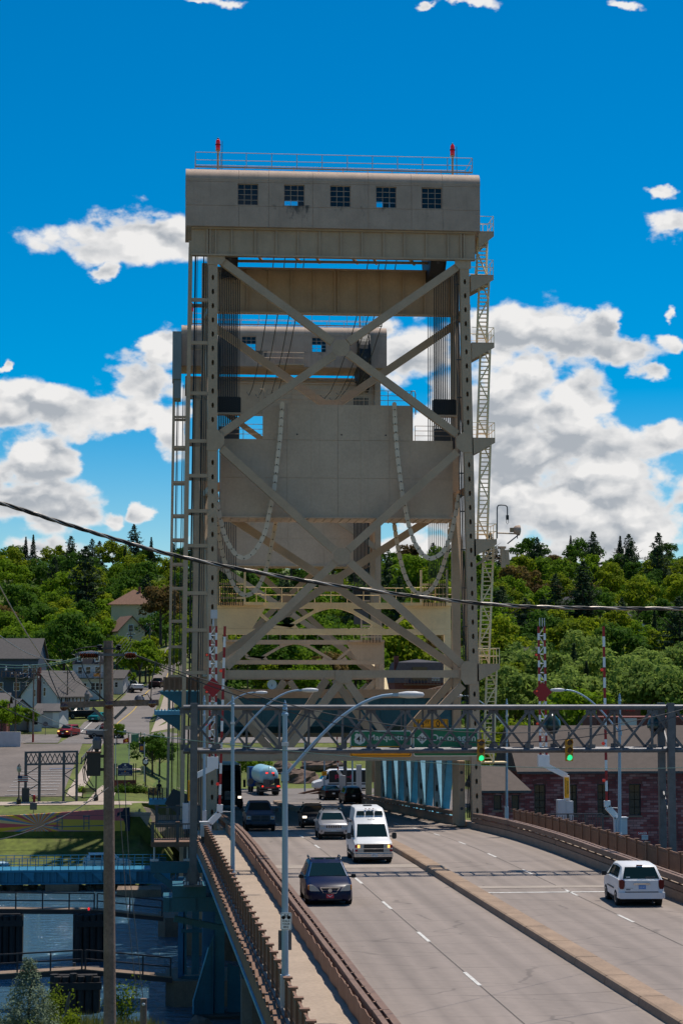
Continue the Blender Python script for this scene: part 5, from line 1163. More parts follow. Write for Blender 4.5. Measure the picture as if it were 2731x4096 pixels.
MB().path([(bx(612),Yb-0.02,bz_(1740)),(bx(612),Yb-0.02,bz_(1575)),(bx(800),Yb-0.02,bz_(912))], 0.045, 6).build('flange', TEALL, t)
for a in (660,720,820): MB().box2(bx(a)-0.03,bx(a)+0.03,Yb-0.06,Yb-0.003,bz_(1750),bz_(1570 if a<800 else 900)).build('stiffener', TEAL, t)
MB().prism([(bx(1040),Yb+0.4,bz_(1740)),(bx(1215),Yb+0.4,bz_(1740)),(bx(1215),Yb+0.4,bz_(1450)),(bx(1170),Yb+0.4,bz_(1180)),(bx(1040),Yb+0.4,bz_(1120))], (0,0.1,0)).build('gusset_foot', TEAL, t)
MB().box2(bx(600), bx(1230), Yb-0.1, Yb+1.6, bz_(1775), bz_(1752)).build('base_plate', DARKG, t)
t = thing('service_stair_frame', 'slender blue posts and struts of the service frame over the water', 'steel frame', (0.5, 117, -7))
Yc = 116.5
for fa, w in ((458,42),(610,20),(655,26),(505,22)): x = at(580+fa/3.136, 3700, Yc).x; MB().box2(x-w*0.0022*1.0*2, x+w*0.0022*2, Yc, Yc+0.2, at(700, 3500+1290/3.136, Yc).z if fa < 500 else at(700,3500+1250/3.136,Yc).z, -1.8).build('post', BLUE if fa < 500 else TEAL, t)
for f0, f1, fy in ((455,725,700),(455,720,1290),(455,600,120)): a, b_ = at(580+f0/3.136,3500+fy/3.136,Yc-0.1), at(580+f1/3.136,3500+fy/3.136,Yc-0.1); MB().beam(a, b_, 0.18, 0.2).build('strut', TEAL, t)
# concrete piers
PT = [('pier','brown concrete pier cap under the approach, above the flared steel foot', (bx(1000), 6.5, Yb+1.2, Yb+3.5, bz_(1130), -2.0)),
      ('pier','brown concrete pier at the lower edge beside the rocks', (at(580+1220/3.136,3990,103).x, 6.5, 103, 106, -10, at(990,3920,103).z)),
      ('pier','dark concrete pier footing in the water under the blue service post', (at(663,3960,115.5).x, 4.5, 115.5, 121, -10, at(700,3925,115.5).z)),
      ('pier','low dark concrete pier behind the second catwalk', (at(633,3700,147).x, 22.5, 147, 152, -10, at(650,3672,147).z)),]
for nm, lb_, (x0,x1,ya_,yb2,z0,z1) in PT:
    c = 0.5; poly = [(x0,ya_+c),(x0+c,ya_),(x1,ya_),(x1,yb2),(x0+c,yb2),(x0,yb2-c)]
    tag(MB().prism([(x,y,z0) for x,y in poly][::-1], (0,0,z1-z0)).build(nm, PIER), lb_, 'bridge pier')
tag(MB().prism([(1,137,-10),(22.5,137,-10),(22.5,145.5,-10),(1,145.5,-10)][::-1], (0,0,2.6)).build('pier', PIER), 'wide concrete pier carrying the near tower legs', 'bridge pier')
tag(MB().prism([(1,198.5,-10),(22.5,198.5,-10),(22.5,207.2,-10),(1,207.2,-10)][::-1], (0,0,4.6)).build('pier', PIER), 'concrete pier under the far tower at the opposite shore', 'bridge pier')
# ================================================================== vehicles
TYRE = mat('tyre_rubber', (0.012,0.012,0.013), 0.8, var=0.1); RIM = mat('alloy_rim', (0.35,0.35,0.36), 0.3, metal=0.7, var=0.05); CHROME = mat('chrome', (0.62,0.63,0.65), 0.12, metal=1.0, var=0)
def paint(n, c, metal=0.0): return mat(n, c, 0.3, metal=metal, var=0.05, spec=0.22)
P_NAVY = paint('navy_car_paint', (0.003,0.007,0.034)); P_WHITE = paint('white_car_paint', (0.66,0.66,0.67)); P_SILVER = paint('silver_car_paint', (0.33,0.33,0.35), 0.55)
P_BLACK = paint('black_car_paint', (0.010,0.010,0.012)); P_SLATE = paint('slate_blue_paint', (0.035,0.05,0.075), 0.2); P_RED = paint('red_car_paint', (0.24,0.008,0.018), 0.2); P_TEAL = paint('teal_car_paint', (0.0,0.13,0.12), 0.2); P_GREY = paint('grey_car_paint', (0.16,0.17,0.18), 0.3)
LENS = mat('clear_lamp_lens', (0.38,0.37,0.33), 0.12, var=0, spec=0.5); TAIL = mat('red_tail_lens', (0.10,0.003,0.005), 0.2, var=0); AMBER = mat('amber_lens', (0.6,0.2,0.02), 0.2, var=0)
LITY = mat('lit_headlamp', (0.8,0.5,0.15), 0.3, var=0, emit=(1.0,0.55,0.13), es=1.6); LITW = mat('lit_white_headlamp', (0.8,0.7,0.6), 0.3, var=0, emit=(1.0,0.86,0.66), es=2.2); LITR = mat('lit_tail_lamp', (0.5,0.01,0.01), 0.3, var=0, emit=(1.0,0.05,0.03), es=1.5)
PLTW = mat('white_plate', (0.6,0.62,0.64), 0.4, var=0.03); PLTB = mat('blue_plate', (0.10,0.24,0.55), 0.4, var=0.05); PLTR = mat('red_plate', (0.5,0.03,0.05), 0.4, var=0.1)
CGLASS = mat('tinted_car_glass', (0.006,0.016,0.016), 0.05, var=0, spec=0.25); INNER = mat('dark_underbody', (0.008,0.008,0.008), 0.9, var=0)
ORG0 = V3((0,0,0))
class Car:
    def __init__(c, name, label, cat, st, paint_, group='vehicles crossing the bridge'):
        c.t = thing(name, label, cat, (0,0,0), group); c.st = st; c.p = paint_
        b = MB(); n = len(st)
        for s in st:
            h = c.half(s); b.v += [(x, s[0], z) for x, z in h]+[(-x, s[0], z) for x, z in h[::-1][1:-1]]
        m = len(b.v)//n
        for i in range(n-1):
            for j in range(m): b.f.append((i*m+j, i*m+(j+1)%m, (i+1)*m+(j+1)%m, (i+1)*m+j)); b.m.append(0)
        b.f += [tuple(range(m-1,-1,-1)), tuple(range((n-1)*m, n*m))]; b.m += [0,0]
        c.body = b.build('body', paint_, c.t, smooth=38)
    def half(c, s):
        y, zb, zl, zt, wb, wt = s
        return [(0,zb),(wb*.88,zb),(wb*.985,zb+.10),(wb,zb+(zl-zb)*.5),(wb*.975,zl-0.02),(wb*.94,zl),(wt,zt-min(.07,(zt-zl)*.5)),(wt*.86,zt-.005),(0,zt)]
    def S(c, y):
        st = c.st
        for a, b in zip(st, st[1:]):
            if a[0] <= y <= b[0]: u = (y-a[0])/max(b[0]-a[0],1e-6); return tuple(a[i]+(b[i]-a[i])*u for i in range(6))
        return st[-1]
    def box(c, name, x0, x1, y0, y1, z0, z1, m, par=None): return MB().box2(x0,x1,y0,y1,z0,z1).build(name, m, par or c.t)
    def sym(c, name, x0, x1, y0, y1, z0, z1, m):
        c.box(name, x0, x1, y0, y1, z0, z1, m); c.box(name, -x1, -x0, y0, y1, z0, z1, m)
    def poly(c, name, pts, y, m, d=0.02, par=None): return MB().prism([(x,y,z) for x,z in pts], (0,d,0)).build(name, m, par or c.t)
    def polys(c, name, pts, y, m, d=0.02):
        c.poly(name, pts, y, m, d); c.poly(name, [(-x,z) for x,z in pts], y, m, d)
    def screen(c, ia, ib, inset=0.05, name='windscreen', k=0.0):      # glass laid on the sloping face between two stations
        a, b = c.st[ia], c.st[ib]
        wa, wb_ = a[5]*.90, b[5]*.84
        p0, p1, p2, p3 = V3((-wa,a[0],a[3])), V3((wa,a[0],a[3])), V3((wb_,b[0],b[3]-.015)), V3((-wb_,b[0],b[3]-.015))
        nrm = (p1-p0).cross(p3-p0).normalized()
        if nrm.z < 0: nrm = -nrm
        q = [p0+(p3-p0)*(inset+k), p1+(p2-p1)*(inset+k), p2+(p1-p2)*inset, p3+(p0-p3)*inset]
        q = [v+nrm*0.012 for v in q]
        g = MB(); g.prism(q, -nrm*0.010); return g.build(name, CGLASS, c.t)
    def side(c, y0, y1, lo=0.10, hi=0.86, name='side_window', slant0=0.0, slant1=0.0):
        for sg in (1,-1):
            def pt(y, u):
                s = c.S(y); h = c.half(s); a, b = h[5], h[6]; return V3((sg*(a[0]+(b[0]-a[0])*u+0.012), y, a[1]+(b[1]-a[1])*u))
            n = 4; lo_ = [pt(y0+(y1-y0)*i/n, lo) for i in range(n+1)]; up = [pt(y0+slant0+(y1-slant1-y0-slant0)*i/n, hi) for i in range(n+1)]
            g = MB()
            for i in range(n): g.prism([lo_[i],lo_[i+1],up[i+1],up[i]], (-sg*0.01,0,0))
            g.build(name, CGLASS, c.t)
    def wheels(c, ys, r=0.34, w=0.22, x=None, rim=RIM):
        xx = x if x is not None else max(s[4] for s in c.st)-w/2+0.005
        for y in ys:
            for sg in (1,-1):
                wq = MB().lathe([(r*.55,-w/2),(r*.93,-w/2),(r,-w*.36),(r,w*.36),(r*.93,w/2),(r*.55,w/2)], (sg*xx,y,r), 20, 'x').build('wheel', TYRE, c.t, smooth=40)
                MB().lathe([(r*.12,w/2*.9 if sg>0 else -w/2*.9),(r*.60,(w/2+.004)*sg),(r*.60,(w/2-.05)*sg),(r*.15,(w/2-.03)*sg)], (sg*xx,y,r), 14, 'x').build('rim', rim, wq)
                MB().lathe([(r+.07,-0.10),(r+.07,0.10)], (sg*(xx-0.02),y,r+0.0), 20, 'x').build('wheel_arch', INNER, c.t)
        y0, y1 = c.st[0][0]+0.35, c.st[-1][0]-0.3; c.box('underbody', -xx, xx, y0, y1, 0.16, min(s[1] for s in c.st)+0.04, INNER)
    def mirrors(c, y, z, m=P_BLACK, w=0.2, h=0.15, gap=0.06):
        s = c.S(y)
        for sg in (1,-1):
            x = sg*(s[4]*.97+gap+w/2); a, b_ = w/2, h/2; MB().prism([(x-a,y-.05,z-b_*.6),(x-a*.7,y-.05,z-b_),(x+a*.7,y-.05,z-b_),(x+a,y-.05,z-b_*.6),(x+a,y-.05,z+b_*.6),(x+a*.7,y-.05,z+b_),(x-a*.7,y-.05,z+b_),(x-a,y-.05,z+b_*.6)],(0,.12,0)).build('mirror', m, c.t)
            MB().beam((sg*s[4]*.92,y+0.02,z-0.02),(x,y,z-0.02),0.06,0.05).build('mirror_arm', m, c.t)
    def place(c, X, Y, z, yaw): c.t.location = (X, Y, z); c.t.rotation_euler = (0,0,yaw); return c
    def plate(c, x, y, z, m, txt, tm, w=0.30, h=0.15):
        o = c.box('number_plate', x-w/2, x+w/2, y-0.012, y, z-h/2, z+h/2, m)
        if txt: text(txt, 'lettering', tm, c.t, V3((x, y-0.014, z)), h*0.5, fit=w*0.75)
YAW = lambda extra=0.0: 0.0205+extra
# --- navy minivan coming towards us
c = Car('minivan', 'dark navy minivan with a red front plate driving towards us', 'minivan',
  [(0,.30,.60,.64,.66,.5),(.07,.24,.70,.74,.88,.66),(.22,.20,.82,.87,.955,.80),(.6,.19,.93,1.0,.985,.86),(1.05,.19,1.03,1.13,.99,.90),(1.95,.19,1.06,1.66,.99,.72),(2.5,.19,1.06,1.73,.99,.72),(3.6,.2,1.06,1.73,.99,.71),(4.2,.22,1.06,1.66,.98,.70),(4.42,.3,1.0,1.2,.94,.7),(4.5,.4,.8,.9,.85,.6)], P_NAVY)
c.screen(4,5,.04); c.side(1.75,2.75,slant0=.35); c.side(2.82,3.5); c.side(3.56,4.15,slant1=.1); c.wheels((.95,3.55))
c.polys('headlight', [(.86,.88),(.86,.66),(.80,.63),(.42,.62),(.50,.72),(.72,.87)], -0.008, LENS, 0.25); c.polys('indicator', [(.92,.86),(.92,.70),(.87,.67),(.87,.86)], 0.03, AMBER, 0.2)
c.poly('grille', [(-.40,.755),(.40,.755),(.26,.545),(-.26,.545)], 0.03, BLACK, 0.1)
c.poly('grille_bar', [(-.43,.80),(.43,.80),(.39,.745),(-.39,.745)], 0.0, CHROME, 0.1)
for sg in (1,-1): MB().beam((sg*.41,0.02,.76),(sg*.26,0.02,.54),0.035,0.04,up=(0,1,0)).build('grille_trim', CHROME, c.t)
c.box('grille_trim', -.26,.26,0.0,0.05,.525,.55,CHROME); c.box('grille_bar', -.33,.33,0.015,0.04,.65,.665,CHROME)
for x in (-.045,.045): c.box('emblem', x-.012,x+.012,-.012,0.0,.595,.705,CHROME)
c.box('emblem', -.035,.035,-.010,0.0,.64,.665,CHROME); MB().lathe([(.082,-.006),(.082,.004),(.068,.004),(.068,-.006)],(0,0,.65),16,'y').build('emblem', CHROME, c.t)
c.plate(0,-0.005,.42,PLTR,'V',PLTW,.31,.17); c.box('lower_intake', -.5,.5,.005,.10,.25,.33,BLACK); c.polys('fog_recess', [(.82,.46),(.82,.32),(.62,.30),(.62,.42)], .04, BLACK, .08)
c.mirrors(1.35,1.12); c.box('sticker', -.08,.08,1.93,1.935,1.60,1.635,PLTW)
for sg in (1,-1): MB().path([(sg*.66,2.35,1.73),(sg*.68,2.5,1.82),(sg*.68,3.6,1.82),(sg*.66,3.75,1.72)],.03,6).build('roof_rail', BLACK, c.t)
for x in (-.25,.25): c.box('sunroof', x-.2,x+.2,2.6,3.2,1.728,1.742,CGLASS)
for sg in (1,-1): MB().beam((sg*.83,1.08,1.13),(sg*.63,1.95,1.655),0.03,0.03).build('pillar_trim', CHROME, c.t)
for x,a in ((-.35,.3),(.3,.3)): MB().beam((x,1.10,1.165),(x+a,1.18,1.21),.02,.02).build('wiper', BLACK, c.t)
c.place(6.67, 84.4, zr(84), YAW(-.015))
# --- white camper van with raised roof
c = Car('camper_van', 'white raised roof camper van with lit headlights behind the navy minivan', 'camper van',
  [(0,.50,.95,1.0,.93,.84),(.10,.44,1.02,1.08,.985,.88),(.30,.42,1.10,1.20,1.0,.88),(.72,.42,1.18,1.32,1.0,.90),(1.38,.42,1.22,1.98,1.0,.86),(1.95,.42,1.22,2.26,1.0,.85),(2.2,.42,1.22,2.66,1.0,.76),(2.6,.42,1.22,2.78,1.0,.74),(4.6,.42,1.22,2.78,1.0,.74),(4.85,.45,1.22,2.6,.99,.74),(4.95,.5,1.1,1.6,.95,.66)], P_WHITE)
c.screen(3,4,.03); c.side(1.15,1.95,lo=.06,hi=.50,slant0=.3); c.side(2.1,2.9,lo=.08,hi=.40)
c.wheels((.85,3.85),.37,.24)
a, b = V3((0,1.95,2.30)), V3((0,2.2,2.68))
for x in (-.48,0,.48):
    w = .21; g = MB(); f = lambda u: a+(b-a)*u
    g.prism([(x-w*1.05,f(.18).y-.02,f(.18).z+.012),(x+w*1.05,f(.18).y-.02,f(.18).z+.012),(x+w*.9,f(.72).y-.02,f(.72).z+.012),(x-w*.9,f(.72).y-.02,f(.72).z+.012)],(0,.03,-.01)); g.build('roof_window', CGLASS, c.t)
for x in (-.2,0,.2): c.box('marker_light', x-.04,x+.04,2.16,2.2,2.69,2.72,RED)
c.box('roof_vent', -.22,.22,3.0,3.4,2.77,2.84,DARKG)
text('RoadTrek','lettering',BLACK,c.t,V3((.05,1.70,2.175)),.07,rot=(math.radians(60),0,0),fit=.38)
c.box('grille', -.52,.52,-.02,.05,.80,1.0,BLACK); c.box('grille', -.52,.52,-.02,.05,.60,.755,BLACK)
for z in (1.01,.775,.585): c.box('grille_bar', -.93,.93,-.03,.05,z-.018,z+.018,CHROME)
c.box('grille_bar', -.52,.52,-.028,.0,.89,.91,DARKG); c.poly('emblem', [(-.11,.775),(-.05,.80),(.05,.80),(.11,.775),(.05,.75),(-.05,.75)], -.05, CHROME, .02)
c.sym('headlight', .56,.72,-.025,.05,.82,.97,LENS); c.sym('headlight', .725,.84,-.030,.05,.82,.97,LITY); c.sym('indicator', .85,.97,-.01,.12,.82,.97,RED); c.sym('parking_lamp', .54,.82,-.02,.05,.63,.73,LENS); c.sym('indicator', .83,.97,-.01,.12,.63,.74,RED)
c.box('bumper', -1.0,1.0,-.12,.1,.36,.52,CHROME); c.box('bumper_valance', -.96,.96,-.08,.1,.24,.358,INNER)
c.plate(0.03,-.125,.45,PLTW,'8Y61',BLACK,.32,.17); c.mirrors(1.05,1.36,BLACK,.24,.32,.10)
MB().beam((-.99,2.2,2.05),(-.99,3.9,2.05),.10,.12).build('awning', GALV, c.t); MB().tube((-1.02,1.6,.42),(-1.02,3.2,.42),.06,8).build('side_step', CHROME, c.t)
for x in (-.55,.05): MB().beam((x,.78,1.345),(x+.5,.86,1.43),.02,.02).build('wiper', BLACK, c.t)
c.place(10.48, 103.9, zr(104), YAW(-.015))
# --- silver sport utility with roof light bar
c = Car('sport_utility', 'silver compact sport utility with a roof bar reading road trip', 'car',
  [(0,.40,.75,.80,.70,.55),(.08,.34,.88,.93,.86,.70),(.25,.32,.97,1.02,.90,.78),(.95,.32,1.06,1.14,.91,.80),(1.55,.32,1.08,1.58,.91,.66),(1.9,.32,1.08,1.65,.91,.66),(3.2,.32,1.08,1.64,.91,.65),(3.7,.36,1.05,1.35,.89,.66),(3.8,.45,.9,1.0,.8,.6)], P_SILVER)
c.screen(3,4,.05); c.side(1.5,2.3,slant0=.25); c.side(2.36,3.1); c.wheels((.8,3.05),.36,.23)
for i in range(7): x = -.42+.14*i; c.box('grille_slot', x-.045,x+.045,-.012,.06,.72,.88,BLACK); c.box('grille_surround', x-.058,x+.058,-.006,.05,.705,.895,CHROME)
c.polys('headlight', [(.82,.92),(.82,.76),(.56,.76),(.54,.88)], -.012, LENS, .2); c.polys('fog_lamp', [(.78,.58),(.78,.48),(.62,.48),(.62,.58)], .01, BLACK, .08); c.box('lower_intake', -.6,.6,-.005,.1,.36,.50,BLACK); c.box('grille_bar', -.45,.45,-.01,.05,.63,.655,CHROME)
c.mirrors(1.2,1.12,P_SILVER); c.box('light_bar', -.62,.62,1.95,2.05,1.72,1.84,BLACK); c.sym('light_bar_foot', .5,.54,1.98,2.02,1.62,1.72,BLACK); text('ROAD TRIP','lettering',WHITE,c.t,V3((0,1.944,1.78)),.07,fit=.8)
for x in (-.57,.57): c.box('bar_lamp', x-.04,x+.04,1.94,1.95,1.74,1.82,LENS)
c.plate(0,-.012,.57,PLTW,None,None,.3,.03)
c.place(9.92, 122.6, zr(122.6), YAW(-.02))
# --- black wagon with lit lamp
c = Car('wagon', 'black wagon with one lit headlight entering the tower shadow', 'car',
  [(0,.36,.70,.75,.66,.5),(.1,.28,.82,.87,.86,.70),(.3,.26,.90,.96,.89,.78),(1.0,.26,1.0,1.08,.90,.80),(1.7,.26,1.02,1.50,.90,.64),(2.1,.26,1.02,1.58,.90,.64),(3.4,.26,1.02,1.56,.90,.63),(3.9,.3,1.0,1.2,.88,.62),(4.0,.4,.85,.95,.8,.6)], P_BLACK)
c.screen(3,4,.05); c.side(1.6,2.5,slant0=.3); c.side(2.56,3.4); c.wheels((.85,3.2),.35,.22)
c.poly('grille', [(-.42,.80),(.42,.80),(.48,.70),(.36,.58),(-.36,.58),(-.48,.70)], -.012, CHROME, .03); c.poly('grille', [(-.38,.77),(.38,.77),(.43,.70),(.33,.61),(-.33,.61),(-.43,.70)], -.02, BLACK, .03); c.box('grille_bar', -.42,.42,-.03,0,.69,.72,CHROME); c.poly('emblem', [(-.08,.705),(0,.735),(.08,.705),(0,.675)], -.04, P_SLATE, .02)
c.box('headlight', -.83,-.55,-.012,.12,.72,.86,LITW); c.box('headlight', .55,.83,-.012,.12,.72,.86,LENS); c.sym('fog_lamp', .64,.72,.0,.08,.44,.52,LENS); c.mirrors(1.3,1.06)
for sg in (1,-1): MB().path([(sg*.6,1.9,1.57),(sg*.6,2.0,1.65),(sg*.6,3.2,1.64),(sg*.6,3.3,1.56)],.025,5).build('roof_rail', BLACK, c.t)
c.place(9.95, 139.5, zr(139.5), YAW(-.02))
# --- slate pickup
c = Car('pickup_truck', 'slate blue pickup truck with crosshair grille half in the tower shadow', 'pickup truck',
  [(0,.55,.98,1.03,.86,.72),(.08,.46,1.10,1.15,.97,.82),(.3,.42,1.16,1.22,1.0,.86),(1.15,.42,1.24,1.34,1.01,.86),(1.75,.42,1.26,1.86,1.0,.72),(2.1,.42,1.26,1.93,1.0,.72),(3.0,.42,1.26,1.92,1.0,.71),(3.2,.42,1.26,1.40,1.0,.86),(3.3,.42,1.2,1.26,1.0,.93),(4.9,.44,1.2,1.26,1.0,.93),(4.95,.5,1.1,1.16,.97,.9)], P_SLATE)
c.screen(3,4,.04); c.side(1.7,2.4,slant0=.25); c.side(2.45,3.0); c.wheels((.95,4.0),.40,.26)
c.box('grille_surround', -.60,.60,-.05,.05,.66,1.10,DARKG); 
for x0,x1 in ((-.56,-.06),(.06,.56)):
    for z0,z1 in ((.70,.86),(.91,1.06)):
        c.box('grille', x0,x1,-.06,-.04,z0,z1,BLACK)
        for k in range(3): c.box('grille_bar', x0,x1,-.065,-.055,z0+.03+.045*k,z0+.045+.045*k,DARKG)
c.polys('headlight', [(.95,1.05),(.95,.80),(.66,.80),(.66,1.05)], -.02, LENS, .14); c.polys('indicator', [(.86,.98),(.86,.88),(.72,.88),(.72,.98)], -.03, AMBER, .02)
c.box('bumper', -.98,.98,-.10,.1,.50,.66,P_SLATE); c.box('lower_intake', -.5,.5,-.11,-.02,.42,.52,BLACK); c.sym('fog_lamp', .62,.74,-.11,-.05,.50,.60,BLACK); c.mirrors(1.35,1.36,BLACK,.22,.24,.08)
c.place(5.98, 134.6, zr(134.6), YAW(-.01))
# --- white minivan driving away, rear towards us
c = Car('minivan', 'white minivan with red tail lights driving away beside the right guardrail', 'minivan',
  [(0,.42,.62,.66,.92,.86),(.04,.36,.80,.84,.95,.90),(.10,.34,1.10,1.14,.955,.86),(.45,.30,1.14,1.64,.96,.74),(.62,.28,1.14,1.71,.96,.735),(1.6,.27,1.14,1.75,.965,.73),(2.5,.27,1.13,1.70,.965,.72),(3.3,.27,1.08,1.16,.96,.82),(3.85,.28,.92,.98,.93,.8),(4.05,.34,.7,.75,.8,.6)], P_WHITE)
c.screen(2,3,.03,'rear_window'); c.side(.60,1.3,lo=.08,slant0=.1); c.side(1.36,2.2,lo=.08); c.side(2.26,2.95,lo=.08,slant1=.45); c.wheels((.80,3.15),.33,.21)
c.polys('tail_light', [(.945,1.10),(.945,.82),(.90,.74),(.76,.74),(.72,.86),(.72,1.08),(.80,1.13)], -.0, TAIL, .16)
c.box('bumper', -.90,.90,-.05,.08,.34,.60,P_WHITE); c.box('bumper_gap', -.70,.70,-.03,.02,.604,.635,BLACK); c.sym('bumper_corner', .90,.975,-.04,.4,.36,.60,P_WHITE)
c.box('tailgate', -.70,.70,-.025,.08,.64,1.10,P_WHITE); c.box('handle_bar', -.34,.34,-.06,-.02,.93,.99,CHROME); c.poly('emblem', [(-.05,.96),(0,.985),(.05,.96),(0,.935)], -.07, CHROME, .012)
c.plate(.02,-.03,.82,PLTB,'DYE 3471',PLTW,.30,.16); c.box('badge', -.66,-.48,-.034,-.02,.70,.74,DARKG); c.box('badge', -.66,-.36,-.031,-.02,.775,.785,DARKG)
c.box('brake_light', -.13,.13,.44,.5,1.66,1.70,TAIL); c.box('sticker', -.62,-.46,.13,.135,1.19,1.24,PLTW); MB().beam((.18,.13,1.21),(.60,.14,1.215),.02,.03).build('wiper', DARKG, c.t)
c.mirrors(2.75,1.16,BLACK,.2,.18,.07); c.box('exhaust', .42,.52,-.02,.3,.20,.27,INNER)
for sg in (1,-1): c.box('side_moulding', sg*.972-.012,sg*.972+.012,1.2,2.7,.66,.72,DARKG)
c.place(19.62, 83.0, zr(83), YAW(-.065))
# --- dark cars driving away through the span
c = Car('sedan', 'black sedan driving away at the far end of the lift span', 'car',
  [(0,.36,.9,.95,.88,.80),(.05,.30,1.0,1.05,.92,.82),(.6,.28,1.04,1.08,.93,.80),(1.2,.28,1.04,1.44,.93,.64),(2.0,.28,1.04,1.50,.93,.64),(2.8,.28,1.02,1.08,.93,.8),(4.0,.3,.85,.9,.88,.8)], P_BLACK)
c.screen(2,3,.05,'rear_window'); c.side(1.1,1.9,slant0=.2); c.side(1.95,2.6,slant1=.3); c.wheels((.8,3.2)); c.sym('tail_light',.60,.88,-.01,.05,.82,.95,TAIL); c.plate(0,-.01,.7,PLTW,None,None); c.box('bumper',-.9,.9,-.06,.05,.36,.56,P_BLACK)
c.place(17.1, 211.5, zr(211), YAW(0.1))
c = Car('sport_utility', 'black sport utility driving away beside the far tower leg', 'car',
  [(0,.42,.9,.95,.9,.85),(.06,.34,1.05,1.1,.94,.84),(.35,.32,1.1,1.66,.95,.70),(.6,.32,1.1,1.74,.95,.70),(2.4,.32,1.1,1.74,.95,.70),(3.1,.32,1.08,1.15,.94,.8),(4.1,.36,.9,.95,.88,.8)], P_BLACK)
c.screen(1,2,.06,'rear_window'); c.side(.6,1.5); c.side(1.56,2.4,slant1=.1); c.wheels((.85,3.2),.36); c.sym('tail_light',.74,.92,-.01,.06,.86,1.12,TAIL); c.plate(0,-.012,.86,PLTW,None,None); c.box('bumper',-.92,.92,-.06,.05,.40,.60,P_BLACK)
c.place(18.45, 203.0, zr(203), YAW(0.06))
# --- black tractor trailer
t = thing('semi_truck', 'black box trailer truck waiting in the shade of the left leg', 'truck', (0,0,0), 'vehicles crossing the bridge')
def B(nm,x0,x1,y0,y1,z0,z1,m,par=None): return MB().box2(x0,x1,y0,y1,z0,z1).build(nm,m,par or t)
MB().prism([(-1.05,0,.6),(-1.05,0,1.75),(-1.05,1.3,1.95),(-1.05,1.5,2.9),(-1.05,2.0,3.5),(-1.05,3.6,3.9),(-1.05,3.6,.6)],(2.1,0,0)).build('cab',P_BLACK,t)
MB().prism([(-.95,1.36,2.02),(.95,1.36,2.02),(.92,1.52,2.85),(-.92,1.52,2.85)],(0,-.03,.01)).build('windscreen',CGLASS,t)
B('grille',-.5,.5,-.04,0,.9,1.7,CHROME); 
for i in range(6): B('grille_bar',-.46,.46,-.06,-.04,.95+.12*i,1.0+.12*i,BLACK)
B('bumper',-1.2,1.2,-.15,.1,.4,.75,P_BLACK); B('headlight',.72,1.02,-.05,0,1.05,1.25,LITW); B('headlight',-1.02,-.72,-.05,0,1.05,1.25,LENS)
B('trailer',-1.28,1.28,4.0,15.5,1.1,3.95,P_BLACK)
for sg in (1,-1):
    B('mirror',sg*1.4-.12,sg*1.4+.12,1.3,1.4,2.0,2.7,BLACK); MB().tube((sg*1.15,3.7,.8),(sg*1.15,3.7,4.1),.09,8).build('exhaust_stack',CHROME,t)
    for y in (.9,3.4,4.6,13.2,14.4): MB().lathe([(.3,-.15),(.5,-.15),(.5,.15),(.3,.15)],(sg*1.05,y,.5),16,'x').build('wheel',TYRE,t)
t.location = (5.45, 186.0, zr(186)); t.rotation_euler = (0,0,.03)
# --- pale blue propane tanker seen from behind
t = thing('tanker_truck', 'pale blue round ended tanker truck with red lamps at the intersection', 'tanker truck', (0,0,0), 'vehicles crossing the bridge')
TNK = paint('pale_blue_tank_paint',(0.30,0.52,0.62))
prof = [(0.02,-.55),(.5,-.47),(.85,-.28),(1.02,0),(1.04,.15),(1.04,6.0),(.8,6.4),(.02,6.5)]
MB().lathe(prof,(0,.6,2.15),28,'y').build('tank',TNK,t,smooth=50); B('rear_frame',-1.15,1.15,-.05,.2,.75,1.15,GALV); B('bumper',-1.15,1.15,-.15,.05,.45,.62,DARKG)
for x in (-1.0,-.84,.84,1.0): MB().lathe([(.09,-.03),(.09,.02)],(x,-.06,1.0),10,'y').build('tail_lamp',LITR if abs(x)<.9 or x>0 else TAIL,t)
for x in (-.42,-.28,.28,.42): MB().lathe([(.08,-.03),(.08,.03)],(x,.09,2.45),10,'y').build('tail_lamp',LITR,t)
B('meter_cabinet',-.75,-.05,-.15,.2,1.15,1.75,GALV); B('hose_reel',.55,1.05,-.1,.4,1.15,1.85,BLACK); MB().lathe([(.2,-.05),(.2,.03),(.1,.05)],(.2,-.0,1.5),12,'y').build('valve',DARKG,t)
MB().prism([(.42,-.0,2.05),(.58,.0,2.22),(.42,.0,2.39),(.26,.0,2.22)],(0,.02,0)).build('placard',RED,t)
B('chassis',-.5,.5,0,9,.7,1.05,DARKG); B('cab',-1.1,1.1,7.6,9.4,.6,2.8,paint('blue_cab_paint',(0.02,0.07,0.25))); B('fender',-1.15,-.65,.2,2.4,.9,1.05,P_NAVY); B('fender',.65,1.15,.2,2.4,.9,1.05,P_NAVY)
B('ladder',-.16,-.12,-.02,0.0,2.5,3.2,WHITEG); B('ladder',.12,.16,-.02,0.0,2.5,3.2,WHITEG); B('licence_bar',-.5,.5,-.07,-.05,.80,.90,PLTR)
for sg in (1,-1):
    for y in (1.0,2.1,8.2): MB().lathe([(.28,-.25),(.48,-.25),(.48,.25),(.28,.25)],(sg*.85,y,.48),16,'x').build('wheel',TYRE,t)
t.location = (10.85, 221.0, -2.95); t.rotation_euler = (0,0,.12)
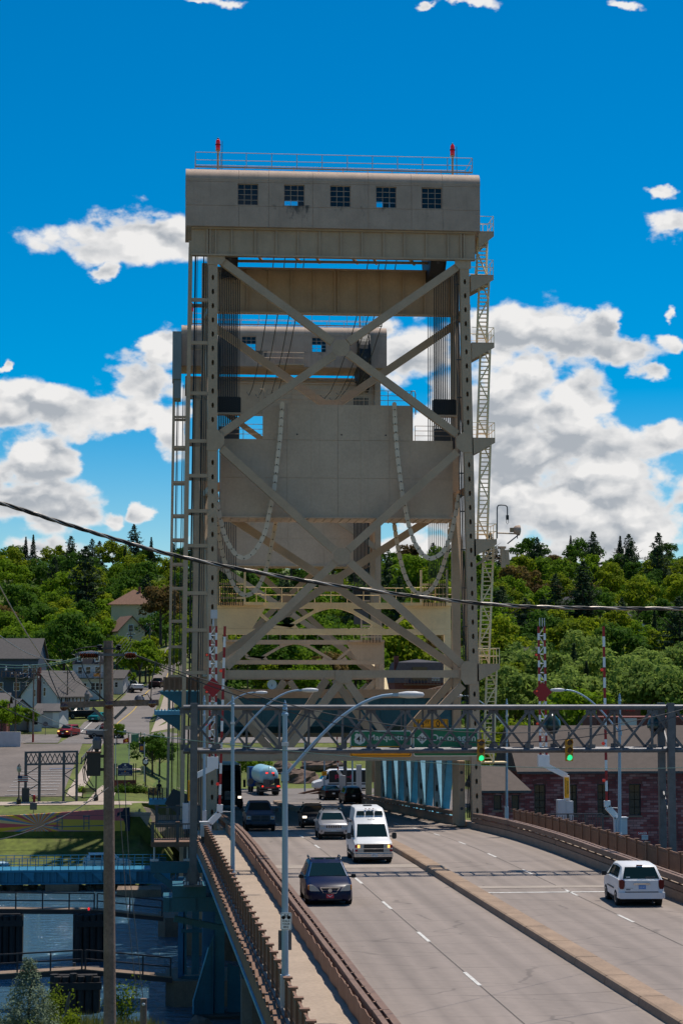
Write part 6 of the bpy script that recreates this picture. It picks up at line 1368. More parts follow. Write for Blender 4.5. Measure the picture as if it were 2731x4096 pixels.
# --- passenger van with dark livery crossing beyond
c = Car('passenger_van', 'black and white high roof van crossing beyond the bridge end', 'van',
  [(0,.4,.9,.95,.8,.7),(.2,.34,1.05,1.1,.95,.8),(.9,.32,1.2,1.35,.98,.85),(1.7,.32,1.3,2.3,.98,.8),(2.1,.32,1.3,2.5,.98,.8),(6.2,.32,1.3,2.5,.98,.8),(6.4,.4,1.2,2.2,.95,.8)], P_WHITE, None)
c.screen(2,3,.03); c.wheels((1.1,5.1)); c.mirrors(1.3,1.4)
for sg in (1,-1): c.box('side_wrap', sg*.99-.012, sg*.99+.012, 1.75, 6.15, 1.0, 2.35, BLACK); c.box('wrap_stripe', sg*.995-.012, sg*.995+.012, 1.6, 6.15, .72, .9, GALV)
text('R H','lettering',paint('pink_lettering',(0.55,0.02,0.08)),c.t,V3((1.008,3.4,1.62)),.5,rot=(math.pi/2,0,math.pi/2),fit=1.9); c.box('roof_unit', -.4,.4,3.0,4.0,2.49,2.72,P_WHITE); c.box('headlight', -.78,-.5,.1,.22,.8,1.0,LENS); c.box('headlight', .5,.78,.1,.22,.8,1.0,LENS); c.side(1.3,1.72,lo=.1,hi=.8)
c.place(16.2, 230.5, -3.0, math.radians(-83))
# --- small far cars
def far_car(name, label, kind_, P, X, Y, z, yaw, L_=4.3, h=1.65, box_=False, lit=None, sc=1.0):
    if kind_ == 'pickup': st = [(0,.5,.95,1.0,.85,.75),(.1,.45,1.05,1.1,.95,.8),(1.1,.42,1.15,1.22,.97,.82),(1.7,.42,1.18,1.78,.96,.68),(2.7,.42,1.18,1.80,.96,.68),(2.95,.42,1.16,1.22,.97,.85),(5.1,.44,1.12,1.18,.97,.9),(5.2,.5,1.05,1.1,.93,.85)]
    elif kind_ == 'suv': st = [(0,.42,.85,.9,.75,.65),(.12,.34,.98,1.03,.92,.75),(1.0,.32,1.08,1.16,.93,.8),(1.6,.32,1.1,1.7,.93,.68),(3.9,.32,1.1,1.72,.93,.68),(4.3,.36,1.05,1.3,.9,.68),(4.4,.45,.9,1.0,.82,.6)]
    else: st = [(0,.36,.65,.7,.7,.6),(.1,.28,.8,.84,.86,.7),(1.1,.26,.93,.98,.88,.76),(1.9,.26,.95,1.38,.88,.6),(2.9,.26,.95,1.40,.88,.6),(3.7,.28,.93,.98,.87,.74),(4.4,.34,.85,.9,.8,.7)]
    c = Car(name, label, 'pickup truck' if kind_ == 'pickup' else 'car', st, P, 'cars on the far shore')
    c.screen(2,3,.05); c.side(st[3][0]-.15,(st[3][0]+st[4][0])/2,slant0=.25); c.side((st[3][0]+st[4][0])/2+.06,st[4][0]-.05); c.wheels((.9,st[-1][0]-.95),.36)
    c.screen(5,4,.06,'rear_window') if kind_ != 'suv' else c.screen(5,4,.1,'rear_window')
    c.sym('headlight',.5,.8,-.01 if kind_!='car' else .02,.1,st[0][2]-.12,st[0][2]+.06,lit or LENS); c.box('grille',-.42,.42,-.02,.05,st[0][2]-.2,st[0][2]+.02,BLACK); c.box('bumper',-.85,.85,-.05,.1,st[0][1]-.02,st[0][1]+.16,P if kind_ != 'pickup' else CHROME)
    e = st[-1][0]; c.sym('tail_light',.6,.85,e-.1,e+.01,st[-1][2]-.15,st[-1][2]+.05,TAIL); c.plate(0,-.05,st[0][1]+.1,PLTW,None,None)
    c.place(X, Y, z, yaw); c.t.scale = (sc,)*3; return c
def on(fx, fy, Y): p = at(fx, fy, Y); return p.x
far_car('sport_utility','red sport utility waiting at the street corner stop line','suv',P_RED,on(252,2947,271),271,gz(-14,271)+.1,math.radians(-20),lit=LITY,sc=.95)
far_car('sedan','teal green sedan coming down the hill street','car',P_TEAL,on(372,2896,292),292,gz(-11,292)+.1,math.radians(-18))
far_car('pickup_truck','grey pickup truck crossing the intersection behind the utility pole','pickup',P_GREY,on(345,2947,268),269.5,gz(-11,269)+.1,math.radians(-82))
far_car('pickup_truck','white pickup truck parked on the grass beside the hill street','pickup',P_WHITE,on(508,2785,338),338,gz(-8,338)+.1,math.radians(205),sc=.95)
far_car('pickup_truck','black pickup truck parked beside the white barn','pickup',P_BLACK,on(258,2888,297),297,gz(-16,297)+.15,math.radians(-60))
far_car('pickup_truck','dark red pickup truck hauling a box up the hill street','pickup',paint('dark_maroon_paint',(0.03,0.012,0.014)),on(640,2760,352),352,gz(-2,352)+.1,math.radians(170))
far_car('sport_utility','white sport utility on the shore road behind the blue girder bridge','suv',P_WHITE,on(525,3467,189),188.7,gz(-4,189)+.08,math.radians(97))
far_car('sedan','pale blue sedan at the left edge on the shore road','car',paint('pale_blue_paint',(0.35,0.5,0.6)),on(40,3465,189),188.7,gz(-15,189)+.08,math.radians(92))
far_car('sedan','white car parked high on the slope left of the barn','car',P_WHITE,on(28,2790,325),326,gz(-28,326)+.5,math.radians(-70))
# ================================================================== the far shore: streets, park, houses
ASPH = mat('old_asphalt', (0.155,0.135,0.125), 0.9, var=0.15, scale=0.25, fine=0.12); ASPH2 = mat('parking_asphalt', (0.14,0.115,0.10), 0.9, var=0.2, scale=0.2, fine=0.15)
WALK = mat('pale_sidewalk', (0.36,0.29,0.24), 0.9, var=0.1, scale=0.4, fine=0.1); YELL = mat('kerb_yellow', (0.5,0.33,0.05), 0.8, var=0.1)
def drape(name, m, left, right, dz, label=None, k='structure', parent=None):
    """sheet lying on the ground between two edge lines given as (X, Y) lists of equal length"""
    b = MB(); L1, R1 = [], []
    for (p, q) in ((left, L1), (right, R1)):
        for i in range(len(p)-1):
            n = max(int(math.hypot(p[i+1][0]-p[i][0], p[i+1][1]-p[i][1])/3), 1)
            n = max(n, max(int(math.hypot(left[i+1][0]-left[i][0], left[i+1][1]-left[i][1])/3), int(math.hypot(right[i+1][0]-right[i][0], right[i+1][1]-right[i][1])/3), 1))
            for j in range(n): u = j/n; q.append((p[i][0]+(p[i+1][0]-p[i][0])*u, p[i][1]+(p[i+1][1]-p[i][1])*u))
        q.append(p[-1])
    M = max(2, int(max(abs(a[0]-c[0]) for a, c in zip(L1, R1))/4)+1)
    for a, c in zip(L1, R1):
        for j in range(M+1):
            u = j/M; x, y = a[0]+(c[0]-a[0])*u, a[1]+(c[1]-a[1])*u; b.v.append((x, y, gz(x, y)+dz))
    for i in range(len(L1)-1):
        for j in range(M): q = i*(M+1)+j; b.f.append((q, q+1, q+M+2, q+M+1)); b.m.append(0)
    o = b.build(name, m, parent)
    if k: kind(o, k, label)
    return o
street = drape('street', ASPH, [(-14.6,262),(-13.2,276),(-12.6,292),(-9.6,310),(-7.6,330),(-3.6,400),(-1,440)], [(-3.6,262),(-3.0,276),(-3.2,292),(-2.4,310),(-1.6,330),(2.2,400),(4.5,440)], 0.07, 'grey street climbing the wooded hill left of the bridge')
drape('cross_street', ASPH, [(-60,262.5),(-14.7,263)], [(-60,274),(-14.7,275)], 0.06, 'cross street at the foot of the hill')
drape('cross_street', ASPH, [(-3.5,262.6),(30,262)], [(-3.5,275),(30,274)], 0.06)
drape('parking_lot', ASPH2, [(-42,211),(-42,262)], [(-11.2,211),(-11.5,262)], 0.05, 'worn parking lot with white bay lines by the park')
drape('park_path', WALK, [(-60,206.4),(2,206.4)], [(-60,208.2),(2,208.2)], 0.05, 'pale path along the shore wall')
drape('park_path', WALK, [(-10.9,211),(-10.3,236),(-10.2,262)], [(-9.3,211),(-8.9,236),(-8.9,262)], 0.06)
drape('park_path', WALK, [(-8.6,208.3),(-7.4,218)], [(-6.0,208.3),(-5.6,218)], 0.06)
drape('park_path', WALK, [(-6.4,235),(2,229)], [(-6.4,236.4),(2,230.4)], 0.06)
drape('sidewalk', WALK, [(-2.8,277),(-2.0,300),(-1.0,330),(2.6,400)], [(0.6,277),(0.4,300),(0.6,330),(4.0,400)], 0.08, 'pale sidewalk up the right side of the hill street')
drape('park_lawn', LAWN, [(-8.8,209),(-8.8,262)], [(2.0,209),(2.0,262)], 0.03, 'mown park lawn with flagpoles and a sign')
drape('shore_road', ASPH, [(-60,187.2),(3,187.2)], [(-60,190.4),(3,190.4)], 0.06, 'narrow shore road behind the blue girder bridge')
drape('plaza_road', ASPH, [(1.6,207.5),(1.6,236)], [(26,207.5),(40,236)], 0.07, 'junction roadway at the far end of the bridge')
drape('plaza_walk', WALK, [(-38,263),(-24,258)], [(-24,263),(-18.6,263)], 0.08, 'sloping pale pavement at the parking lot corner')
def gmark(pts, m=PAINT, par=None, w=0.14, dz=0.10):
    b = MB()
    for (x0,y0),(x1,y1) in zip(pts, pts[1:]):
        d = V3((x1-x0,y1-y0,0)); n = max(int(d.length/3),1); t_ = V3((-d.y,d.x,0)).normalized()*w/2
        for i in range(n):
            a = (x0+(x1-x0)*i/n, y0+(y1-y0)*i/n); c = (x0+(x1-x0)*(i+1)/n, y0+(y1-y0)*(i+1)/n)
            b.quad((a[0]-t_.x,a[1]-t_.y,gz(*a)+dz),(a[0]+t_.x,a[1]+t_.y,gz(*a)+dz),(c[0]+t_.x,c[1]+t_.y,gz(*c)+dz),(c[0]-t_.x,c[1]-t_.y,gz(*c)+dz))
    b.build('road_line', m, par or street)
gmark([(-8.6,277),(-7.6,292),(-5.8,310),(-4.4,330),(-0.6,400)], YELL); gmark([(-12.4,277.5),(-11.0,300),(-8.5,318)]); gmark([(-12.9,276),(-3.6,276)], w=.5); gmark([(-12,271.5),(-9,272.5)], w=.35)
for y in (264.2, 266.4): gmark([(-22,y),(-11.8,y)], w=.3)
for i in range(9): y = 211.5+2.55*i; gmark([(-17.2,y),(-12.0,y+0.6)], WHITE, w=.3, dz=.1)
gmark([(-14,234.2),(-11.4,234.6)], PLTB, w=.5, dz=.09)

# shore wall with its painted mural
mu = bpy.data.materials.new('sunburst_mural'); mu.use_nodes = True; t_ = mu.node_tree; b_ = t_.nodes['Principled BSDF']; b_.inputs['Roughness'].default_value = 0.8
def mn(tp, **k):
    q = t_.nodes.new(tp)
    for a, v in k.items(): setattr(q, a, v)
    return q
g_ = mn('ShaderNodeNewGeometry'); sp = mn('ShaderNodeSeparateXYZ'); t_.links.new(g_.outputs['Position'], sp.inputs[0])
WY = 198.0; c0 = at(157, 3302, WY)
def mm(op, a, b):
    q = mn('ShaderNodeMath', operation=op)
    for i, v in enumerate((a, b)):
        if isinstance(v, (int, float)): q.inputs[i].default_value = v
        else: t_.links.new(v, q.inputs[i])
    return q.outputs[0]
dx, dz = mm('SUBTRACT', sp.outputs[0], c0.x), mm('SUBTRACT', sp.outputs[2], c0.z)
ang = mm('ARCTAN2', dz, dx); fr = mm('FRACT', mm('ADD', mm('MULTIPLY', ang, 7/math.pi), 0.15), 0.0)
cr = mn('ShaderNodeValToRGB'); cr.color_ramp.interpolation = 'CONSTANT'; t_.links.new(fr, cr.inputs[0])
el = cr.color_ramp.elements; el[0].position = 0; el[0].color = (0.60,0.10,0.12,1); el[1].position = 0.28; el[1].color = (0.72,0.42,0.03,1)
for p_, c_ in ((0.50,(0.66,0.26,0.22,1)),(0.66,(0.09,0.24,0.40,1)),(0.82,(0.75,0.5,0.24,1))): e = el.new(p_); e.color = c_
# away from the sun the bands lie flatter: yellow below, rose above, blue water along the foot
right = mn('ShaderNodeMapRange'); t_.links.new(dx, right.inputs[0]); right.inputs[1].default_value = 1.8; right.inputs[2].default_value = 2.2
hgt = mm('SUBTRACT', mm('ADD', sp.outputs[2], mm('MULTIPLY', dx, 0.03)), c0.z)
cr2 = mn('ShaderNodeValToRGB'); cr2.color_ramp.interpolation = 'CONSTANT'; e2 = cr2.color_ramp.elements
q = mm('MULTIPLY', mm('ADD', hgt, 1.4), 0.36); t_.links.new(q, cr2.inputs[0])
e2[0].position = 0; e2[0].color = (0.05,0.12,0.2,1); e2[1].position = 0.16; e2[1].color = (0.36,0.17,0.26,1)
for p_, c_ in ((0.36,(0.6,0.4,0.06,1)),(0.74,(0.58,0.14,0.15,1))): e = e2.new(p_); e.color = c_
mx_ = mn('ShaderNodeMix', data_type='RGBA'); t_.links.new(right.outputs[0], mx_.inputs[0]); t_.links.new(cr.outputs[0], mx_.inputs[6]); t_.links.new(cr2.outputs[0], mx_.inputs[7]); t_.links.new(mx_.outputs[2], b_.inputs['Base Color'])
t = thing('mural_wall', 'long shore wall painted with a colourful sunburst and bridge mural', 'wall', (-8, WY, -6))
pts = [at(*q_, WY) for q_ in ((-900,3330),(0,3334),(240,3340),(520,3356),(520,3230),(390,3240),(150,3256),(0,3264),(-900,3275))]
MB().prism([(p.x, WY, p.z) for p in pts], (0,0.35,0)).build('wall', mu, t)
NAVYP = mat('mural_navy', (0.012,0.022,0.045), 0.8, var=0.1); MURB = mat('mural_blue', (0.10,0.14,0.20), 0.8, var=0.1)
def mpoly(pts, m): MB().prism([(at(x,y,WY).x, WY-0.008, at(x,y,WY).z) for x, y in pts], (0,0.006,0)).build('painted_shape', m, t)
mpoly([(498,3231),(520,3230),(520,3356),(500,3354),(502,3300),(494,3275),(482,3272),(484,3255),(468,3270),(470,3250),(490,3246)], NAVYP); mpoly([(330,3344),(400,3340),(500,3345),(500,3355),(420,3352)], NAVYP)
for x in (228, 335):
    for a in (0, 20): mpoly([(x+a,3265),(x+a+4,3265),(x+a+4,3318),(x+a,3318)], MURB)
    mpoly([(x-2,3262),(x+26,3261),(x+26,3267),(x-2,3268)], MURB); mpoly([(x,3290),(x+24,3290),(x+24,3293),(x,3293)], MURB)
mpoly([(215,3306),(420,3300),(420,3304),(215,3310)], MURB)
t = thing('retaining_wall', 'tan concrete wall end sloping beside the mural wall', 'wall', (0.2,198,-6)); MB().prism([(at(x,y,198.4).x,198.4,at(x,y,198.4).z) for x,y in ((521,3250),(606,3250),(575,3360),(521,3358))],(0,0.4,0)).build('wall', WALK, t)
tag(MB().box2(-60,-19.2,258.6,259,gz(-30,258)-.2,gz(-30,258)+2.0).build('retaining_wall', mat('lilac_concrete',(.5,.46,.47),.85)), 'grey concrete wall at the top of the parking lot', 'wall')

# blue girder bridge in front of the shore road, rails and boulders
t = thing('girder_bridge', 'bright blue low girder bridge with pipe railings reaching the far tower', 'bridge', (-8,184,-8)); GBM = mat('sky_blue_girder_paint',(0.02,0.17,0.29),0.5,var=0.15,streak=0.25)
Yg2 = 180.0
zg0, zg1 = at(300,3520,Yg2).z, at(300,3478,Yg2).z
MB().box2(-60, at(665,3500,Yg2).x, Yg2, Yg2+0.2, zg0-0.25, zg1-0.22).build('girder_web', GBM, t); MB().box2(-60, at(668,3500,Yg2).x, Yg2-0.35, Yg2+3.4, zg1-0.2, zg1).build('deck', GBM, t); MB().box2(-60, at(665,3500,Yg2).x, Yg2-0.25, Yg2+0.45, zg0-0.35, zg0-0.255).build('flange', GBM, t)
sm = MB().box2(-0.04,0.04,-0.2,-0.003,0,zg1-zg0-0.0).mesh('stiffener', GBM)
for i in range(34): link('stiffener', sm, t, (-20+0.62*i, Yg2, zg0-0.24))
for i in range(7): x = -19+3.0*i; MB().prism([(x,Yg2-0.1,zg1-0.22),(x+1.0,Yg2-0.1,zg1-0.22),(x+1.0,Yg2-0.1,zg0-0.2)],(0,-0.25,0)).build('bracket', GBM, t)
for yv in (Yg2-0.3, Yg2+3.2):
    for dz_ in (0.5,1.0): MB().tube((-40,yv,zg1+dz_),(at(665,3500,Yg2).x,yv,zg1+dz_),0.03,5).build('rail', GBM, t)
    pm = MB().box2(-0.03,0.03,-0.03,0.03,0,1.0).mesh('post', GBM)
    for i in range(28): link('post', pm, t, (-20.5+0.72*i, yv, zg1))
tag(MB().box2(at(182,3560,Yg2).x, at(316,3560,Yg2).x, Yg2-0.2, Yg2+2.6, -9.5, zg0-0.37).build('pier', PIER), 'concrete pier under the middle of the blue girder bridge', 'bridge pier')
tag(MB().box2(at(470,3560,176).x, at(645,3560,176).x, 174.5, 178, -9.5, at(600,3552,176).z).build('pier', PIER), 'dark concrete footing below the right end of the blue girder bridge', 'bridge pier')
rk = mat('shore_boulder', (0.14,0.11,0.09), 0.9, var=0.3, scale=1.5)
def boulder_mesh(r):
    rr = random.Random(r); b = MB(); b.sphere((0,0,0),1.0,9,6)
    b.v = [(x*(1+.25*noise_.noise(V3((x*1.7+r,y*1.7,z*1.7)))), y*(1+.25*noise_.noise(V3((x*1.7,y*1.7+r,z)))), z*0.7*(1+.3*noise_.noise(V3((x,y,z*2+r))))) for x,y,z in b.v]
    return b.mesh('boulder', rk)
BM = [boulder_mesh(i*3.7) for i in range(4)]
for i in range(46):
    x = -22+0.62*i+R_.uniform(-.2,.2); y = 181.6+R_.uniform(-.6,1.2); o = link('boulder', BM[i%4], None, (x,y,gz(x,y)+0.15), (R_.random(),R_.random(),R_.random()*6)); s = R_.uniform(.35,.7); o.scale = (s,s*.9,s*.8)
    tag(o, 'brown boulder in the riprap along the far shore', 'boulder', 'boulders along the far shore')
# timber fender piers and the catwalks between them
FEND = mat('dark_timber_piles', (0.022,0.020,0.021), 0.85, var=0.3, scale=2.0, streak=0.3)
def fender(label, Y, f0, f1, ftop):
    x0, x1 = at(f0, ftop, Y).x, at(f1, ftop, Y).x; zt_ = at(f0, ftop, Y).z; t = thing('fender_pier', label, 'pier', ((x0+x1)/2, Y, -9.6), 'timber fender piers')
    MB().box2(x0+.2, x1-.2, Y+.2, Y+3.8, -10, zt_-.15).build('core', FEND, t); n = max(int((x1-x0)/0.42), 4)
    for i in range(n): x = x0+(x1-x0)*(i+.5)/n; MB().tube((x-(0.12 if i == 0 else 0), Y+R_.uniform(-.04,.04), -10), (x, Y, zt_-R_.uniform(0,.25)), (x1-x0)/n*.52, 8).build('pile', FEND, t)
    for i in range(6): y = Y+.6*(i+.5); MB().tube((x0,y,-10),(x0,y,zt_-.1),.25,8).build('pile', FEND, t)
    MB().box2(x0-.08, x1+.08, Y-.32, Y-.2, zt_-.9, zt_-.5).build('waler', FEND, t)
fender('big dark timber fender pier under the nearest catwalk', 114.0, 218, 403, 3893); fender('dark timber fender pier with a red lamp under the second catwalk', 134.5, 308, 440, 3652); fender('dark timber fender pier at the left edge under the second catwalk', 134.5, -40, 92, 3650)
CATW = mat('catwalk_steel', (0.035,0.028,0.03), 0.7, var=0.2)
def catwalk(label, Y, fpts, top):
    P_ = [at(*q, Y) for q in fpts]; t = thing('catwalk', label, 'catwalk', tuple(P_[0]), 'service catwalks over the water'); px = 7965/Y
    for a, c in zip(P_, P_[1:]):
        MB().beam(a-V3((0,0,.2)), c-V3((0,0,.2)), 1.1, 0.26).build('walk_beam', CATW, t); MB().beam(a-V3((0,0,.03)), c-V3((0,0,.03)), 1.15, 0.06).build('plank_deck', PIER, t)
        n = max(int((c-a).length/1.55), 1)
        for yv in (-.5,):
            for dz_ in (.55, 1.05): MB().beam(a+V3((0.1,yv,dz_)), c+V3((-0.1,yv,dz_)), .07, .08).build('rail', CATW, t)
            for i in range(n+1): p = a+(c-a)*i/n; MB().box((p.x+(0.1 if i == 0 else (-0.1 if i == n else 0)), p.y+yv, p.z+.52), (.09,.09,1.05)).build('post', CATW, t)
catwalk('nearest dark railed catwalk crossing behind the spruce', 115.5, ((-60,3893),(337,3871),(690,3902)), 0); catwalk('second dark railed catwalk across the blue water', 136.0, ((-40,3631),(385,3634),(655,3662)), 0)
t = thing('navigation_lamp', 'small lit red lamp on the second timber fender pier', 'lamp', tuple(at(356,3640,134.2))); p = at(356,3636,134.2); MB().lathe([(.06,-.08),(.07,.05),(.03,.1)],tuple(p),10).build('lens', mat('lit_red_lamp',(.5,.01,.01),.3,var=0,emit=(1,.02,.02),es=0.9), t); MB().box((p.x,p.y,p.z-.22),(.2,.2,.22)).build('base', BLACK, t)
tag(MB().box((at(298,3858,115.3).x,115.3,at(298,3858,115.3).z),(.16,.16,.2)).build('mooring_light', DARKG), 'small box light on the nearest catwalk', 'lamp')

# ------------------------------------------------------------------ park furniture
t = thing('portal_frame', 'grey steel truss portal frame standing over the parking lot path', 'truss frame', (at(205,3200,208).x,208,-3)); Yp = 208.5
pf = lambda x,y,Y=Yp: at(x,y,Y)
for fx, w, Y_ in ((105,.28,Yp),(160,.28,Yp),(257,.26,Yp),(309,.26,Yp)): a = pf(fx,3008); MB().box2(a.x-w/2,a.x+w/2,Y_,Y_+w,gz(a.x,Y_)-.1,a.z).build('post', GALV, t)
for fy in (3010, 3058): a, b2 = pf(100,fy), pf(314,fy-4); MB().beam(a, b2, .2, .2).build('chord', GALV, t)
for i in range(11):
    x0 = 106+19*i; a, b2 = pf(x0,3014), pf(x0+19,3055)
    MB().beam(a,b2,.09,.09,up=(0,1,0)).build('lacing', GALV, t); a, b2 = pf(x0+19,3014), pf(x0,3055); MB().beam((a.x,a.y+.5,a.z),(b2.x,b2.y+.5,b2.z),.09,.09,up=(0,1,0)).build('lacing', GALV, t)
for x0,x1 in ((105,160),(257,309)):
    for i in range(4):
        ya_, yb_ = 3065+34*i, 3065+34*(i+1); p0, p1 = (pf(x0,ya_),pf(x1,yb_)) if i%2 else (pf(x1,ya_),pf(x0,yb_)); MB().beam(p0,p1,.09,.09,up=(0,1,0)).build('lacing', GALV, t)
a = pf(105,3190); MB().box2(a.x-.4,a.x+.35,Yp-.4,Yp,gz(a.x,Yp),gz(a.x,Yp)+1.4).build('control_box', DARKG, t)
def put(fx, fy, Y): p = at(fx, fy, Y); return p.x, Y
NAVYS = mat('navy_sign',(0.012,0.03,0.10),0.5,var=0.05); BRICK = mat('red_brick',(0.16,0.05,0.04),0.85,var=0.25,scale=4,fine=0.2)
Ys = 217.0; zz = gz(-5,Ys); a, b2 = at(472,3060,Ys), at(531,3103,Ys); t = thing('welcome_sign','navy welcome sign reading Houghton on a brick planter','sign',((a.x+b2.x)/2,Ys,zz))
cx = (a.x+b2.x)/2; w = (b2.x-a.x)
MB().prism([(a.x,Ys,b2.z),(b2.x,Ys,b2.z),(b2.x,Ys,a.z-.05),(cx+w*.3,Ys,a.z+.06),(cx+w*.2,Ys,a.z+.2),(cx-w*.2,Ys,a.z+.2),(cx-w*.3,Ys,a.z+.06),(a.x,Ys,a.z-.05)],(0,.12,0)).build('panel', NAVYS, t)
text('HOUGHTON','lettering',SIGNW,t,V3((cx,Ys-.01,(a.z+b2.z)/2+.12)),.20,fit=w*.86); text('WELCOME TO','lettering',SIGNW,t,V3((cx,Ys-.01,(a.z+b2.z)/2+.36)),.08,fit=w*.36); text('BIRTHPLACE OF','lettering',SIGNW,t,V3((cx,Ys-.01,b2.z+.30)),.08,fit=w*.5); text('PROFESSIONAL HOCKEY','lettering',SIGNW,t,V3((cx,Ys-.01,b2.z+.14)),.08,fit=w*.84)
MB().lathe([(.10,-.01),(.10,.01)],(cx,Ys-.01,(a.z+b2.z)/2+.58),12,'y').build('seal', SIGNW, t); MB().lathe([(.09,-.01),(.09,.01)],(cx,Ys-.01,(a.z+b2.z)/2-.12),12,'y').build('seal', AMBER, t)
for x in (a.x-.35,a.x-.1,b2.x+.1,b2.x+.35): MB().box2(x-.05,x+.05,Ys,Ys+.1,zz,a.z+.15).build('post', BLACK, t)
for row in range(5):
    for k in range(9): x = a.x-.35+(w+.75)*k/9; MB().box2(x+.01,x+(w+.75)/9-.01,Ys-.5,Ys-.2,zz+.02+.15*row,zz+.16+.15*row).build('brick', BRICK, t)
MB().box2(a.x-.34,b2.x+.34,Ys-.46,Ys-.24,zz,zz+.76).build('planter_core', DARKG, t)
# flags
def flag(label, fx, Y, ftop, col, fl, tilt=0):
    p = at(fx, ftop, Y); zb_ = gz(p.x, Y); t = thing('flagpole', label, 'flagpole', (p.x,Y,zb_), 'flagpoles in the park'); MB().tube((p.x,Y,zb_),(p.x,Y,p.z),.06,6,.03).build('pole', WHITEG, t); MB().sphere((p.x,Y,p.z+.06),.08,8,5).build('ball', WHITEG, t)
    if fl:
        m = MB(); n = 6; W_, H_ = fl
        for i in range(n+1):
            u = i/n; m.v += [(p.x-.05-W_*u, Y+.12*math.sin(u*5), p.z-.25-W_*.35*u), (p.x-.05-W_*u, Y+.12*math.sin(u*5)+.03, p.z-.25-H_-W_*.15*u)]
        m.f = [(2*i,2*i+1,2*i+3,2*i+2) for i in range(n)]; m.m = [0]*n; m.build('flag', col, t)
        if col is RED: MB().lathe([(.14,-.01),(.14,.01)],(p.x-W_*.5,Y-.08,p.z-.6),10,'y').build('flag_emblem', SIGNY, t)
flag('flagpole with a drooping red flag in the park', 518, 228, 2941, RED, (.65,.55)); flag('flagpole with a blue flag beside the banner', 579, 232, 2936, NAVYS, (.55,.5)); flag('bare flagpole nearest the tower leg', 641, 236, 2932, None, None); flag('flagpole half hidden by the utility pole', 464, 228, 2950, None, None)
# banner on pole, park clock, black lantern posts, bench, shrubs' bed, barrels
Yk = 222; x = at(567,3000,Yk).x; z_ = gz(x,Yk); t = thing('banner_post','navy banner hung from a post in the park','banner',(x,Yk,z_)); a, b2 = at(558,2976,Yk), at(576,3010,Yk); MB().box2(a.x,b2.x,Yk,Yk+.02,b2.z,a.z).build('banner', NAVYS, t); MB().box2(a.x+.08,b2.x-.08,Yk-.004,Yk-.001,b2.z+.25,a.z-.25).build('banner_panel', AMBER, t); MB().tube((x+.32,Yk,z_),(x+.32,Yk,a.z+.2),.05,6).build('post', WHITEG, t)
Yk = 214; x = at(583,3047,Yk).x; z_ = gz(x,Yk); c_ = at(583,3047,Yk); t = thing('street_clock','black four faced street clock on a post by the flower bed','clock',(x,Yk,z_))
MB().tube((x,Yk,z_),(x,Yk,c_.z-.3),.09,8,.06).build('post', BLACK, t); MB().lathe([(.2,z_-c_.z),(.2,z_-c_.z+.5),(.09,z_-c_.z+.6)],(x,Yk,c_.z),10).build('pedestal', BLACK, t); MB().lathe([(.05,-.5),(.2,-.34),(.33,-.2),(.33,.24),(.2,.34),(.24,.40),(.05,.5)],(x,Yk,c_.z),12).build('case', BLACK, t)
MB().lathe([(.23,-.02),(.23,.02)],(x+.0,Yk-.33,c_.z),16,'y').build('dial', SIGNW, t); MB().box2(x-.012,x+.012,Yk-.365,Yk-.353,c_.z,c_.z+.17).build('hand', BLACK, t); MB().box2(x,x+.11,Yk-.365,Yk-.353,c_.z-.012,c_.z+.012).build('hand', BLACK, t)
def lantern(label, fx, fy, Y):
    p = at(fx, fy, Y); z_ = gz(p.x,Y); t = thing('lantern_post', label, 'lantern post', (p.x,Y,z_), 'black lantern posts on the shore path'); MB().tube((p.x,Y,z_),(p.x,Y,p.z-.3),.07,8).build('post', BLACK, t); MB().lathe([(.24,0),(.24,.5),(.1,.7)],(p.x,Y,z_),10).build('pedestal', BLACK, t)
    MB().lathe([(.05,-.3),(.2,-.2),(.26,.1),(.2,.3)],tuple(p),10).build('globe', LENS, t, smooth=60); MB().lathe([(.22,.3),(.1,.45),(.02,.6)],tuple(p),10).build('cap', BLACK, t)
lantern('black lantern post with a small flag at the parking lot', 78, 3078, 207); lantern('black lantern post beside the park bench path', 386, 3080, 208.6)
p = at(90,3115,206.9); t = thing('small_flag','small striped flag on the lantern post by the parking lot','flag',tuple(p))
for i in range(7): MB().box2(p.x-.45,p.x+.6,206.88,206.9,p.z-.3+.09*i,p.z-.215+.09*i).build('stripe', RED if i%2==0 else WHITE, t)
MB().box2(p.x-.45,p.x,206.86,206.878,p.z+.02,p.z+.33).build('canton', NAVYS, t)
Yk = 210.2; a = at(358,3150,Yk); z_ = gz(a.x,Yk); t = thing('park_bench','brown slatted park bench beside the path','bench',(a.x,Yk,z_)); WOOD = mat('bench_wood',(.13,.08,.05),.7)
for i in range(4): MB().box2(a.x-.75,a.x+.75,Yk+.12*i,Yk+.12*i+.09,z_+.42,z_+.46).build('seat_slat', WOOD, t); MB().box2(a.x-.75,a.x+.75,Yk+.52,Yk+.56,z_+.55+.12*i,z_+.64+.12*i).build('back_slat', WOOD, t)
for x in (-.7,.7): MB().box2(a.x+x-.04,a.x+x+.04,Yk,Yk+.5,z_,z_+.41).build('leg', BLACK, t); MB().box2(a.x+x-.04,a.x+x+.04,Yk+.565,Yk+.62,z_,z_+1.0).build('leg', BLACK, t)
p = at(138,3170,208); z_ = gz(p.x,208); t = thing('fire_hydrant','red fire hydrant at the parking lot edge','hydrant',(p.x,208,z_)); MB().lathe([(.18,0),(.18,.06),(.12,.08),(.12,.55),(.15,.57),(.13,.68),(.04,.8)],(p.x,208,z_),10).build('barrel', RED, t); MB().lathe([(.07,-.24),(.07,.24)],(p.x,208,z_+.45),8,'x').build('nozzle', RED, t)
t = thing('guard_rail','short dark guard rail beside the lawn corner','guard rail',(-10,250,0))
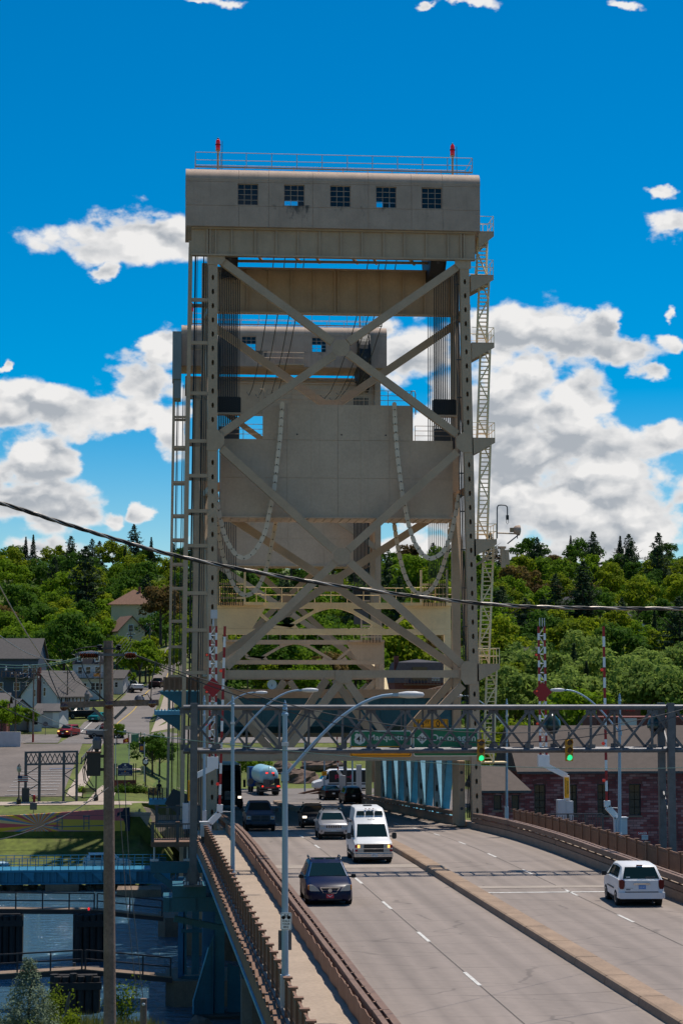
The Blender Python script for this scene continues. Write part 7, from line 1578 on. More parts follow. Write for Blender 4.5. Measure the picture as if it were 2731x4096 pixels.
for i in range(6): x, y = -10.6+.25*i, 240+4.2*i; z_ = gz(x,y); MB().box2(x-.07,x+.07,y-.07,y+.07,z_,z_+.8).build('post', GALV, t); (MB().beam((x,y,z_+.62),(x+.25,y+4.2,gz(x+.25,y+4.2)+.62),.08,.32).build('rail', GALV, t) if i < 5 else None)
t = thing('crate_stack','green barred tank between two wooden posts at the street edge','tank',(at(541,2920,262).x,262,gz(-3,262))); p = at(541,2930,262); z_ = gz(p.x,262); MB().box2(p.x-.5,p.x+.5,262,263,z_+.15,z_+1.25).build('tank', mat('pale_green_plastic',(.12,.28,.17),.5), t)
for i in range(5): MB().box2(p.x-.5+.24*i,p.x-.46+.24*i,261.94,261.99,z_+.1,z_+1.3).build('bar', GALV, t)
for dx in (-.85,.75): MB().tube((p.x+dx,262,z_),(p.x+dx,262,z_+1.5),.08,8).build('post', mat('bollard_wood',(.35,.24,.1),.7), t)
p = at(414,2903,266); z_ = gz(p.x,266); t = thing('stop_sign','red stop sign at the street corner behind the utility pole','road sign',(p.x,266,z_)); MB().tube((p.x,266,z_),(p.x,266,p.z),.04,6).build('post', GALV, t)
MB().prism([(p.x+.36*math.cos(math.pi/8+k*math.pi/4),265.94,p.z+.36*math.sin(math.pi/8+k*math.pi/4)) for k in range(8)],(0,.02,0)).build('panel', RED, t); text('STOP','lettering',SIGNW,t,V3((p.x,265.93,p.z)),.22,fit=.5); MB().box2(p.x-.6,p.x+.6,265.95,265.97,p.z+.5,p.z+.72).build('street_name_blade', DARKG, t)
for lb_, fx, fy, Y in (('bare grey sign back beside the shore path',135,3225,201),('grey round sign back on the bare curb by the tanker',1003,3125,224),('round sign back on a post at the grassy corner left of the barn',183,2896,274)):
    p = at(fx,fy,Y); z_ = gz(p.x,Y); t = thing('blank_sign', lb_, 'road sign', (p.x,Y,z_)); MB().tube((p.x,Y,z_),(p.x,Y,p.z),.035,6).build('post', GALV, t); MB().lathe([(.34,0),(.34,.02)],(p.x,Y-.03,p.z),12,'y').build('panel', GALV, t) if Y > 210 else MB().box2(p.x-.35,p.x+.35,Y-.05,Y-.03,p.z-.35,p.z+.35).build('panel', GALV, t)
t = thing('speed_sign','small amber sign reading 20 on a pale post past the far tower','road sign',(at(1297,3095,214).x,214,-3)); p = at(1297,3094,214); MB().tube((p.x,214,-3),(p.x,214,at(1297,3020,214).z),.08,8).build('post', LAMPM, t); MB().box2(p.x-.27,p.x+.27,213.88,213.9,p.z-.22,p.z+.22).build('panel', SIGNY, t); text('20','lettering',BLACK,t,V3((p.x,213.875,p.z)),.22)
for fx, lb_ in ((1219,'plain pale post at the rocks beyond the bridge'),(1409,'pale post beside the far gate arm')): p = at(fx,3165,224); tag(MB().tube((p.x,224,-3),(p.x,224,3.5),.09,8).build('lamp_post', LAMPM), lb_, 'lamp post')
def small_gate(label, fx, fy0, fy1, Y):
    a, b2 = at(fx,fy0,Y), at(fx-6,fy1,Y); t = thing('arm_gate', label, 'barrier gate', (a.x,Y,-3), 'gates at the far end of the bridge'); stripes(t, a, b2, .14, .06, 13); MB().beam(a, at(fx+14,fy0+24,Y), .3,.3,up=(0,1,0)).build('crank_arm', WHITE, t); e = at(fx+16,fy0+24,Y); MB().box2(e.x-.3,e.x+.35,Y-.3,Y+.3,-2.95,e.z+.1).build('cabinet', WHITEG, t)
small_gate('far striped gate arm behind the dark cars', 1352, 3082, 2880, 213); 
tag(MB().box2(at(1426,3100,214).x,at(1446,3100,214).x,214,214.6,-3,at(1426,3060,214).z).build('control_cabinet', WHITEG), 'white control cabinet beside the far gate', 'cabinet'); tag(MB().box2(at(1374,3100,216).x,at(1387,3100,216).x,216,216.4,-3,6).build('sign_post', GALV), 'thick grey post of the far sign gantry', 'post')
t = thing('ramp_barrier','low brown ramp barrier beyond the dark cars','barrier',(13,213,-3)); MB().prism([(at(x,y,214).x,214,at(x,y,214).z) for x,y in ((1190,3174),(1300,3148),(1300,3160),(1215,3176))],(0,.3,0)).build('rail', BROWN, t); MB().prism([(at(x,y,214.5).x,214.5,at(x,y,214.5).z) for x,y in ((1232,3176),(1300,3162),(1300,3176))],(0,.3,0)).build('rail', BROWN, t)
# far tower viewing platform with one visitor
t = thing('viewing_deck','far dark railed viewing platform with a visitor left of the far tower','footway deck',(0,196,-3)); Yv = 196; xa_, xb_ = at(596,3180,Yv).x, at(668,3180,Yv).x; zd = at(600,3198,Yv).z
MB().box2(xa_,xb_+1,Yv,Yv+3,zd-.5,zd).build('slab', TEALL, t); MB().prism([(xb_-.2,Yv-.02,zd-.4),(xb_+2.4,Yv-.02,zd-2.4),(xb_+2.4,Yv-.02,zd+.3),(xb_+.6,Yv-.02,zd+1.05)],(0,.1,0)).build('sloped_panel', DARKG, t)
for i in range(5): x = xa_+(xb_-xa_)*i/4; MB().box2(x-.06,x+.06,Yv,Yv+.12,zd,zd+1.05).build('post', DARKG, t)
for i in range(16): x = xa_+(xb_-xa_)*(i+.5)/16; MB().box2(x-.03,x+.03,Yv+.04,Yv+.08,zd+.1,zd+1.0).build('picket', DARKG, t)
MB().box2(xa_,xb_,Yv-.01,Yv+.13,zd+1.051,zd+1.12).build('rail', BROWN, t)
def person(label, X, Y, z):
    me = bpy.data.meshes.new('person'); J = [(0,0,.92),(0,0,1.18),(0,0,1.38),(0,0,1.50),(0,0.0,1.62),(0,0,1.72),(.19,0,1.40),(.25,-.05,1.12),(.12,-.22,1.02),(-.19,0,1.40),(-.25,-.05,1.12),(-.10,-.22,1.04),(.10,0,.86),(.11,-.02,.48),(.11,.02,.08),(.12,-.12,.04),(-.10,0,.86),(-.11,0,.48),(-.11,.02,.08),(-.12,-.12,.04)]
    E_ = [(0,1),(1,2),(2,3),(3,4),(4,5),(2,6),(6,7),(7,8),(2,9),(9,10),(10,11),(0,12),(12,13),(13,14),(14,15),(0,16),(16,17),(17,18),(18,19)]
    Rr = [.15,.15,.15,.055,.10,.09,.065,.05,.035,.065,.05,.035,.09,.065,.05,.04,.09,.065,.05,.04]
    me.from_pydata(J, E_, []); me.materials.append(mat('dark_clothing',(.015,.015,.018),.8)); o = link('person', me, None, (X,Y,z))
    md = o.modifiers.new('skin','SKIN'); sv = me.skin_vertices[0].data
    for i, r in enumerate(Rr): sv[i].radius = (r, r*.8)
    sv[0].use_root = True; o.modifiers.new('sub','SUBSURF').levels = 1
    tag(o, label, 'person'); hb = MB(); hb.sphere((X,Y+.02,z+1.69),.125,10,6,1.2); hm = hb.mesh('hair', BLACK, V3((X,Y,z))); hh = bpy.data.objects.new('hair', hm); COL.objects.link(hh); hh.parent = o
    fc = MB(); fc.sphere((-.02,-.075,1.645),.075,8,6,1.25); f2 = bpy.data.objects.new('face', fc.mesh('face', mat('skin',(.35,.2,.14),.6))); COL.objects.link(f2); f2.parent = o
person('person in dark clothes leaning at the far viewing platform railing', at(637,3150,Yv+.6).x, Yv+.45, zd)

# ------------------------------------------------------------------ houses
SHG = mat('grey_shingles',(0.095,0.085,0.082),.9,var=.15,scale=3,fine=.15); SHD = mat('dark_shingles',(.05,.045,.05),.9,var=.2,scale=3,fine=.15); SHB = mat('brown_shingles',(.16,.085,.055),.9,var=.2,scale=3,fine=.15)
SIDW = mat('white_siding',(.50,.51,.53),.7,var=.06,scale=.5); SIDC = mat('cream_siding',(.52,.43,.25),.7,var=.06); SIDB = mat('blue_grey_siding',(.055,.075,.11),.7,var=.1); SIDL = mat('light_blue_siding',(.09,.15,.24),.7,var=.1)
def house(name, label, X, Y, w, d, h, rh, rot, wall, roof, wins=(), doors=(), axis='x', chimney=None, over=.35, cat='house', zoff=0.0, side_wins=()):
    """w along local x (the front), d away; ridge along axis; windows (x, z, w, h) on the front, side_wins on the right side"""
    z = gz(X, Y)+zoff; t = thing(name, label, cat, (0,0,0), None)
    B_ = lambda nm, x0,x1,y0,y1,z0,z1,m,par=None: MB().box2(x0,x1,y0,y1,z0,z1).build(nm, m, par or t)
    b = MB()
    if axis == 'x': b.prism([(-w/2,0,-2.5),(w/2,0,-2.5),(w/2,0,h),(-w/2,0,h)],(0,d,0)); [b.prism([(sx_,.02,h+.002),(sx_,d-.02,h+.002),(sx_,d/2,h+rh-.05)],(.02 if sx_<0 else -.02,0,0)) for sx_ in (-w/2,w/2)]
    elif axis == 'y': b.prism([(-w/2,0,-2.5),(w/2,0,-2.5),(w/2,0,h),(0,0,h+rh-.04),(-w/2,0,h)],(0,d,0))
    else: b.prism([(-w/2,0,-2.5),(w/2,0,-2.5),(w/2,0,h),(-w/2,0,h)],(0,d,0))
    b.build('wall', wall, t)
    if axis == 'x':
        o = over; k = rh/(d/2)
        for y0, y1 in ((-o, d/2), (d+o, d/2)):
            z0 = h-o*k; r = MB(); r.add([(-w/2-o,y0,z0),(w/2+o,y0,z0),(w/2+o,y1,h+rh),(-w/2-o,y1,h+rh),(-w/2-o,y0,z0+.16),(w/2+o,y0,z0+.16),(w/2+o,y1,h+rh+.16),(-w/2-o,y1,h+rh+.16)],[(3,2,1,0),(4,5,6,7),(0,1,5,4),(1,2,6,5),(2,3,7,6),(3,0,4,7)]); r.build('roof', roof, t)
    elif axis == 'y':
        o = over; k = rh/(w/2)
        for x0 in (-w/2-o, w/2+o):
            z0 = h-o*k; r = MB(); r.add([(x0,-o,z0),(x0,d+o,z0),(0,d+o,h+rh),(0,-o,h+rh),(x0,-o,z0+.16),(x0,d+o,z0+.16),(0,d+o,h+rh+.16),(0,-o,h+rh+.16)],[(3,2,1,0),(4,5,6,7),(0,1,5,4),(1,2,6,5),(2,3,7,6),(3,0,4,7)]); r.build('roof', roof, t)
    elif axis == 'hip':
        o = over; r = MB(); q = max((w-d)/2, .2); r.add([(-w/2-o,-o,h),(w/2+o,-o,h),(w/2+o,d+o,h),(-w/2-o,d+o,h),(-q,d/2,h+rh),(q,d/2,h+rh)],[(0,1,5,4),(2,3,4,5),(1,2,5),(3,0,4),(3,2,1,0)]); r.build('roof', roof, t)
    elif axis == 'mansard':
        r = MB(); i_ = .7; r.add([(-w/2-.2,-.2,h),(w/2+.2,-.2,h),(w/2+.2,d+.2,h),(-w/2-.2,d+.2,h),(-w/2+i_,i_,h+rh*.85),(w/2-i_,i_,h+rh*.85),(w/2-i_,d-i_,h+rh*.85),(-w/2+i_,d-i_,h+rh*.85),(0,d/2,h+rh)],[(0,1,5,4),(1,2,6,5),(2,3,7,6),(3,0,4,7),(4,5,8),(5,6,8),(6,7,8),(7,4,8),(3,2,1,0)]); r.build('roof', roof, t)
    for (x, zz_, ww, hh) in wins:
        f = B_('window', x-ww/2-.08,x+ww/2+.08,-.06,-.004,zz_-hh/2-.08,zz_+hh/2+.08, WHITE); B_('pane', x-ww/2,x+ww/2,-.075,-.062,zz_-hh/2,zz_-.02,GLASSD,f); B_('pane', x-ww/2,x+ww/2,-.075,-.062,zz_+.02,zz_+hh/2,GLASSD,f)
    for (y, zz_, ww, hh) in side_wins:
        f = B_('window', w/2+.004,w/2+.06,y-ww/2-.08,y+ww/2+.08,zz_-hh/2-.08,zz_+hh/2+.08, WHITE); B_('pane', w/2+.062,w/2+.075,y-ww/2,y+ww/2,zz_-hh/2,zz_+hh/2,GLASSD,f)
    for (x, ww, hh, m) in doors: dd = B_('door', x-ww/2,x+ww/2,-.07,-.004,0,hh,m); B_('handle', x+ww*.35,x+ww*.42,-.12,-.072,hh*.45,hh*.5,CHROME,dd)
    if chimney: cx_, cy_, cw_, ct = chimney; B_('chimney', cx_-cw_/2,cx_+cw_/2,cy_,cy_+cw_,h*.3 if cy_ < 0 else h,h+ct,BRICK)
    t.location = (X,Y,z); t.rotation_euler = (0,0,rot); return t, B_
rad = math.radians
t, B_ = house('barn_house','white gabled barn like house with a tall brick chimney and blue sign', at(158,2830,300).x, 299, 6.2, 9.5, 2.9, 3.5, rad(-28), SIDW, SHG, [(1.0,3.4,.35,1.2),(-.7,3.2,.3,1.0),(.9,4.7,.25,.3)], axis='y', chimney=(.15,-.45,.45,4.3), cat='house', zoff=.5, side_wins=[(1.2+1.1*i,1.7,.4,1.6) for i in range(7)])
B_('sign_board',1.15,3.05,-.10,-.02,.55,1.45,NAVYS); text('BROOKLYN','lettering',SIGNW,t,V3((2.1,-.105,1.12)),.16,fit=1.4) if False else [B_('sign_line',1.3,2.9,-.108,-.102,.75+.2*i,.80+.2*i,MURB) for i in range(3)]
house('garage','small white garage below the barn', at(190,2895,286).x, 285, 3.6, 5, 2.0, .9, rad(-12), SIDW, SHG, doors=[(1.3,.9,1.9,WHITE)], axis='x', cat='garage', zoff=.3)
house('cottage','low cottage with a grey roof at the left corner', at(95,2930,284).x, 281, 3.8, 5.5, 2.3, 1.7, rad(14), SIDW, SHG, [(-.9,1.2,.6,1.0)], axis='y', cat='house', zoff=.2); house('porch','little white porch in front of the cottage', at(150,2930,283).x, 279.4, 1.7, 2, 2.2, .6, rad(10), SIDW, SHG, [(0,1.2,.6,.9)], axis='x', cat='porch', zoff=.2, over=.2)
t, B_ = house('townhouse','dark blue house with balcony deck at the upper left', at(40,2800,322).x, 321, 9, 7, 6.4, 3.0, rad(-8), SIDB, SHG, [(2.6,4.6,.8,1.3),(4.0,4.6,.7,1.3),(1.2,1.8,.9,1.2),(3.2,1.8,.9,1.3),(-1.5,1.8,.9,1.3)], axis='x', cat='house', zoff=1.0); B_('balcony',-1.0,4.6,-1.4,-.1,3.2,3.35,DARKG)
for i in range(9): B_('balcony_post',-1.0+.69*i,-.93+.69*i,-1.4,-1.33,3.36,4.2,BROWN)
B_('balcony_rail',-1.0,4.6,-1.42,-1.31,4.201,4.28,BROWN)
for x in (-.4,.9): MB().lathe([(.02,0),(.22,.1),(.12,.5),(.02,1.0)],(x,-.8,4.3),8).build('umbrella', SIDW if x<0 else BLACK, t)
t, B_ = house('townhouse','white two storey house with dark mansard top behind the utility pole', at(354,2795,326).x, 325, 5.0, 8, 5.7, 2.3, rad(-4), SIDW, SHD, [(-1.3,4.7,.6,1.1),(.0,4.7,.7,1.1),(1.5,4.7,.7,1.1),(-1.7,2.1,.6,1.0),(-.6,2.1,.6,1.0),(.8,2.1,.6,1.1),(1.5,2.1,.5,1.1),(2.1,2.1,.4,1.0)], doors=[(-1.0,.8,.9,WHITE)], axis='mansard', cat='house')
for x in (-1.4,1.4): B_('dormer_window',x-.4,x+.4,-.05,.35,6.1,7.3,WHITE); B_('pane',x-.28,x+.28,-.07,-.052,6.25,7.1,GLASSD)
B_('balcony',-2.5,2.5,-1.1,-.1,3.35,3.5,DARKG); B_('balcony_rail',-2.5,2.5,-1.12,-1.02,4.35,4.42,GALV); B_('banner',1.0,2.1,-1.16,-1.13,3.7,4.2,AMBER)
for i in range(14): B_('balcony_post',-2.5+.38*i,-2.46+.38*i,-1.1,-1.06,3.51,4.35,GALV)
house('shed','white shed beside the hill street', at(467,2775,334).x, 333, 2.4, 4, 2.3, 1.2, rad(-20), SIDW, SHG, [(0,1.2,.5,.8)], axis='x', cat='shed', zoff=.3)
house('cottage','cream gabled cottage among the trees on the hillside', at(528,2540,400).x, 399, 5.4, 8, 2.2, 2.8, rad(18), SIDC, SHB, [(-.2,2.6,.9,1.3),(-.2,.6,.8,1.0)], axis='y', cat='house', zoff=6.8); house('house','brown hip roofed house behind the cream cottage', at(525,2480,412).x, 411, 8.2, 8, 3, 3.2, rad(-8), SIDC, SHB, axis='hip', cat='house', zoff=9.6, chimney=(1.2,3,.5,3.8), over=.7)
house('red_house','corner of a red brick house at the left edge', at(-16,2950,276).x, 274, 3.2, 6, 4.4, 1.2, 0, BRICK, SHG, [(1.1,2.6,.5,1.0)], axis='x', cat='house')
# right of the bridge
t, B_ = house('brick_mansard','dark slate mansard building over red brick behind the lift span', at(1690,2700,262).x, 262, 7.4, 9, 4.6, 3.2, rad(2), BRICK, SHD, [(-2.6,2.9,.8,1.6),(-1.2,2.9,.8,1.6),(.3,2.9,.8,1.6),(1.8,2.9,.8,1.6),(3.0,2.9,.6,1.6)], axis='mansard', cat='building', zoff=4.8, chimney=(-3.2,2,.6,3.6)); B_('balcony',-2.6,2.2,-1.2,-.1,4.3,4.42,BROWN); B_('balcony_rail',-2.6,2.2,-1.22,-1.12,5.1,5.2,BROWN); B_('air_conditioner',1.1,2.1,-1.1,-.5,4.9,5.4,WHITEG); B_('dormer_window',-1.4,.6,-.1,.4,4.9,6.7,GLASSD)
for i in range(12): B_('balcony_post',-2.6+.43*i,-2.54+.43*i,-1.2,-1.14,4.43,5.1,BROWN)
house('blue_house','light blue gabled house behind the right stair ladder', at(1965,2740,300).x, 300, 4.4, 8, 5.0, 2.4, rad(12), SIDL, SHG, [(-.6,4.3,.9,.9),(1.3,4.3,.5,.9),(0.2,1.9,.9,1.1)], axis='y', cat='house', zoff=2.2)
house('blue_house','dark blue house with a grey roof among the trees on the right', at(2118,2690,315).x, 315, 3.3, 6, 3.6, 2.1, rad(0), SIDL, SHD, [(.7,2.6,.9,.7)], axis='x', cat='house', zoff=4.0)
for fx, fy, Y, lb_ in ((2310,2410,470,'white house glimpsed through the trees high on the right hill'),(2560,2510,430,'pale gable glimpsed low among the trees on the right hill'),(2470,2455,450,'small grey roofed house peeking out of the right hillside')):
    p = at(fx,fy,Y); house('hillside_house', lb_, p.x, Y, 4.2, 6, 2.4, 1.6, rad(R_.uniform(-25,25)), SIDW, SHD, [(-.8,1.4,.7,.9),(.9,1.4,.7,.9)], axis='y', cat='house', zoff=p.z-gz(p.x,Y)-2.6)
# brick mill building by the far right shore
def brick_wall_mat():
    m = mat('mixed_red_brick',(0.15,0.05,0.045),.88,var=.2,scale=.6); tt = m.node_tree; b = tt.nodes['Principled BSDF']; g = tt.nodes.new('ShaderNodeNewGeometry'); mp = tt.nodes.new('ShaderNodeMapping'); mp.inputs['Rotation'].default_value = (math.pi/2,0,0); tt.links.new(g.outputs['Position'],mp.inputs['Vector'])
    k = tt.nodes.new('ShaderNodeTexBrick'); k.inputs['Scale'].default_value = 1.0; k.inputs['Brick Width'].default_value = .62; k.inputs['Row Height'].default_value = .21; k.inputs['Mortar Size'].default_value = .018; k.inputs['Bias'].default_value = -.35
    k.inputs['Color1'].default_value = (.22,.045,.042,1); k.inputs['Color2'].default_value = (.50,.25,.22,1); k.inputs['Mortar'].default_value = (.09,.05,.05,1); tt.links.new(mp.outputs[0],k.inputs['Vector'])
    z = tt.nodes.new('ShaderNodeTexNoise'); z.inputs['Scale'].default_value = .7; tt.links.new(g.outputs['Position'],z.inputs['Vector']); mx = tt.nodes.new('ShaderNodeMix'); mx.data_type='RGBA'; mx.blend_type='MULTIPLY'; mx.inputs[0].default_value = .8; r = tt.nodes.new('ShaderNodeMapRange'); r.inputs[1].default_value=.3; r.inputs[2].default_value=.7; r.inputs[3].default_value=.7; r.inputs[4].default_value=1.3; tt.links.new(z.outputs[0],r.inputs[0]); tt.links.new(k.outputs[0],mx.inputs[6]); tt.links.new(r.outputs[0],mx.inputs[7]); tt.links.new(mx.outputs[2],b.inputs['Base Color'])
    return m
MBRICK = brick_wall_mat(); ROOFG = mat('taupe_shingles',(.090,.070,.060),.9,var=.12,scale=2,fine=.14)
Yw = 176.0
def mill(label, f0, f1, feave, fridge, wins, Y, depth, hip=False, bare=None):
    xa_, xb_ = at(f0,feave,Y).x, at(f1,feave,Y).x; ze, zr2 = at(f0,feave,Y).z, at(f0,fridge,Y+depth/2).z; t = thing('brick_building', label, 'building', ((xa_+xb_)/2, Y, -8)); z0 = -9.2
    ops = [(at(a,feave,Y).x, at(b,feave,Y).x, at(a,d,Y).z, at(a,c,Y).z) for a,b,c,d in wins]
    xs_ = sorted(set([xa_,xb_]+[o[0] for o in ops]+[o[1] for o in ops])); zs_ = sorted(set([z0,ze]+[o[2] for o in ops]+[o[3] for o in ops])); w = MB()
    for i in range(len(xs_)-1):
        for j in range(len(zs_)-1):
            mx_, mz_ = (xs_[i]+xs_[i+1])/2, (zs_[j]+zs_[j+1])/2
            if any(o[0]<mx_<o[1] and o[2]<mz_<o[3] for o in ops): continue
            w.box2(xs_[i],xs_[i+1],Y,Y+.35,zs_[j],zs_[j+1])
    w.build('wall', MBRICK, t); MB().box2(xa_+.4,xb_-.4,Y+.9,Y+1.0,z0,ze).build('dark_interior_sheet', BLACK, t); MB().box2(xa_,xa_+.35,Y+.36,Y+depth,z0,ze).build('wall', MBRICK, t); MB().box2(xb_-.35,xb_,Y+.36,Y+depth,z0,ze).build('wall', MBRICK, t)  # black sheet stands in for the unlit interior behind the windows
    for o in ops:
        f = MB()
        for q in ((o[0],o[0]+.07,o[2],o[3]),(o[1]-.07,o[1],o[2],o[3]),(o[0]+.07,o[1]-.07,o[2],o[2]+.07),(o[0]+.07,o[1]-.07,o[3]-.07,o[3])): f.box2(q[0],q[1],Y+.18,Y+.28,q[2],q[3])
        F = f.build('window', DARKG, t); nx_, nz_ = (2,4) if o[3]-o[2] > 2 else (1,1)
        for i in range(nx_):
            for j in range(nz_): MB().box2(o[0]+.07+(o[1]-o[0]-.14)*i/nx_+.025, o[0]+.07+(o[1]-o[0]-.14)*(i+1)/nx_-.025, Y+.2, Y+.23, o[2]+.07+(o[3]-o[2]-.14)*j/nz_+.025, o[2]+.07+(o[3]-o[2]-.14)*(j+1)/nz_-.025).build('pane', GLASSD, F)
        n = 9
        for i in range(n):
            u = (i+.5)/n-.5; x = (o[0]+o[1])/2+(o[1]-o[0]+.3)*u; MB().box2(x-.075,x+.075,Y-.03,Y-.003,o[3]+.02+.12*(1-4*u*u),o[3]+.30+.12*(1-4*u*u)).build('brick', BRICK, t)
        MB().box2(o[0]-.1,o[1]+.1,Y-.05,Y-.003,o[2]-.14,o[2]-.01).build('sill', PIER, t)
    o_ = .45; k = (zr2-ze)/(depth/2); r = MB(); z1 = ze-.1
    h = (depth/2+o_) if hip else 0
    r.add([(xa_-.5,Y-o_,z1),(xb_+.5,Y-o_,z1),(xb_+.5,Y+depth+o_,z1),(xa_-.5,Y+depth+o_,z1),(xa_-.5+(0 if not hip else 0.2),Y+depth/2,zr2),(xb_+.5-h*.35,Y+depth/2,zr2)],[(0,1,5,4),(2,3,4,5),(1,2,5),(3,0,4),(3,2,1,0)]); r.build('roof', ROOFG, t)
    MB().box2(xa_-.5,xb_+.5,Y-o_-.03,Y-o_-.003,z1-.18,z1+.02).build('eave_board', DARKG, t); return t, xa_, xb_, ze
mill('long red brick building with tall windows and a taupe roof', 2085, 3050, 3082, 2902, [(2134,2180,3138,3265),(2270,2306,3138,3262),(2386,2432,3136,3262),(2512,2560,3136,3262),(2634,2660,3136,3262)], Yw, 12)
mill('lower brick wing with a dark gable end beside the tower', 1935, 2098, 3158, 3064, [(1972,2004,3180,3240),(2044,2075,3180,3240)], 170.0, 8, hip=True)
t = thing('restaurant','brick restaurant with red letters on its parapet behind the gantry','building',(at(2480,2930,225).x,225,-4)); xa_, xb_ = at(2385,2930,225).x, at(2800,2930,225).x; MB().box2(xa_,xb_,225,233,-5,at(2400,2868,225).z).build('wall', BRICK, t); MB().box2(xa_+.1,xb_,224.9,224.99,at(2400,2945,225).z,at(2400,2888,225).z).build('fascia', BRICK, t)
a, c_ = at(2475,2935,224.8), at(2552,2872,224.8); MB().box2(at(2472,0,224.8).x,at(2545,0,224.8).x,224.8,224.88,at(2500,2905,225).z,at(2500,2875,225).z).build('pale_sign', PLTW, t) if False else MB().box2(at(2470,2900,224.8).x,at(2545,2900,224.8).x,224.8,224.88,at(2500,2906,224.8).z,at(2500,2873,224.8).z).build('garage_door', WHITEG, t)
LETR = mat('red_letters',(.45,.01,.015),.4,var=0); text('RES','lettering',LETR,t,V3((at(2412,2834,224.7).x,224.7,at(2412,2834,224.7).z)),.5,bold=.02); text('NGS','lettering',LETR,t,V3((at(2515,2837,224.7).x,224.7,at(2515,2837,224.7).z)),.5,bold=.02); MB().box2(at(2385,2850,224.75).x,at(2560,2850,224.75).x,224.75,224.85,at(2500,2862,225).z,at(2500,2815,225).z).build('parapet', BRICK, t)
t = thing('danger_sign','red and white danger sign on the far side of the right railing','road sign',tuple(at(2565,3370,120))); a, b2 = at(2545,3326,120), at(2590,3340,120); MB().box2(a.x,b2.x,120,120.03,b2.z,a.z).build('header', RED, t); text('DANGER','lettering',SIGNW,t,V3(((a.x+b2.x)/2,119.99,(a.z+b2.z)/2)),.14,fit=.55); c_ = at(2592,3358,120); MB().box2(a.x+.3,b2.x,120,120.03,c_.z,b2.z-.004).build('panel', PLTW, t); MB().tube((a.x+.5,120.1,c_.z-1.5),(a.x+.5,120.1,a.z),.04,6).build('post', GALV, t)
for i, s_ in enumerate(('NO FISHING','NO DIVING')): text(s_,'lettering',MURB,t,V3(((a.x+.3+b2.x)/2,119.99,b2.z-.08-.10*i)),.06,fit=.36)
t = thing('gate_walkway','grey railed walkway around the right gate machinery','walkway',(24.5,122,0))
for x in (23.6,24.7,25.8,26.9): MB().box2(x-.06,x+.06,124,124.12,-.3,1.15).build('post', DARKG, t)
MB().box2(23.6,26.9,124,124.1,1.151,1.22).build('rail', DARKG, t); MB().box2(23.2,27.2,118,130,-.5,-.25).build('deck', PIER, t)
for i in range(20): x = 23.7+.16*i; MB().box2(x-.02,x+.02,124.03,124.06,-.2,1.1).build('picket', DARKG, t)
# rock outcrop and grass bank beyond the bridge
OUT = mat('red_brown_rock',(.13,.085,.065),.9,var=.35,scale=.8,bump=.4,bscale=2)
def outcrop(label, X, Y, sx_, sy_, sz_, seed):
    b = MB(); b.sphere((0,0,0),1.0,18,12); o = []
    for x,y,z in b.v:
        n = noise_.noise(V3((x*1.3+seed,y*1.3,z*1.3)))*.35+noise_.noise(V3((x*3.1,y*3.1+seed,z*3.1)))*.22+noise_.cell(V3((x*2.2+seed,y*2.2,z*2.2)))*.12
        o.append((x*(1+n)*sx_,y*(1+n)*sy_,z*(1+n)*sz_))
    b.v = o; tag(link('rock', b.mesh('rock', OUT), None, (X,Y,gz(X,Y))), label, 'rock')
outcrop('large brown boulder left of the crossing van', at(1200,3140,246).x, 246, 2.2, 1.8, 1.5, 1.3); outcrop('layered rock ledge above the crossing van', at(1290,3090,253).x, 254, 2.6, 1.5, 1.1, 4.1); outcrop('dark rock behind the tanker truck', at(1130,3100,252).x, 253, 1.4, 1.3, 1.0, 7.7); outcrop('rock ledge beside the far tower leg', at(1420,3090,250).x, 250, 1.7, 1.4, 1.2, 9.2)
# ------------------------------------------------------------------ utility poles and wires
POLE = mat('weathered_pole_wood',(.19,.13,.10),.9,var=.25,scale=1.2,streak=.6,fine=.2,bump=.4,bscale=25,stain=(.02,.013,.01)); INS = mat('brown_porcelain',(.09,.025,.012),.15,var=.1,coat=.8)
Yu = 47.0; a = at(434,2563,Yu); bt = at(444,4096,Yu)
t = thing('utility_pole','big weathered wooden utility pole in the left foreground','utility pole',(bt.x,Yu,-4)); zb_ = -4.2
MB().tube((bt.x+(bt.x-a.x)*.4,Yu,zb_),(a.x,Yu,a.z),.165,14,.112).build('pole', POLE, t, smooth=60)
up = lambda x,y,d=0: at(x,y,Yu+d)
p0, p1 = up(243,2820,-.15), up(636,2810,-.15); MB().beam(p0,p1,.10,.14).build('crossarm', POLE, t)
for q0,q1 in (((372,2832),(420,2880)),((506,2828),(458,2875))): MB().beam(up(*q0,-.16),up(*q1,-.1),.05,.06).build('arm_brace', GALV, t)
p0, p1 = up(302,2618,-.12), up(548,2620,-.12); MB().beam(p0,p1,.07,.06).build('crossarm', GALV, t)
def insul(x,y,ax='x',r=.085,m=INS):
    p = up(x,y,-.2); MB().lathe([(.02,-.07),(r,-.05),(r*.5,-.02),(r*1.1,.0),(r*.5,.03),(r,.05),(.02,.07)],tuple(p),12,ax).build('insulator', m, t, smooth=50)
for x in (330,350,366,383,510,522,536): insul(x,2622)
for x,y in ((402,2590),(476,2590)): insul(x,y,'z',.075,BLACK); 
for x,y in ((257,2828),(437,2820),(610,2815)): insul(x,y,'y',.085)
MB().beam(up(402,2594,-.2),up(476,2594,-.2),.03,.03).build('bracket', DARKG, t)
b0, b1 = up(349,3012,-.1), up(402,3104,-.1); MB().box2(b0.x,b1.x,Yu-.12,Yu+.12,b1.z,b0.z).build('junction_box', BLACK, t); MB().box2(b0.x-.02,b1.x+.02,Yu-.14,Yu+.14,b0.z+.001,b0.z+.03).build('box_lid', mat('rusty_steel',(.16,.07,.04),.8), t)
for y in (3025,3078): MB().beam(up(398,y,-.02),up(430,y,-.02),.05,.07).build('bracket', BLACK, t)
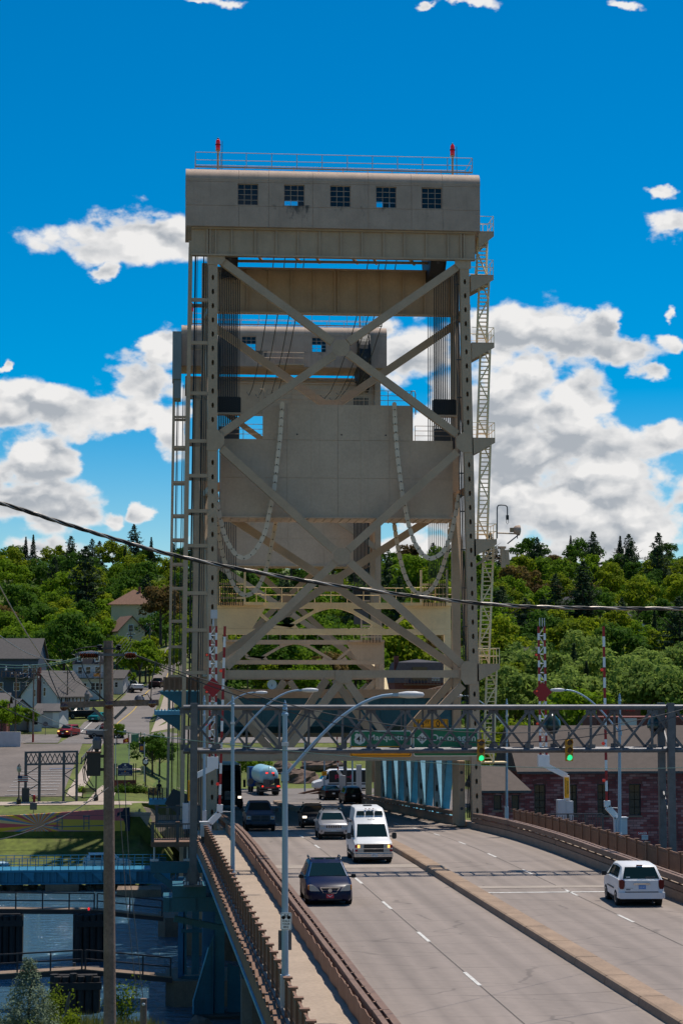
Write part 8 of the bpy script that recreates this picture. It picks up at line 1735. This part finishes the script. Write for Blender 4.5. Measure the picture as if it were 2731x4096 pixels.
MB().lathe([(.05,0),(.10,.03),(.11,.22),(.07,.30)],tuple(up(389,3000,-.05)),12).build('meter_can', GALV, t); MB().tube(up(388,3012,-.05),up(388,2996,-.05),.05,8).build('meter_neck', BLACK, t)
for k,(x,y) in enumerate(((349,2785),(559,2790))): MB().lathe([(.02,-.12),(.05,-.08),(.06,.05),(.03,.10),(.02,.14)] if k==0 else [(.02,-.07),(.13,-.05),(.09,.03),(.03,.06)],tuple(up(x,y,-.15)),10).build('arrester', GALV, t)
for pts in (((345,3020),(338,3060),(342,3120),(360,3150),(385,3165)),((352,3015),(332,3080),(338,3130),(380,3160)),((356,3016),(342,3070),(352,3110),(375,3148))): MB().path([up(*q,-.1) for q in pts],.012,5).build('loose_cable', BLACK, t)
for pts in (((324,2640),(335,2680),(380,2760),(425,2808)),((186,2645),(200,2700),(225,2760),(248,2815)),((262,2655),(300,2720),(380,2770),(430,2812)),((628,2640),(608,2720),(604,2790),(610,2808)),((456,2808),(500,2770),(560,2690),(570,2650)),((300,2622),(286,2615),(300,2600),(340,2590),(395,2585)),((540,2792),(590,2775),(604,2800))): MB().path([up(*q,-.2) for q in pts],.013,5).build('jumper_wire', BLACK, t)
for pts in (((469,3120),(480,3230),(487,3330),(505,3600),(550,4000)),((500,3100),(505,3250),(520,3500),(572,3990))): MB().path([up(*q,-.05) for q in pts],.010,5).build('guy_wire', DARKG, t)
def small_pole(label, fx, ft, Y, arms=(), r=.12, band=None, lamp=None):
    p = at(fx,ft,Y); z_ = gz(p.x,Y); t = thing('utility_pole', label, 'utility pole', (p.x,Y,z_), 'utility poles along the far street'); MB().tube((p.x,Y,z_-.3),(p.x,Y,p.z),r,8,r*.75).build('pole', POLE, t)
    for dz_, w in arms: MB().beam((p.x-w/2,Y,p.z-dz_),(p.x+w/2,Y,p.z-dz_),.1,.12).build('crossarm', POLE, t); [MB().lathe([(.06,0),(.08,.1),(.03,.2)],(p.x+q_*w*.45,Y,p.z-dz_+.05),8).build('insulator', WHITEG, t) for q_ in (-1,0,1)]
    if band: MB().tube((p.x,Y,z_),(p.x,Y,z_+1.1),r*1.12,8).build('red_band', RED, t)
    return p
pp = [small_pole('slim utility pole at the left with no crossarm',66,2688,262,[(0.3,1.2)]), small_pole('utility pole with a red band at its foot by the parking lot',137,2664,264,[(.3,1.2),(1.6,1.4)],band=1), small_pole('leaning utility pole beside the white barn',272,2680,300,[(.4,1.3)]), small_pole('utility pole behind the white mansard house',402,2640,322,[(.4,1.4)]), small_pole('utility pole halfway up the hill street',524,2528,352,[(.4,1.4)]), small_pole('utility pole near the top of the hill street',601,2489,384,[(.4,1.4)]), small_pole('thin pole behind the tower on the far bank',992,2640,300,[(.4,1.0)])]
WIRE = mat('dark_wire',(.03,.03,.032),.6,var=0)
def wire(label, A, B, r, sag, m=WIRE, n=24, grp='overhead wires', bumps=False):
    A, B = V3(A), V3(B); pts = [A+(B-A)*(i/n)-V3((0,0,sag*4*(i/n)*(1-i/n))) for i in range(n+1)]
    return tag(MB().path(pts, r, 6).build('wire', m), label, 'wire', grp)
for i in range(len(pp)-2):
    for k in range(5): wire('thin overhead wire between the far street poles', (pp[i].x-.5+.25*k,pp[i].y,pp[i].z-.2-.35*k), (pp[i+1].x-.5+.25*k,pp[i+1].y,pp[i+1].z-.2-.35*k), .018, .5+.15*k, GALV, grp='wires of the far street')
# the twisted cable that crosses close in front of the camera, made of strands laid round one another
def helix(label, pts, R, r, turns, nst, mats, grp=None):
    pts = [V3(p) for p in pts]; M = len(pts); t = thing('aerial_cable', label, 'cable', tuple(pts[M//2]), grp)
    for s_ in range(nst):
        o = []
        for i in range(M):
            d = (pts[min(i+1,M-1)]-pts[max(i-1,0)]).normalized(); a_ = V3((0,0,1)).cross(d).normalized(); b3 = d.cross(a_); th = 2*math.pi*(turns*i/M+s_/nst); o.append(pts[i]+a_*math.cos(th)*R+b3*math.sin(th)*R)
        MB().path(o, r, 6).build('strand', mats[s_ % len(mats)], t, smooth=80)
fp = [(-300,1930),(0,2011),(348,2122),(700,2222),(1132,2308),(1532,2369),(1968,2418),(2350,2432),(2731,2434),(3000,2432)]
def spl(P_, n):
    o = []
    for i in range(len(P_)-1):
        p0,p1,p2,p3 = P_[max(i-1,0)],P_[i],P_[i+1],P_[min(i+2,len(P_)-1)]
        for k in range(n): u = k/n; o.append(tuple(.5*((2*p1[j])+(p2[j]-p0[j])*u+(2*p0[j]-5*p1[j]+4*p2[j]-p3[j])*u*u+(3*p1[j]-p0[j]-3*p2[j]+p3[j])*u**3) for j in range(2)))
    return o+[P_[-1]]
CABL = mat('black_cable_jacket',(.02,.018,.017),.45,var=.1); STRD = mat('bare_aluminium_strand',(.30,.27,.24),.4,metal=.8,var=.2,scale=20)
helix('thick twisted black and silver cable sweeping across in front of the bridge', [at(x,y,19+.0012*x) for x,y in spl(fp,40)], .0105, .012, 16, 3, [CABL,CABL,STRD])
wire('brown cable rising from the utility pole to the upper left', up(300,2770,-.2), at(-60,2228,30), .011, .25, STRD); wire('brown cable from the utility pole to the left edge below', up(250,2640,-.2), at(-60,2490,36), .010, .2, STRD); wire('low brown cable from the pole to the left edge', up(430,2920,-.2), at(-60,2700,36), .010, .3, STRD)
GREENW = mat('green_wire',(.05,.11,.09),.5,var=0)
for k,(y0,y1) in enumerate(((2646,2668),(2650,2680))): wire('greenish wire from the left edge to the utility pole crossarm', at(-50,y0+6+8*k,44), up(330,2626+5*k,-.2), .011, .12, GREENW)
wire('upper wire from the utility pole crossing in front of the tower', up(548,2622,-.2), at(2800,2816,60), .012, 1.3); wire('lower wire from the utility pole crossing in front of the tower', up(545,2624,-.2), at(2800,2832,60), .012, 1.5)
wire('thin green wire crossing below the gantry', up(470,2925,-.1), at(2800,3068,70), .010, .35, GREENW); wire('wire sagging from the pole to the lower left', up(435,3150,-.2), at(-60,3370,40), .011, .2); wire('short wire from the pole to the left edge', up(380,2940,-.2), at(-60,2790,44), .010, .15)
for y in (3300,3420): wire('cable along the far shore fence', (-30,196-y*0,at(100,y-60,196).z), (0,196,at(600,y-40,196).z), .02, .2, GALV) if y < 3350 else None
x_, y_ = gnd(575,4096,-4)[0], 60; p = at(575,3994,58); t = thing('stub_post','short wooden guy stub post on the near bank','post',(p.x,58,-5)); MB().tube((p.x,58,-5.2),(p.x,58,p.z),.10,10,.095).build('post', POLE, t); MB().lathe([(.03,-.12),(.05,-.1)],(p.x,58,p.z-.15),8,'y').build('bolt', WHITEG, t)
# ================================================================== vegetation
import numpy as np
def leaf_mat(name, c, trans=0.45, vary=0.22, c2=None):
    m = bpy.data.materials.new(name); m.use_nodes = True; t = m.node_tree; t.nodes.clear()
    def n(tp, **k):
        q = t.nodes.new(tp)
        for a, v in k.items(): setattr(q, a, v)
        return q
    o = n('ShaderNodeOutputMaterial'); d = n('ShaderNodeBsdfPrincipled'); d.inputs['Roughness'].default_value = .75; d.inputs['Specular IOR Level'].default_value = .08; tr = n('ShaderNodeBsdfTranslucent'); mx = n('ShaderNodeMixShader'); mx.inputs[0].default_value = trans
    oi = n('ShaderNodeObjectInfo'); g = n('ShaderNodeNewGeometry'); z = n('ShaderNodeTexNoise'); z.inputs['Scale'].default_value = .55; z.inputs['Detail'].default_value = 3; t.links.new(g.outputs['Position'], z.inputs['Vector'])
    ad = n('ShaderNodeMath', operation='ADD'); t.links.new(oi.outputs['Random'], ad.inputs[0]); t.links.new(z.outputs[0], ad.inputs[1])
    isl = n('ShaderNodeMath', operation='MULTIPLY_ADD'); t.links.new(g.outputs['Random Per Island'], isl.inputs[0]); isl.inputs[1].default_value = .8; t.links.new(ad.outputs[0], isl.inputs[2])
    mr = n('ShaderNodeMapRange'); t.links.new(isl.outputs[0], mr.inputs[0]); mr.inputs[1].default_value = .4; mr.inputs[2].default_value = 1.9
    mc = n('ShaderNodeMix', data_type='RGBA'); t.links.new(mr.outputs[0], mc.inputs[0])
    c2 = c2 or (c[0]*1.55, c[1]*1.35, c[2]*.9)
    mc.inputs[6].default_value = (c[0]*(1-vary), c[1]*(1-vary), c[2], 1); mc.inputs[7].default_value = (*c2, 1)
    t.links.new(mc.outputs[2], d.inputs['Base Color']); t.links.new(mc.outputs[2], tr.inputs['Color']); t.links.new(d.outputs[0], mx.inputs[1]); t.links.new(tr.outputs[0], mx.inputs[2]); t.links.new(mx.outputs[0], o.inputs[0]); return m
BARK = mat('bark', (.06,.045,.035), .9, var=.3, scale=3)
LM_ = {'green': leaf_mat('green_leaves',(.100,.185,.012),.5), 'deep': leaf_mat('deep_green_leaves',(.045,.105,.014),.45), 'pale': leaf_mat('pale_willow_leaves',(.12,.20,.03),.5,.2,(.22,.30,.06)), 'yellow': leaf_mat('yellow_green_leaves',(.145,.205,.012),.5), 'bronze': leaf_mat('bronze_leaves',(.11,.065,.022),.35,.3,(.16,.11,.03)), 'pine': leaf_mat('pine_needles',(.020,.040,.018),.15,.25,(.045,.072,.030)), 'spruce': leaf_mat('blue_spruce_needles',(.06,.09,.06),.15,.3,(.14,.18,.11)), 'shrub': leaf_mat('bright_shrub_leaves',(.13,.19,.015),.5)}
def quads(name, C, Nn, size, m, aspect=.6, rng=None, extra=None):
    """leaf quads at points C (n,3), facing Nn (n,3), of given sizes"""
    n = len(C); rng = rng or np.random.default_rng(1)
    Nn = Nn/np.maximum(np.linalg.norm(Nn, axis=1, keepdims=True), 1e-6); r = rng.normal(size=(n,3)); T = np.cross(Nn, r); T /= np.maximum(np.linalg.norm(T, axis=1, keepdims=True), 1e-6); B = np.cross(Nn, T)
    s = np.asarray(size).reshape(-1,1)*np.ones((n,1)); a = T*s; b = B*s*aspect; bend = Nn*s*.25
    V = np.stack([C-a-bend*.6, C-b, C+a-bend*.6, C+b], 1).reshape(-1,3).astype(np.float32)
    me = bpy.data.meshes.new(name); me.vertices.add(4*n); me.vertices.foreach_set('co', V.ravel()); me.loops.add(4*n); me.loops.foreach_set('vertex_index', np.arange(4*n, dtype=np.int32)); me.polygons.add(n)
    me.polygons.foreach_set('loop_start', np.arange(0,4*n,4,dtype=np.int32)); me.polygons.foreach_set('loop_total', np.full(n,4,dtype=np.int32)); me.materials.append(m); me.update(calc_edges=True); return me
def broadleaf(seed, R, H, zc, lobes, per, leaf, m, droop=0.0):
    g = np.random.default_rng(seed); Cs, Ns, Ss = [], [], []
    for i in range(lobes):
        th = g.uniform(0, 2*np.pi); ph = np.arccos(g.uniform(-.45, 1.0)); rr = g.uniform(.62, .98)
        irr = 1+.22*np.sin(3*th+seed)+.12*np.sin(5*th+2*seed)
        c = np.array([R*irr*rr*np.sin(ph)*np.cos(th), R*irr*rr*np.sin(ph)*np.sin(th), zc+H*rr*np.cos(ph)]); lr = R*g.uniform(.26,.44)
        k = per; d = g.normal(size=(k,3)); d[:,2] = d[:,2]*.8+.25; d /= np.linalg.norm(d, axis=1, keepdims=True); rad = lr*g.uniform(.55,1.08,(k,1))
        p = c+d*rad*np.array([1,1,.72]); p[:,2] -= droop*np.maximum(rad[:,0]-lr*.5,0)*g.uniform(.5,2.5,k)
        Cs.append(p); Ns.append(d*.9+np.array([0,0,.35])+g.normal(size=(k,3))*.5); Ss.append(leaf*g.uniform(.6,1.25,k))
    return quads('crown', np.concatenate(Cs), np.concatenate(Ns), np.concatenate(Ss), m, .62, g)
def conifer(seed, R, H, layers, per, leaf, m, flat=.35, ragged=.25, power=1.0, z0=.12):
    g = np.random.default_rng(seed); Cs, Ns, Ss = [], [], []
    for i in range(layers):
        u = i/(layers-1); z = H*(z0+(1-z0)*u); r = R*(1-u)**power*(1+g.uniform(-ragged,ragged))+.12; nb = max(int(5+5*(1-u)),4); off = g.uniform(0,6.28)
        for b in range(nb):
            th = off+2*np.pi*b/nb+g.uniform(-.2,.2); rb = r*g.uniform(.75,1.12); k = max(int(per*(1-u*.75)),6); q = g.uniform(.15,1,k)**.7
            sx = g.normal(size=k)*.10*r*(1.15-q)+g.normal(size=k)*.05*R; zz_ = z-flat*rb*q*q*.55+g.normal(size=k)*.06*R*.5
            p = np.stack([np.cos(th)*rb*q-np.sin(th)*sx, np.sin(th)*rb*q+np.cos(th)*sx, zz_], 1); Cs.append(p); Ns.append(np.stack([np.cos(th)*np.ones(k)*.5, np.sin(th)*np.ones(k)*.5, np.ones(k)*.8], 1)+g.normal(size=(k,3))*.45); Ss.append(leaf*g.uniform(.6,1.3,k))
    return quads('crown', np.concatenate(Cs), np.concatenate(Ns), np.concatenate(Ss), m, .38, g)
def trunk_mesh(seed, H, r, limbs):
    rr = random.Random(seed); b = MB(); b.path([(0,0,-1.2),(rr.uniform(-.1,.1),rr.uniform(-.1,.1),H*.4),(rr.uniform(-.3,.3),rr.uniform(-.3,.3),H*.85)], [r*1.25,r*.9,r*.3], 7)
    for i in range(limbs):
        a = rr.uniform(0,6.28); z = H*rr.uniform(.3,.6); l = H*rr.uniform(.22,.38); b.path([(0,0,z),(math.cos(a)*l*.5,math.sin(a)*l*.5,z+l*.45),(math.cos(a)*l,math.sin(a)*l,z+l*.8)], [r*.5,r*.32,r*.1], 5)
    return b.mesh('trunk', BARK)
KINDS = {}
def reg(key, crown, tk, base, label_bits): KINDS.setdefault(key, []).append((crown, tk))
for s_ in range(4):
    for key, ml in (('green','green'),('deep','deep'),('yellow','yellow')): reg(key, broadleaf(10*s_+hash(len(key))%7+{'green':1,'deep':2,'yellow':3}[key], 3.9+.3*(s_%2), 4.1+.35*((s_+1)%2), 6.6, 30, 95, .34, LM_[ml]), trunk_mesh(s_, 9, .24, 5), 0, None)
for s_ in range(3): reg('pale', broadleaf(300+s_, 4.1, 4.0, 5.6, 34, 100, .30, LM_['pale'], .5), trunk_mesh(s_+40, 8, .28, 5), 0, None)
for s_ in range(2): reg('bronze', broadleaf(400+s_, 3.7, 3.9, 6.2, 28, 95, .34, LM_['bronze']), trunk_mesh(s_+50, 8.5, .24, 5), 0, None)
for s_ in range(3): reg('spruce_tree', conifer(500+s_, 2.3, 13, 40, 22, .26, LM_['pine'], .5), trunk_mesh(s_+60, 12, .2, 0), 0, None)
for s_ in range(3): reg('pine_tree', conifer(600+s_, 3.7, 15, 24, 34, .36, LM_['pine'], -.1, .5, .6, .2), trunk_mesh(s_+70, 15, .28, 3), 0, None)
LAB = {'green':('broadleaf_tree','rounded green broadleaf tree in the wood on the hillside'), 'deep':('broadleaf_tree','dark green broadleaf tree in the wood on the hillside'), 'yellow':('broadleaf_tree','yellow green broadleaf tree in the wood on the hillside'), 'pale':('willow_tree','pale grey green willow like tree by the shore houses'), 'bronze':('broadleaf_tree','bronze brown leaved tree in the hillside wood'), 'spruce_tree':('spruce_tree','dark pointed spruce tree rising above the wooded hillside'), 'pine_tree':('pine_tree','dark layered white pine in the hillside wood')}
GRP = {'broadleaf_tree':'broadleaf trees on the wooded hillside','willow_tree':'pale willow like trees by the shore','spruce_tree':'spruces on the skyline','pine_tree':'pines in the hillside wood'}
T_RNG = random.Random(5); n_tree = 0
def tree(key, X, Y, z, s, label=None, cat='tree', group=None, sz=None):
    global n_tree
    cr, tk = T_RNG.choice(KINDS[key]); nm, lb = LAB[key]; t = thing(nm, label or lb, cat, (X,Y,z), group or GRP[nm]); t.rotation_euler = (0,0,T_RNG.uniform(0,6.28)); t.scale = (s, s, s*(sz or T_RNG.uniform(.9,1.15)))
    for n_, m_ in (('crown', cr), ('trunk', tk)): o = bpy.data.objects.new(n_, m_); COL.objects.link(o); o.parent = t
    n_tree += 1; return t
def proj(X, Y, Z):
    d = V3((X,Y,Z))-CAMP; w = d.dot(_F); return 1365.5+FPX*d.dot(_R)/w, 2048-FPX*d.dot(_U)/w
def clear(X, Y):
    sx0 = interp(Y, [(262,-15),(276,-13.4),(292,-13),(310,-10),(330,-8),(400,-4),(440,-1.5)]); sx1 = interp(Y, [(262,-2),(330,1),(400,4.5),(440,6)])
    if Y < 442 and sx0-2.0 < X < sx1+2.0: return False
    if Y < 338 and X < -2 and X > -40: return False
    if Y < 296 and X < 30: return False
    for hx, hy, r in ((-7.9,404,7.5),(-8.4,416,7),(33,268,8),(48,304,6),(57,318,5),(33,262,6)):
        if (X-hx)**2+(Y-hy)**2 < r*r: return False
    # the sight line down the slope in front of the two hillside houses stays open
    if 372 < Y < 402 and -13 < X < -6: return False
    if 296 < Y < 312 and 52 < X < 60: return False
    return True
KW = {'green':'rounded green tree','deep':'dark green tree','yellow':'yellow green tree','pale':'pale grey green willow','bronze':'bronze leaved tree','pine_tree':'dark layered pine','spruce_tree':'pointed spruce'}
MARKS = [(60,'above the dark blue house'),(200,'above the white barn'),(330,'behind the utility pole'),(450,'over the hill street'),(560,'above the cream cottage'),(700,'beside the elevator shaft'),(900,'behind the left tower leg'),(1100,'through the left of the tower'),(1350,'through the middle of the tower'),(1600,'beside the far stair ladder'),(1850,'inside the right tower leg'),(2010,'behind the stair ladder'),(2130,'between ladder and lattice gate'),(2250,'behind the lattice gate'),(2360,'right of the lattice gate'),(2470,'behind the thin gate arm'),(2600,'right of the thin gate arm'),(9999,'at the right edge')]
def tree_label(key, fx, fy):
    h = 'on the ridge' if fy < 2250 else 'high on the slope' if fy < 2370 else 'midway up the slope' if fy < 2500 else 'low on the slope' if fy < 2640 else 'at the foot of the slope'
    return f"{KW[key]} {h} {next(t for x, t in MARKS if fx < x)}"
row = 0; Yt = 282.0
while Yt < 690 and n_tree < 285:
    step = 8.8+(Yt-282)*.012; row += 1; xL, xR_ = at(-60,2735,Yt).x, at(2800,2735,Yt).x; X = xL+T_RNG.uniform(0,step)
    while X < xR_:
        x_, y_ = X+T_RNG.uniform(-1.6,1.6), Yt+T_RNG.uniform(-4,4)
        if clear(x_, y_):
            fx, fy = proj(x_, y_, gz(x_,y_)+7); hid = 900 < fx < 1800 and Yt > 380 and fy < 2050
            if not hid:
                u = T_RNG.random(); side = 'L' if fx < 1300 else 'R'
                key = 'green' if u < .34 else 'deep' if u < .60 else 'yellow' if u < .78 else 'pine_tree' if u < .90 else 'spruce_tree' if u < .97 else 'bronze'
                if side == 'R' and Yt < 330: key = 'pale' if u < .5 else key
                if Yt > 600: key = 'spruce_tree' if u < .25 and side == 'L' else 'pine_tree' if u < .36 else key
                s = T_RNG.uniform(.82,1.2)*(1.0 if Yt < 500 else 1.08)
                if key in ('pine_tree',): s *= .86 if Yt > 560 else 1.0
                if key == 'spruce_tree': s *= .85
                tree(key, x_, y_, gz(x_,y_)-.4, s, tree_label(key, fx, fy), group=GRP[LAB[key][0]])
        X += step*T_RNG.uniform(.85,1.2)
    Yt += 15.5+(Yt-282)*.012
# trees that stand out one by one
for key, fx, ftop, Y, H_, lb in (('pine_tree',345,2190,470,22,'tall dark white pine above the broadleaf trees left of the tower'),('pine_tree',285,2147,640,15,'flat topped pine breaking the left skyline'),('spruce_tree',135,2140,640,13,'spruce tip in a pair on the far left skyline'),('spruce_tree',105,2148,642,12,'lower spruce tip in a pair on the far left skyline'),('pine_tree',370,2158,640,14,'ragged pine on the skyline left of the elevator shaft'),('spruce_tree',550,2152,640,14,'pointed spruce on the skyline beside the elevator shaft'),('spruce_tree',606,2150,630,14,'pointed spruce touching the elevator shaft on the skyline'),('spruce_tree',2478,2145,640,17,'tall pointed spruce on the right skyline'),('pine_tree',2525,2165,635,16,'dark pine beside the tall spruce on the right skyline'),('pine_tree',2330,2250,430,17,'dark pine clump in the middle of the right hillside'),('pine_tree',2220,2300,430,15,'dark pine left of the clump in the right hillside'),('green',470,2545,388,8,'leafy tree in front of the cream cottage gable'),('deep',598,2462,404,10,'dark tree right of the brown hip roof'),('yellow',585,2550,386,8,'yellow green tree below the brown cottage roof'),('green',452,2484,405,9,'green tree left of the cream cottage'),('deep',2325,2395,452,9,'dark tree in front of the pale houses on the right hillside'),('green',2545,2490,412,8,'green tree hiding the pale gable on the right hillside'),('yellow',2470,2440,430,8,'yellow green tree before the small grey roof on the right hillside'),('bronze',645,2320,380,11,'bronze leaved tree beside the elevator shaft'),
   ('green',1012,3008,236,4.6,'bright round bush beside the tanker at the bridge end'),('deep',612,2935,232,6.2,'dark spreading park tree behind the flagpoles'),('deep',640,2950,236,5.6,'second dark park tree close to the tower leg'),('yellow',2040,2880,222,8.5,'bright green tree behind the right lamp posts'),('green',2105,2900,226,7.5,'green tree left of the brick building roof'),('pale',2060,2630,268,12,'pale willow right of the stair ladder'),('pale',2260,2640,262,12,'broad pale willow behind the lattice gate'),('pale',2420,2560,285,12,'tall pale willow between the two striped gates'),('pale',2600,2580,262,13,'large pale willow at the right edge over the roof'),('pale',2700,2640,258,12,'pale willow at the far right edge'),('green',2300,2760,240,8,'green tree just over the brick building roof ridge'),('deep',2700,2820,238,7,'dark tree over the right end of the brick roof'),
   ('green',10,2800,262,4.5,'leafy tree at the left edge by the red house'),('green',112,2830,278,4.4,'narrow leafy tree against the cottage wall'),('deep',28,2830,279,5.0,'dark leafy tree beside the little cottage'),('green',505,2680,336,6.5,'green tree between the shed and the hill street'),('green',560,2560,350,9,'bright tree hanging over the hill street'),('yellow',520,2560,366,8,'yellow green tree below the cream cottage'),('green',600,2600,362,7.5,'green tree beside the hill street near the shaft'),('green',470,2895,262,2.4,'young staked tree on the park lawn'),('green',1150,2560,300,10,'green tree seen through the tower beyond the far portal'),('deep',1030,2480,330,12,'dark tree seen through the left of the tower frame'),('yellow',1085,2655,292,8,'yellow green bush row seen under the strut'),('green',1240,2640,290,9,'green tree right of the satellite dish'),('deep',1300,2480,330,12,'dark tree seen through the middle of the tower'),('green',1420,2560,305,10,'green tree seen left of the far tower leg'),('green',1660,2230,500,15,'green tree on the skyline framed by the right chains'),('yellow',1740,2330,440,14,'yellow green tree framed beside the right rope bank'),('deep',1610,2400,400,13,'dark tree beside the small far ladder'),('green',1950,2420,340,12,'green tree behind the stair ladder at mid height'),('yellow',2000,2480,320,12,'yellow green tree right of the stair ladder')):
    p = at(fx, ftop, Y); hh = {'spruce_tree':13.0,'pine_tree':15.0}.get(key, 10.6); z_ = gz(p.x,Y)
    if Y < 320 or z_ > p.z-H_: s_h = max((p.z-z_), H_*.4)
    else: s_h = H_; z_ = p.z-H_
    if Y >= 320: z_ = p.z-s_h
    tree(key, p.x, Y, z_, s_h/hh, lb, group=GRP[LAB[key][0]], sz=1.0)
# undergrowth below the trees, one mass
g = np.random.default_rng(77); C = []; S_ = []
while len(C) < 62000:
    y = 286+(690-286)*g.random(); x = at(-80,2735,y).x+(at(2810,2735,y).x-at(-80,2735,y).x)*g.random()
    if not clear(x, y): continue
    z = gz(x,y)
    h = 1.4+1.6*noise_.noise(V3((x*.2,y*.2,1.0)))
    C.append((x, y, z+g.random()*max(h,.4)*1.6)); S_.append(.30+.35*g.random())
C = np.array(C); kind(link('undergrowth', quads('undergrowth', C, np.array([[0,-.3,1.0]])+g.normal(size=(len(C),3))*.7, np.array(S_), LM_['deep'], .6, g)), 'stuff', 'dark leafy undergrowth below the trees of the hillside')
# ------------------------------------------------------------------ plants on the near bank
sp = at(118, 3848, 70); zb_ = gz(0,0)*0+nbz(sp.x,70)
t = thing('blue_spruce', 'young blue grey spruce in the lower left corner', 'spruce tree', (sp.x,70,zb_)); Hs = sp.z-zb_
o = bpy.data.objects.new('crown', conifer(901, 2.6, Hs, 44, 130, .055, LM_['spruce'], .35, .22, .9, .05)); COL.objects.link(o); o.parent = t; o = bpy.data.objects.new('trunk', trunk_mesh(91, Hs*1.05, .09, 0)); COL.objects.link(o); o.parent = t
def shrub(label, fx, ftop, Y, R, leaf, n, m=LM_['shrub'], tall=1.0):
    p = at(fx, ftop, Y); z_ = nbz(p.x, Y)-.1; H_ = p.z-z_; g = np.random.default_rng(int(fx)); t = thing('leafy_shrub', label, 'shrub', (p.x,Y,z_), 'shrubs on the near bank'); st = MB(); Cs, Ns = [], []
    for i in range(9):
        a = g.uniform(0,6.28); l = g.uniform(.55,1.0); e = (math.cos(a)*R*g.uniform(.2,.95), math.sin(a)*R*g.uniform(.2,.95), H_*l); st.path([(0,0,-.2),(e[0]*.4,e[1]*.4,e[2]*.5),e],[.02,.014,.005],5)
        k = n//9; u = g.uniform(.35,1.05,k); q = np.outer(u, np.array(e)); q[:,0:2] *= (.6+.4*u)[:,None]; q += g.normal(size=(k,3))*R*.16; Cs.append(q); Ns.append(g.normal(size=(k,3))+np.array([0,-.4,.8]))
    o = bpy.data.objects.new('stems', st.mesh('stems', BARK)); COL.objects.link(o); o.parent = t; C_ = np.concatenate(Cs); o = bpy.data.objects.new('leaves', quads('leaves', C_, np.concatenate(Ns), g.uniform(.7,1.2,len(C_))*leaf, m, .7, g)); COL.objects.link(o); o.parent = t
shrub('slim yellow green shrub in front of the fender pier', 228, 3918, 92, .9, .075, 620); shrub('airy yellow green shrub right of the utility pole', 505, 3930, 96, 1.25, .07, 800); shrub('low green bush in front of the blue spruce', 60, 4010, 62, .8, .05, 900); shrub('bushy shrub at the foot of the slim shrub', 275, 4030, 90, 1.0, .07, 700)
t = thing('bent_railing', 'bent grey pipe rail sticking out of the shrubs', 'railing', tuple(at(275,4090,90)))
for dx in (0,6,12): MB().path([at(258+dx,4130,90),at(262+dx,4050,90),at(272+dx*.6,3995,90),at(280,3968,90)],.03,5).build('pipe', GALV, t)
g = np.random.default_rng(31); b = MB(); C = []
for i in range(9000):
    x, y = g.uniform(-16,1.5), g.uniform(82,97.5); z = nbz(x,y); h = g.uniform(.25,.7); dx, dy = g.normal()*.12, g.normal()*.12; w = .02; b.v += [(x-w,y,z-.05),(x+w,y,z-.05),(x+dx,y+dy,z+h)]; b.f.append((3*i,3*i+1,3*i+2)); b.m.append(0)
kind(link('tall_grass', b.mesh('tall_grass', leaf_mat('grass_blades',(.10,.14,.025),.4,.3,(.17,.17,.05)))), 'stuff', 'tall grass along the near bank')
for i in range(10):
    x, y = g.uniform(1.2,4.2), g.uniform(100,106); o = link('rock', BM[i%4], None, (x,y,-8.9+.2*g.random()), (g.random(),g.random(),6*g.random())); s = .4+.5*g.random(); o.scale = (s,s,s*.7); tag(o, 'grey rock at the waterline beside the steel bent', 'rock', 'rocks under the approach')
# flower bed under the welcome sign and shrubs round the park
for k,(fx,fy,w_,m_) in enumerate(((500,3138,70,'deep'),(560,3130,34,'pale'),(615,3125,26,'bronze'),(327,3145,16,'green'))):
    g = np.random.default_rng(40+k); p = at(fx,fy,213.5); n = 26*w_; C_ = np.stack([p.x+g.normal(size=n)*w_/37*.45, 213.5+g.normal(size=n)*.3, np.abs(g.normal(size=n))*.3], 1); C_[:,2] += gz(p.x,213.5)
    tag(link('flower_bed', quads('flower_bed', C_, g.normal(size=(n,3))+np.array([0,-.3,.8]), g.uniform(.06,.12,n), LM_[m_], .7, g)), ('leafy green bed below the welcome sign','pale plants at the foot of the street clock','rust red flowers beside the pale lamp post','small round bush beside the park bench')[k], 'flower bed')
dish = at(1088,2738,258); t = thing('satellite_dish','round white satellite dish seen under the strut','dish',tuple(dish)); MB().lathe([(.02,.12),(.45,.05),(.62,0),(.62,-.03),(.45,.02),(.02,.09)],tuple(dish),18,'y').build('bowl', SIDW, t, smooth=60); MB().tube((dish.x,258.1,dish.z-3),(dish.x,258.1,dish.z),.06,6).build('post', GALV, t)
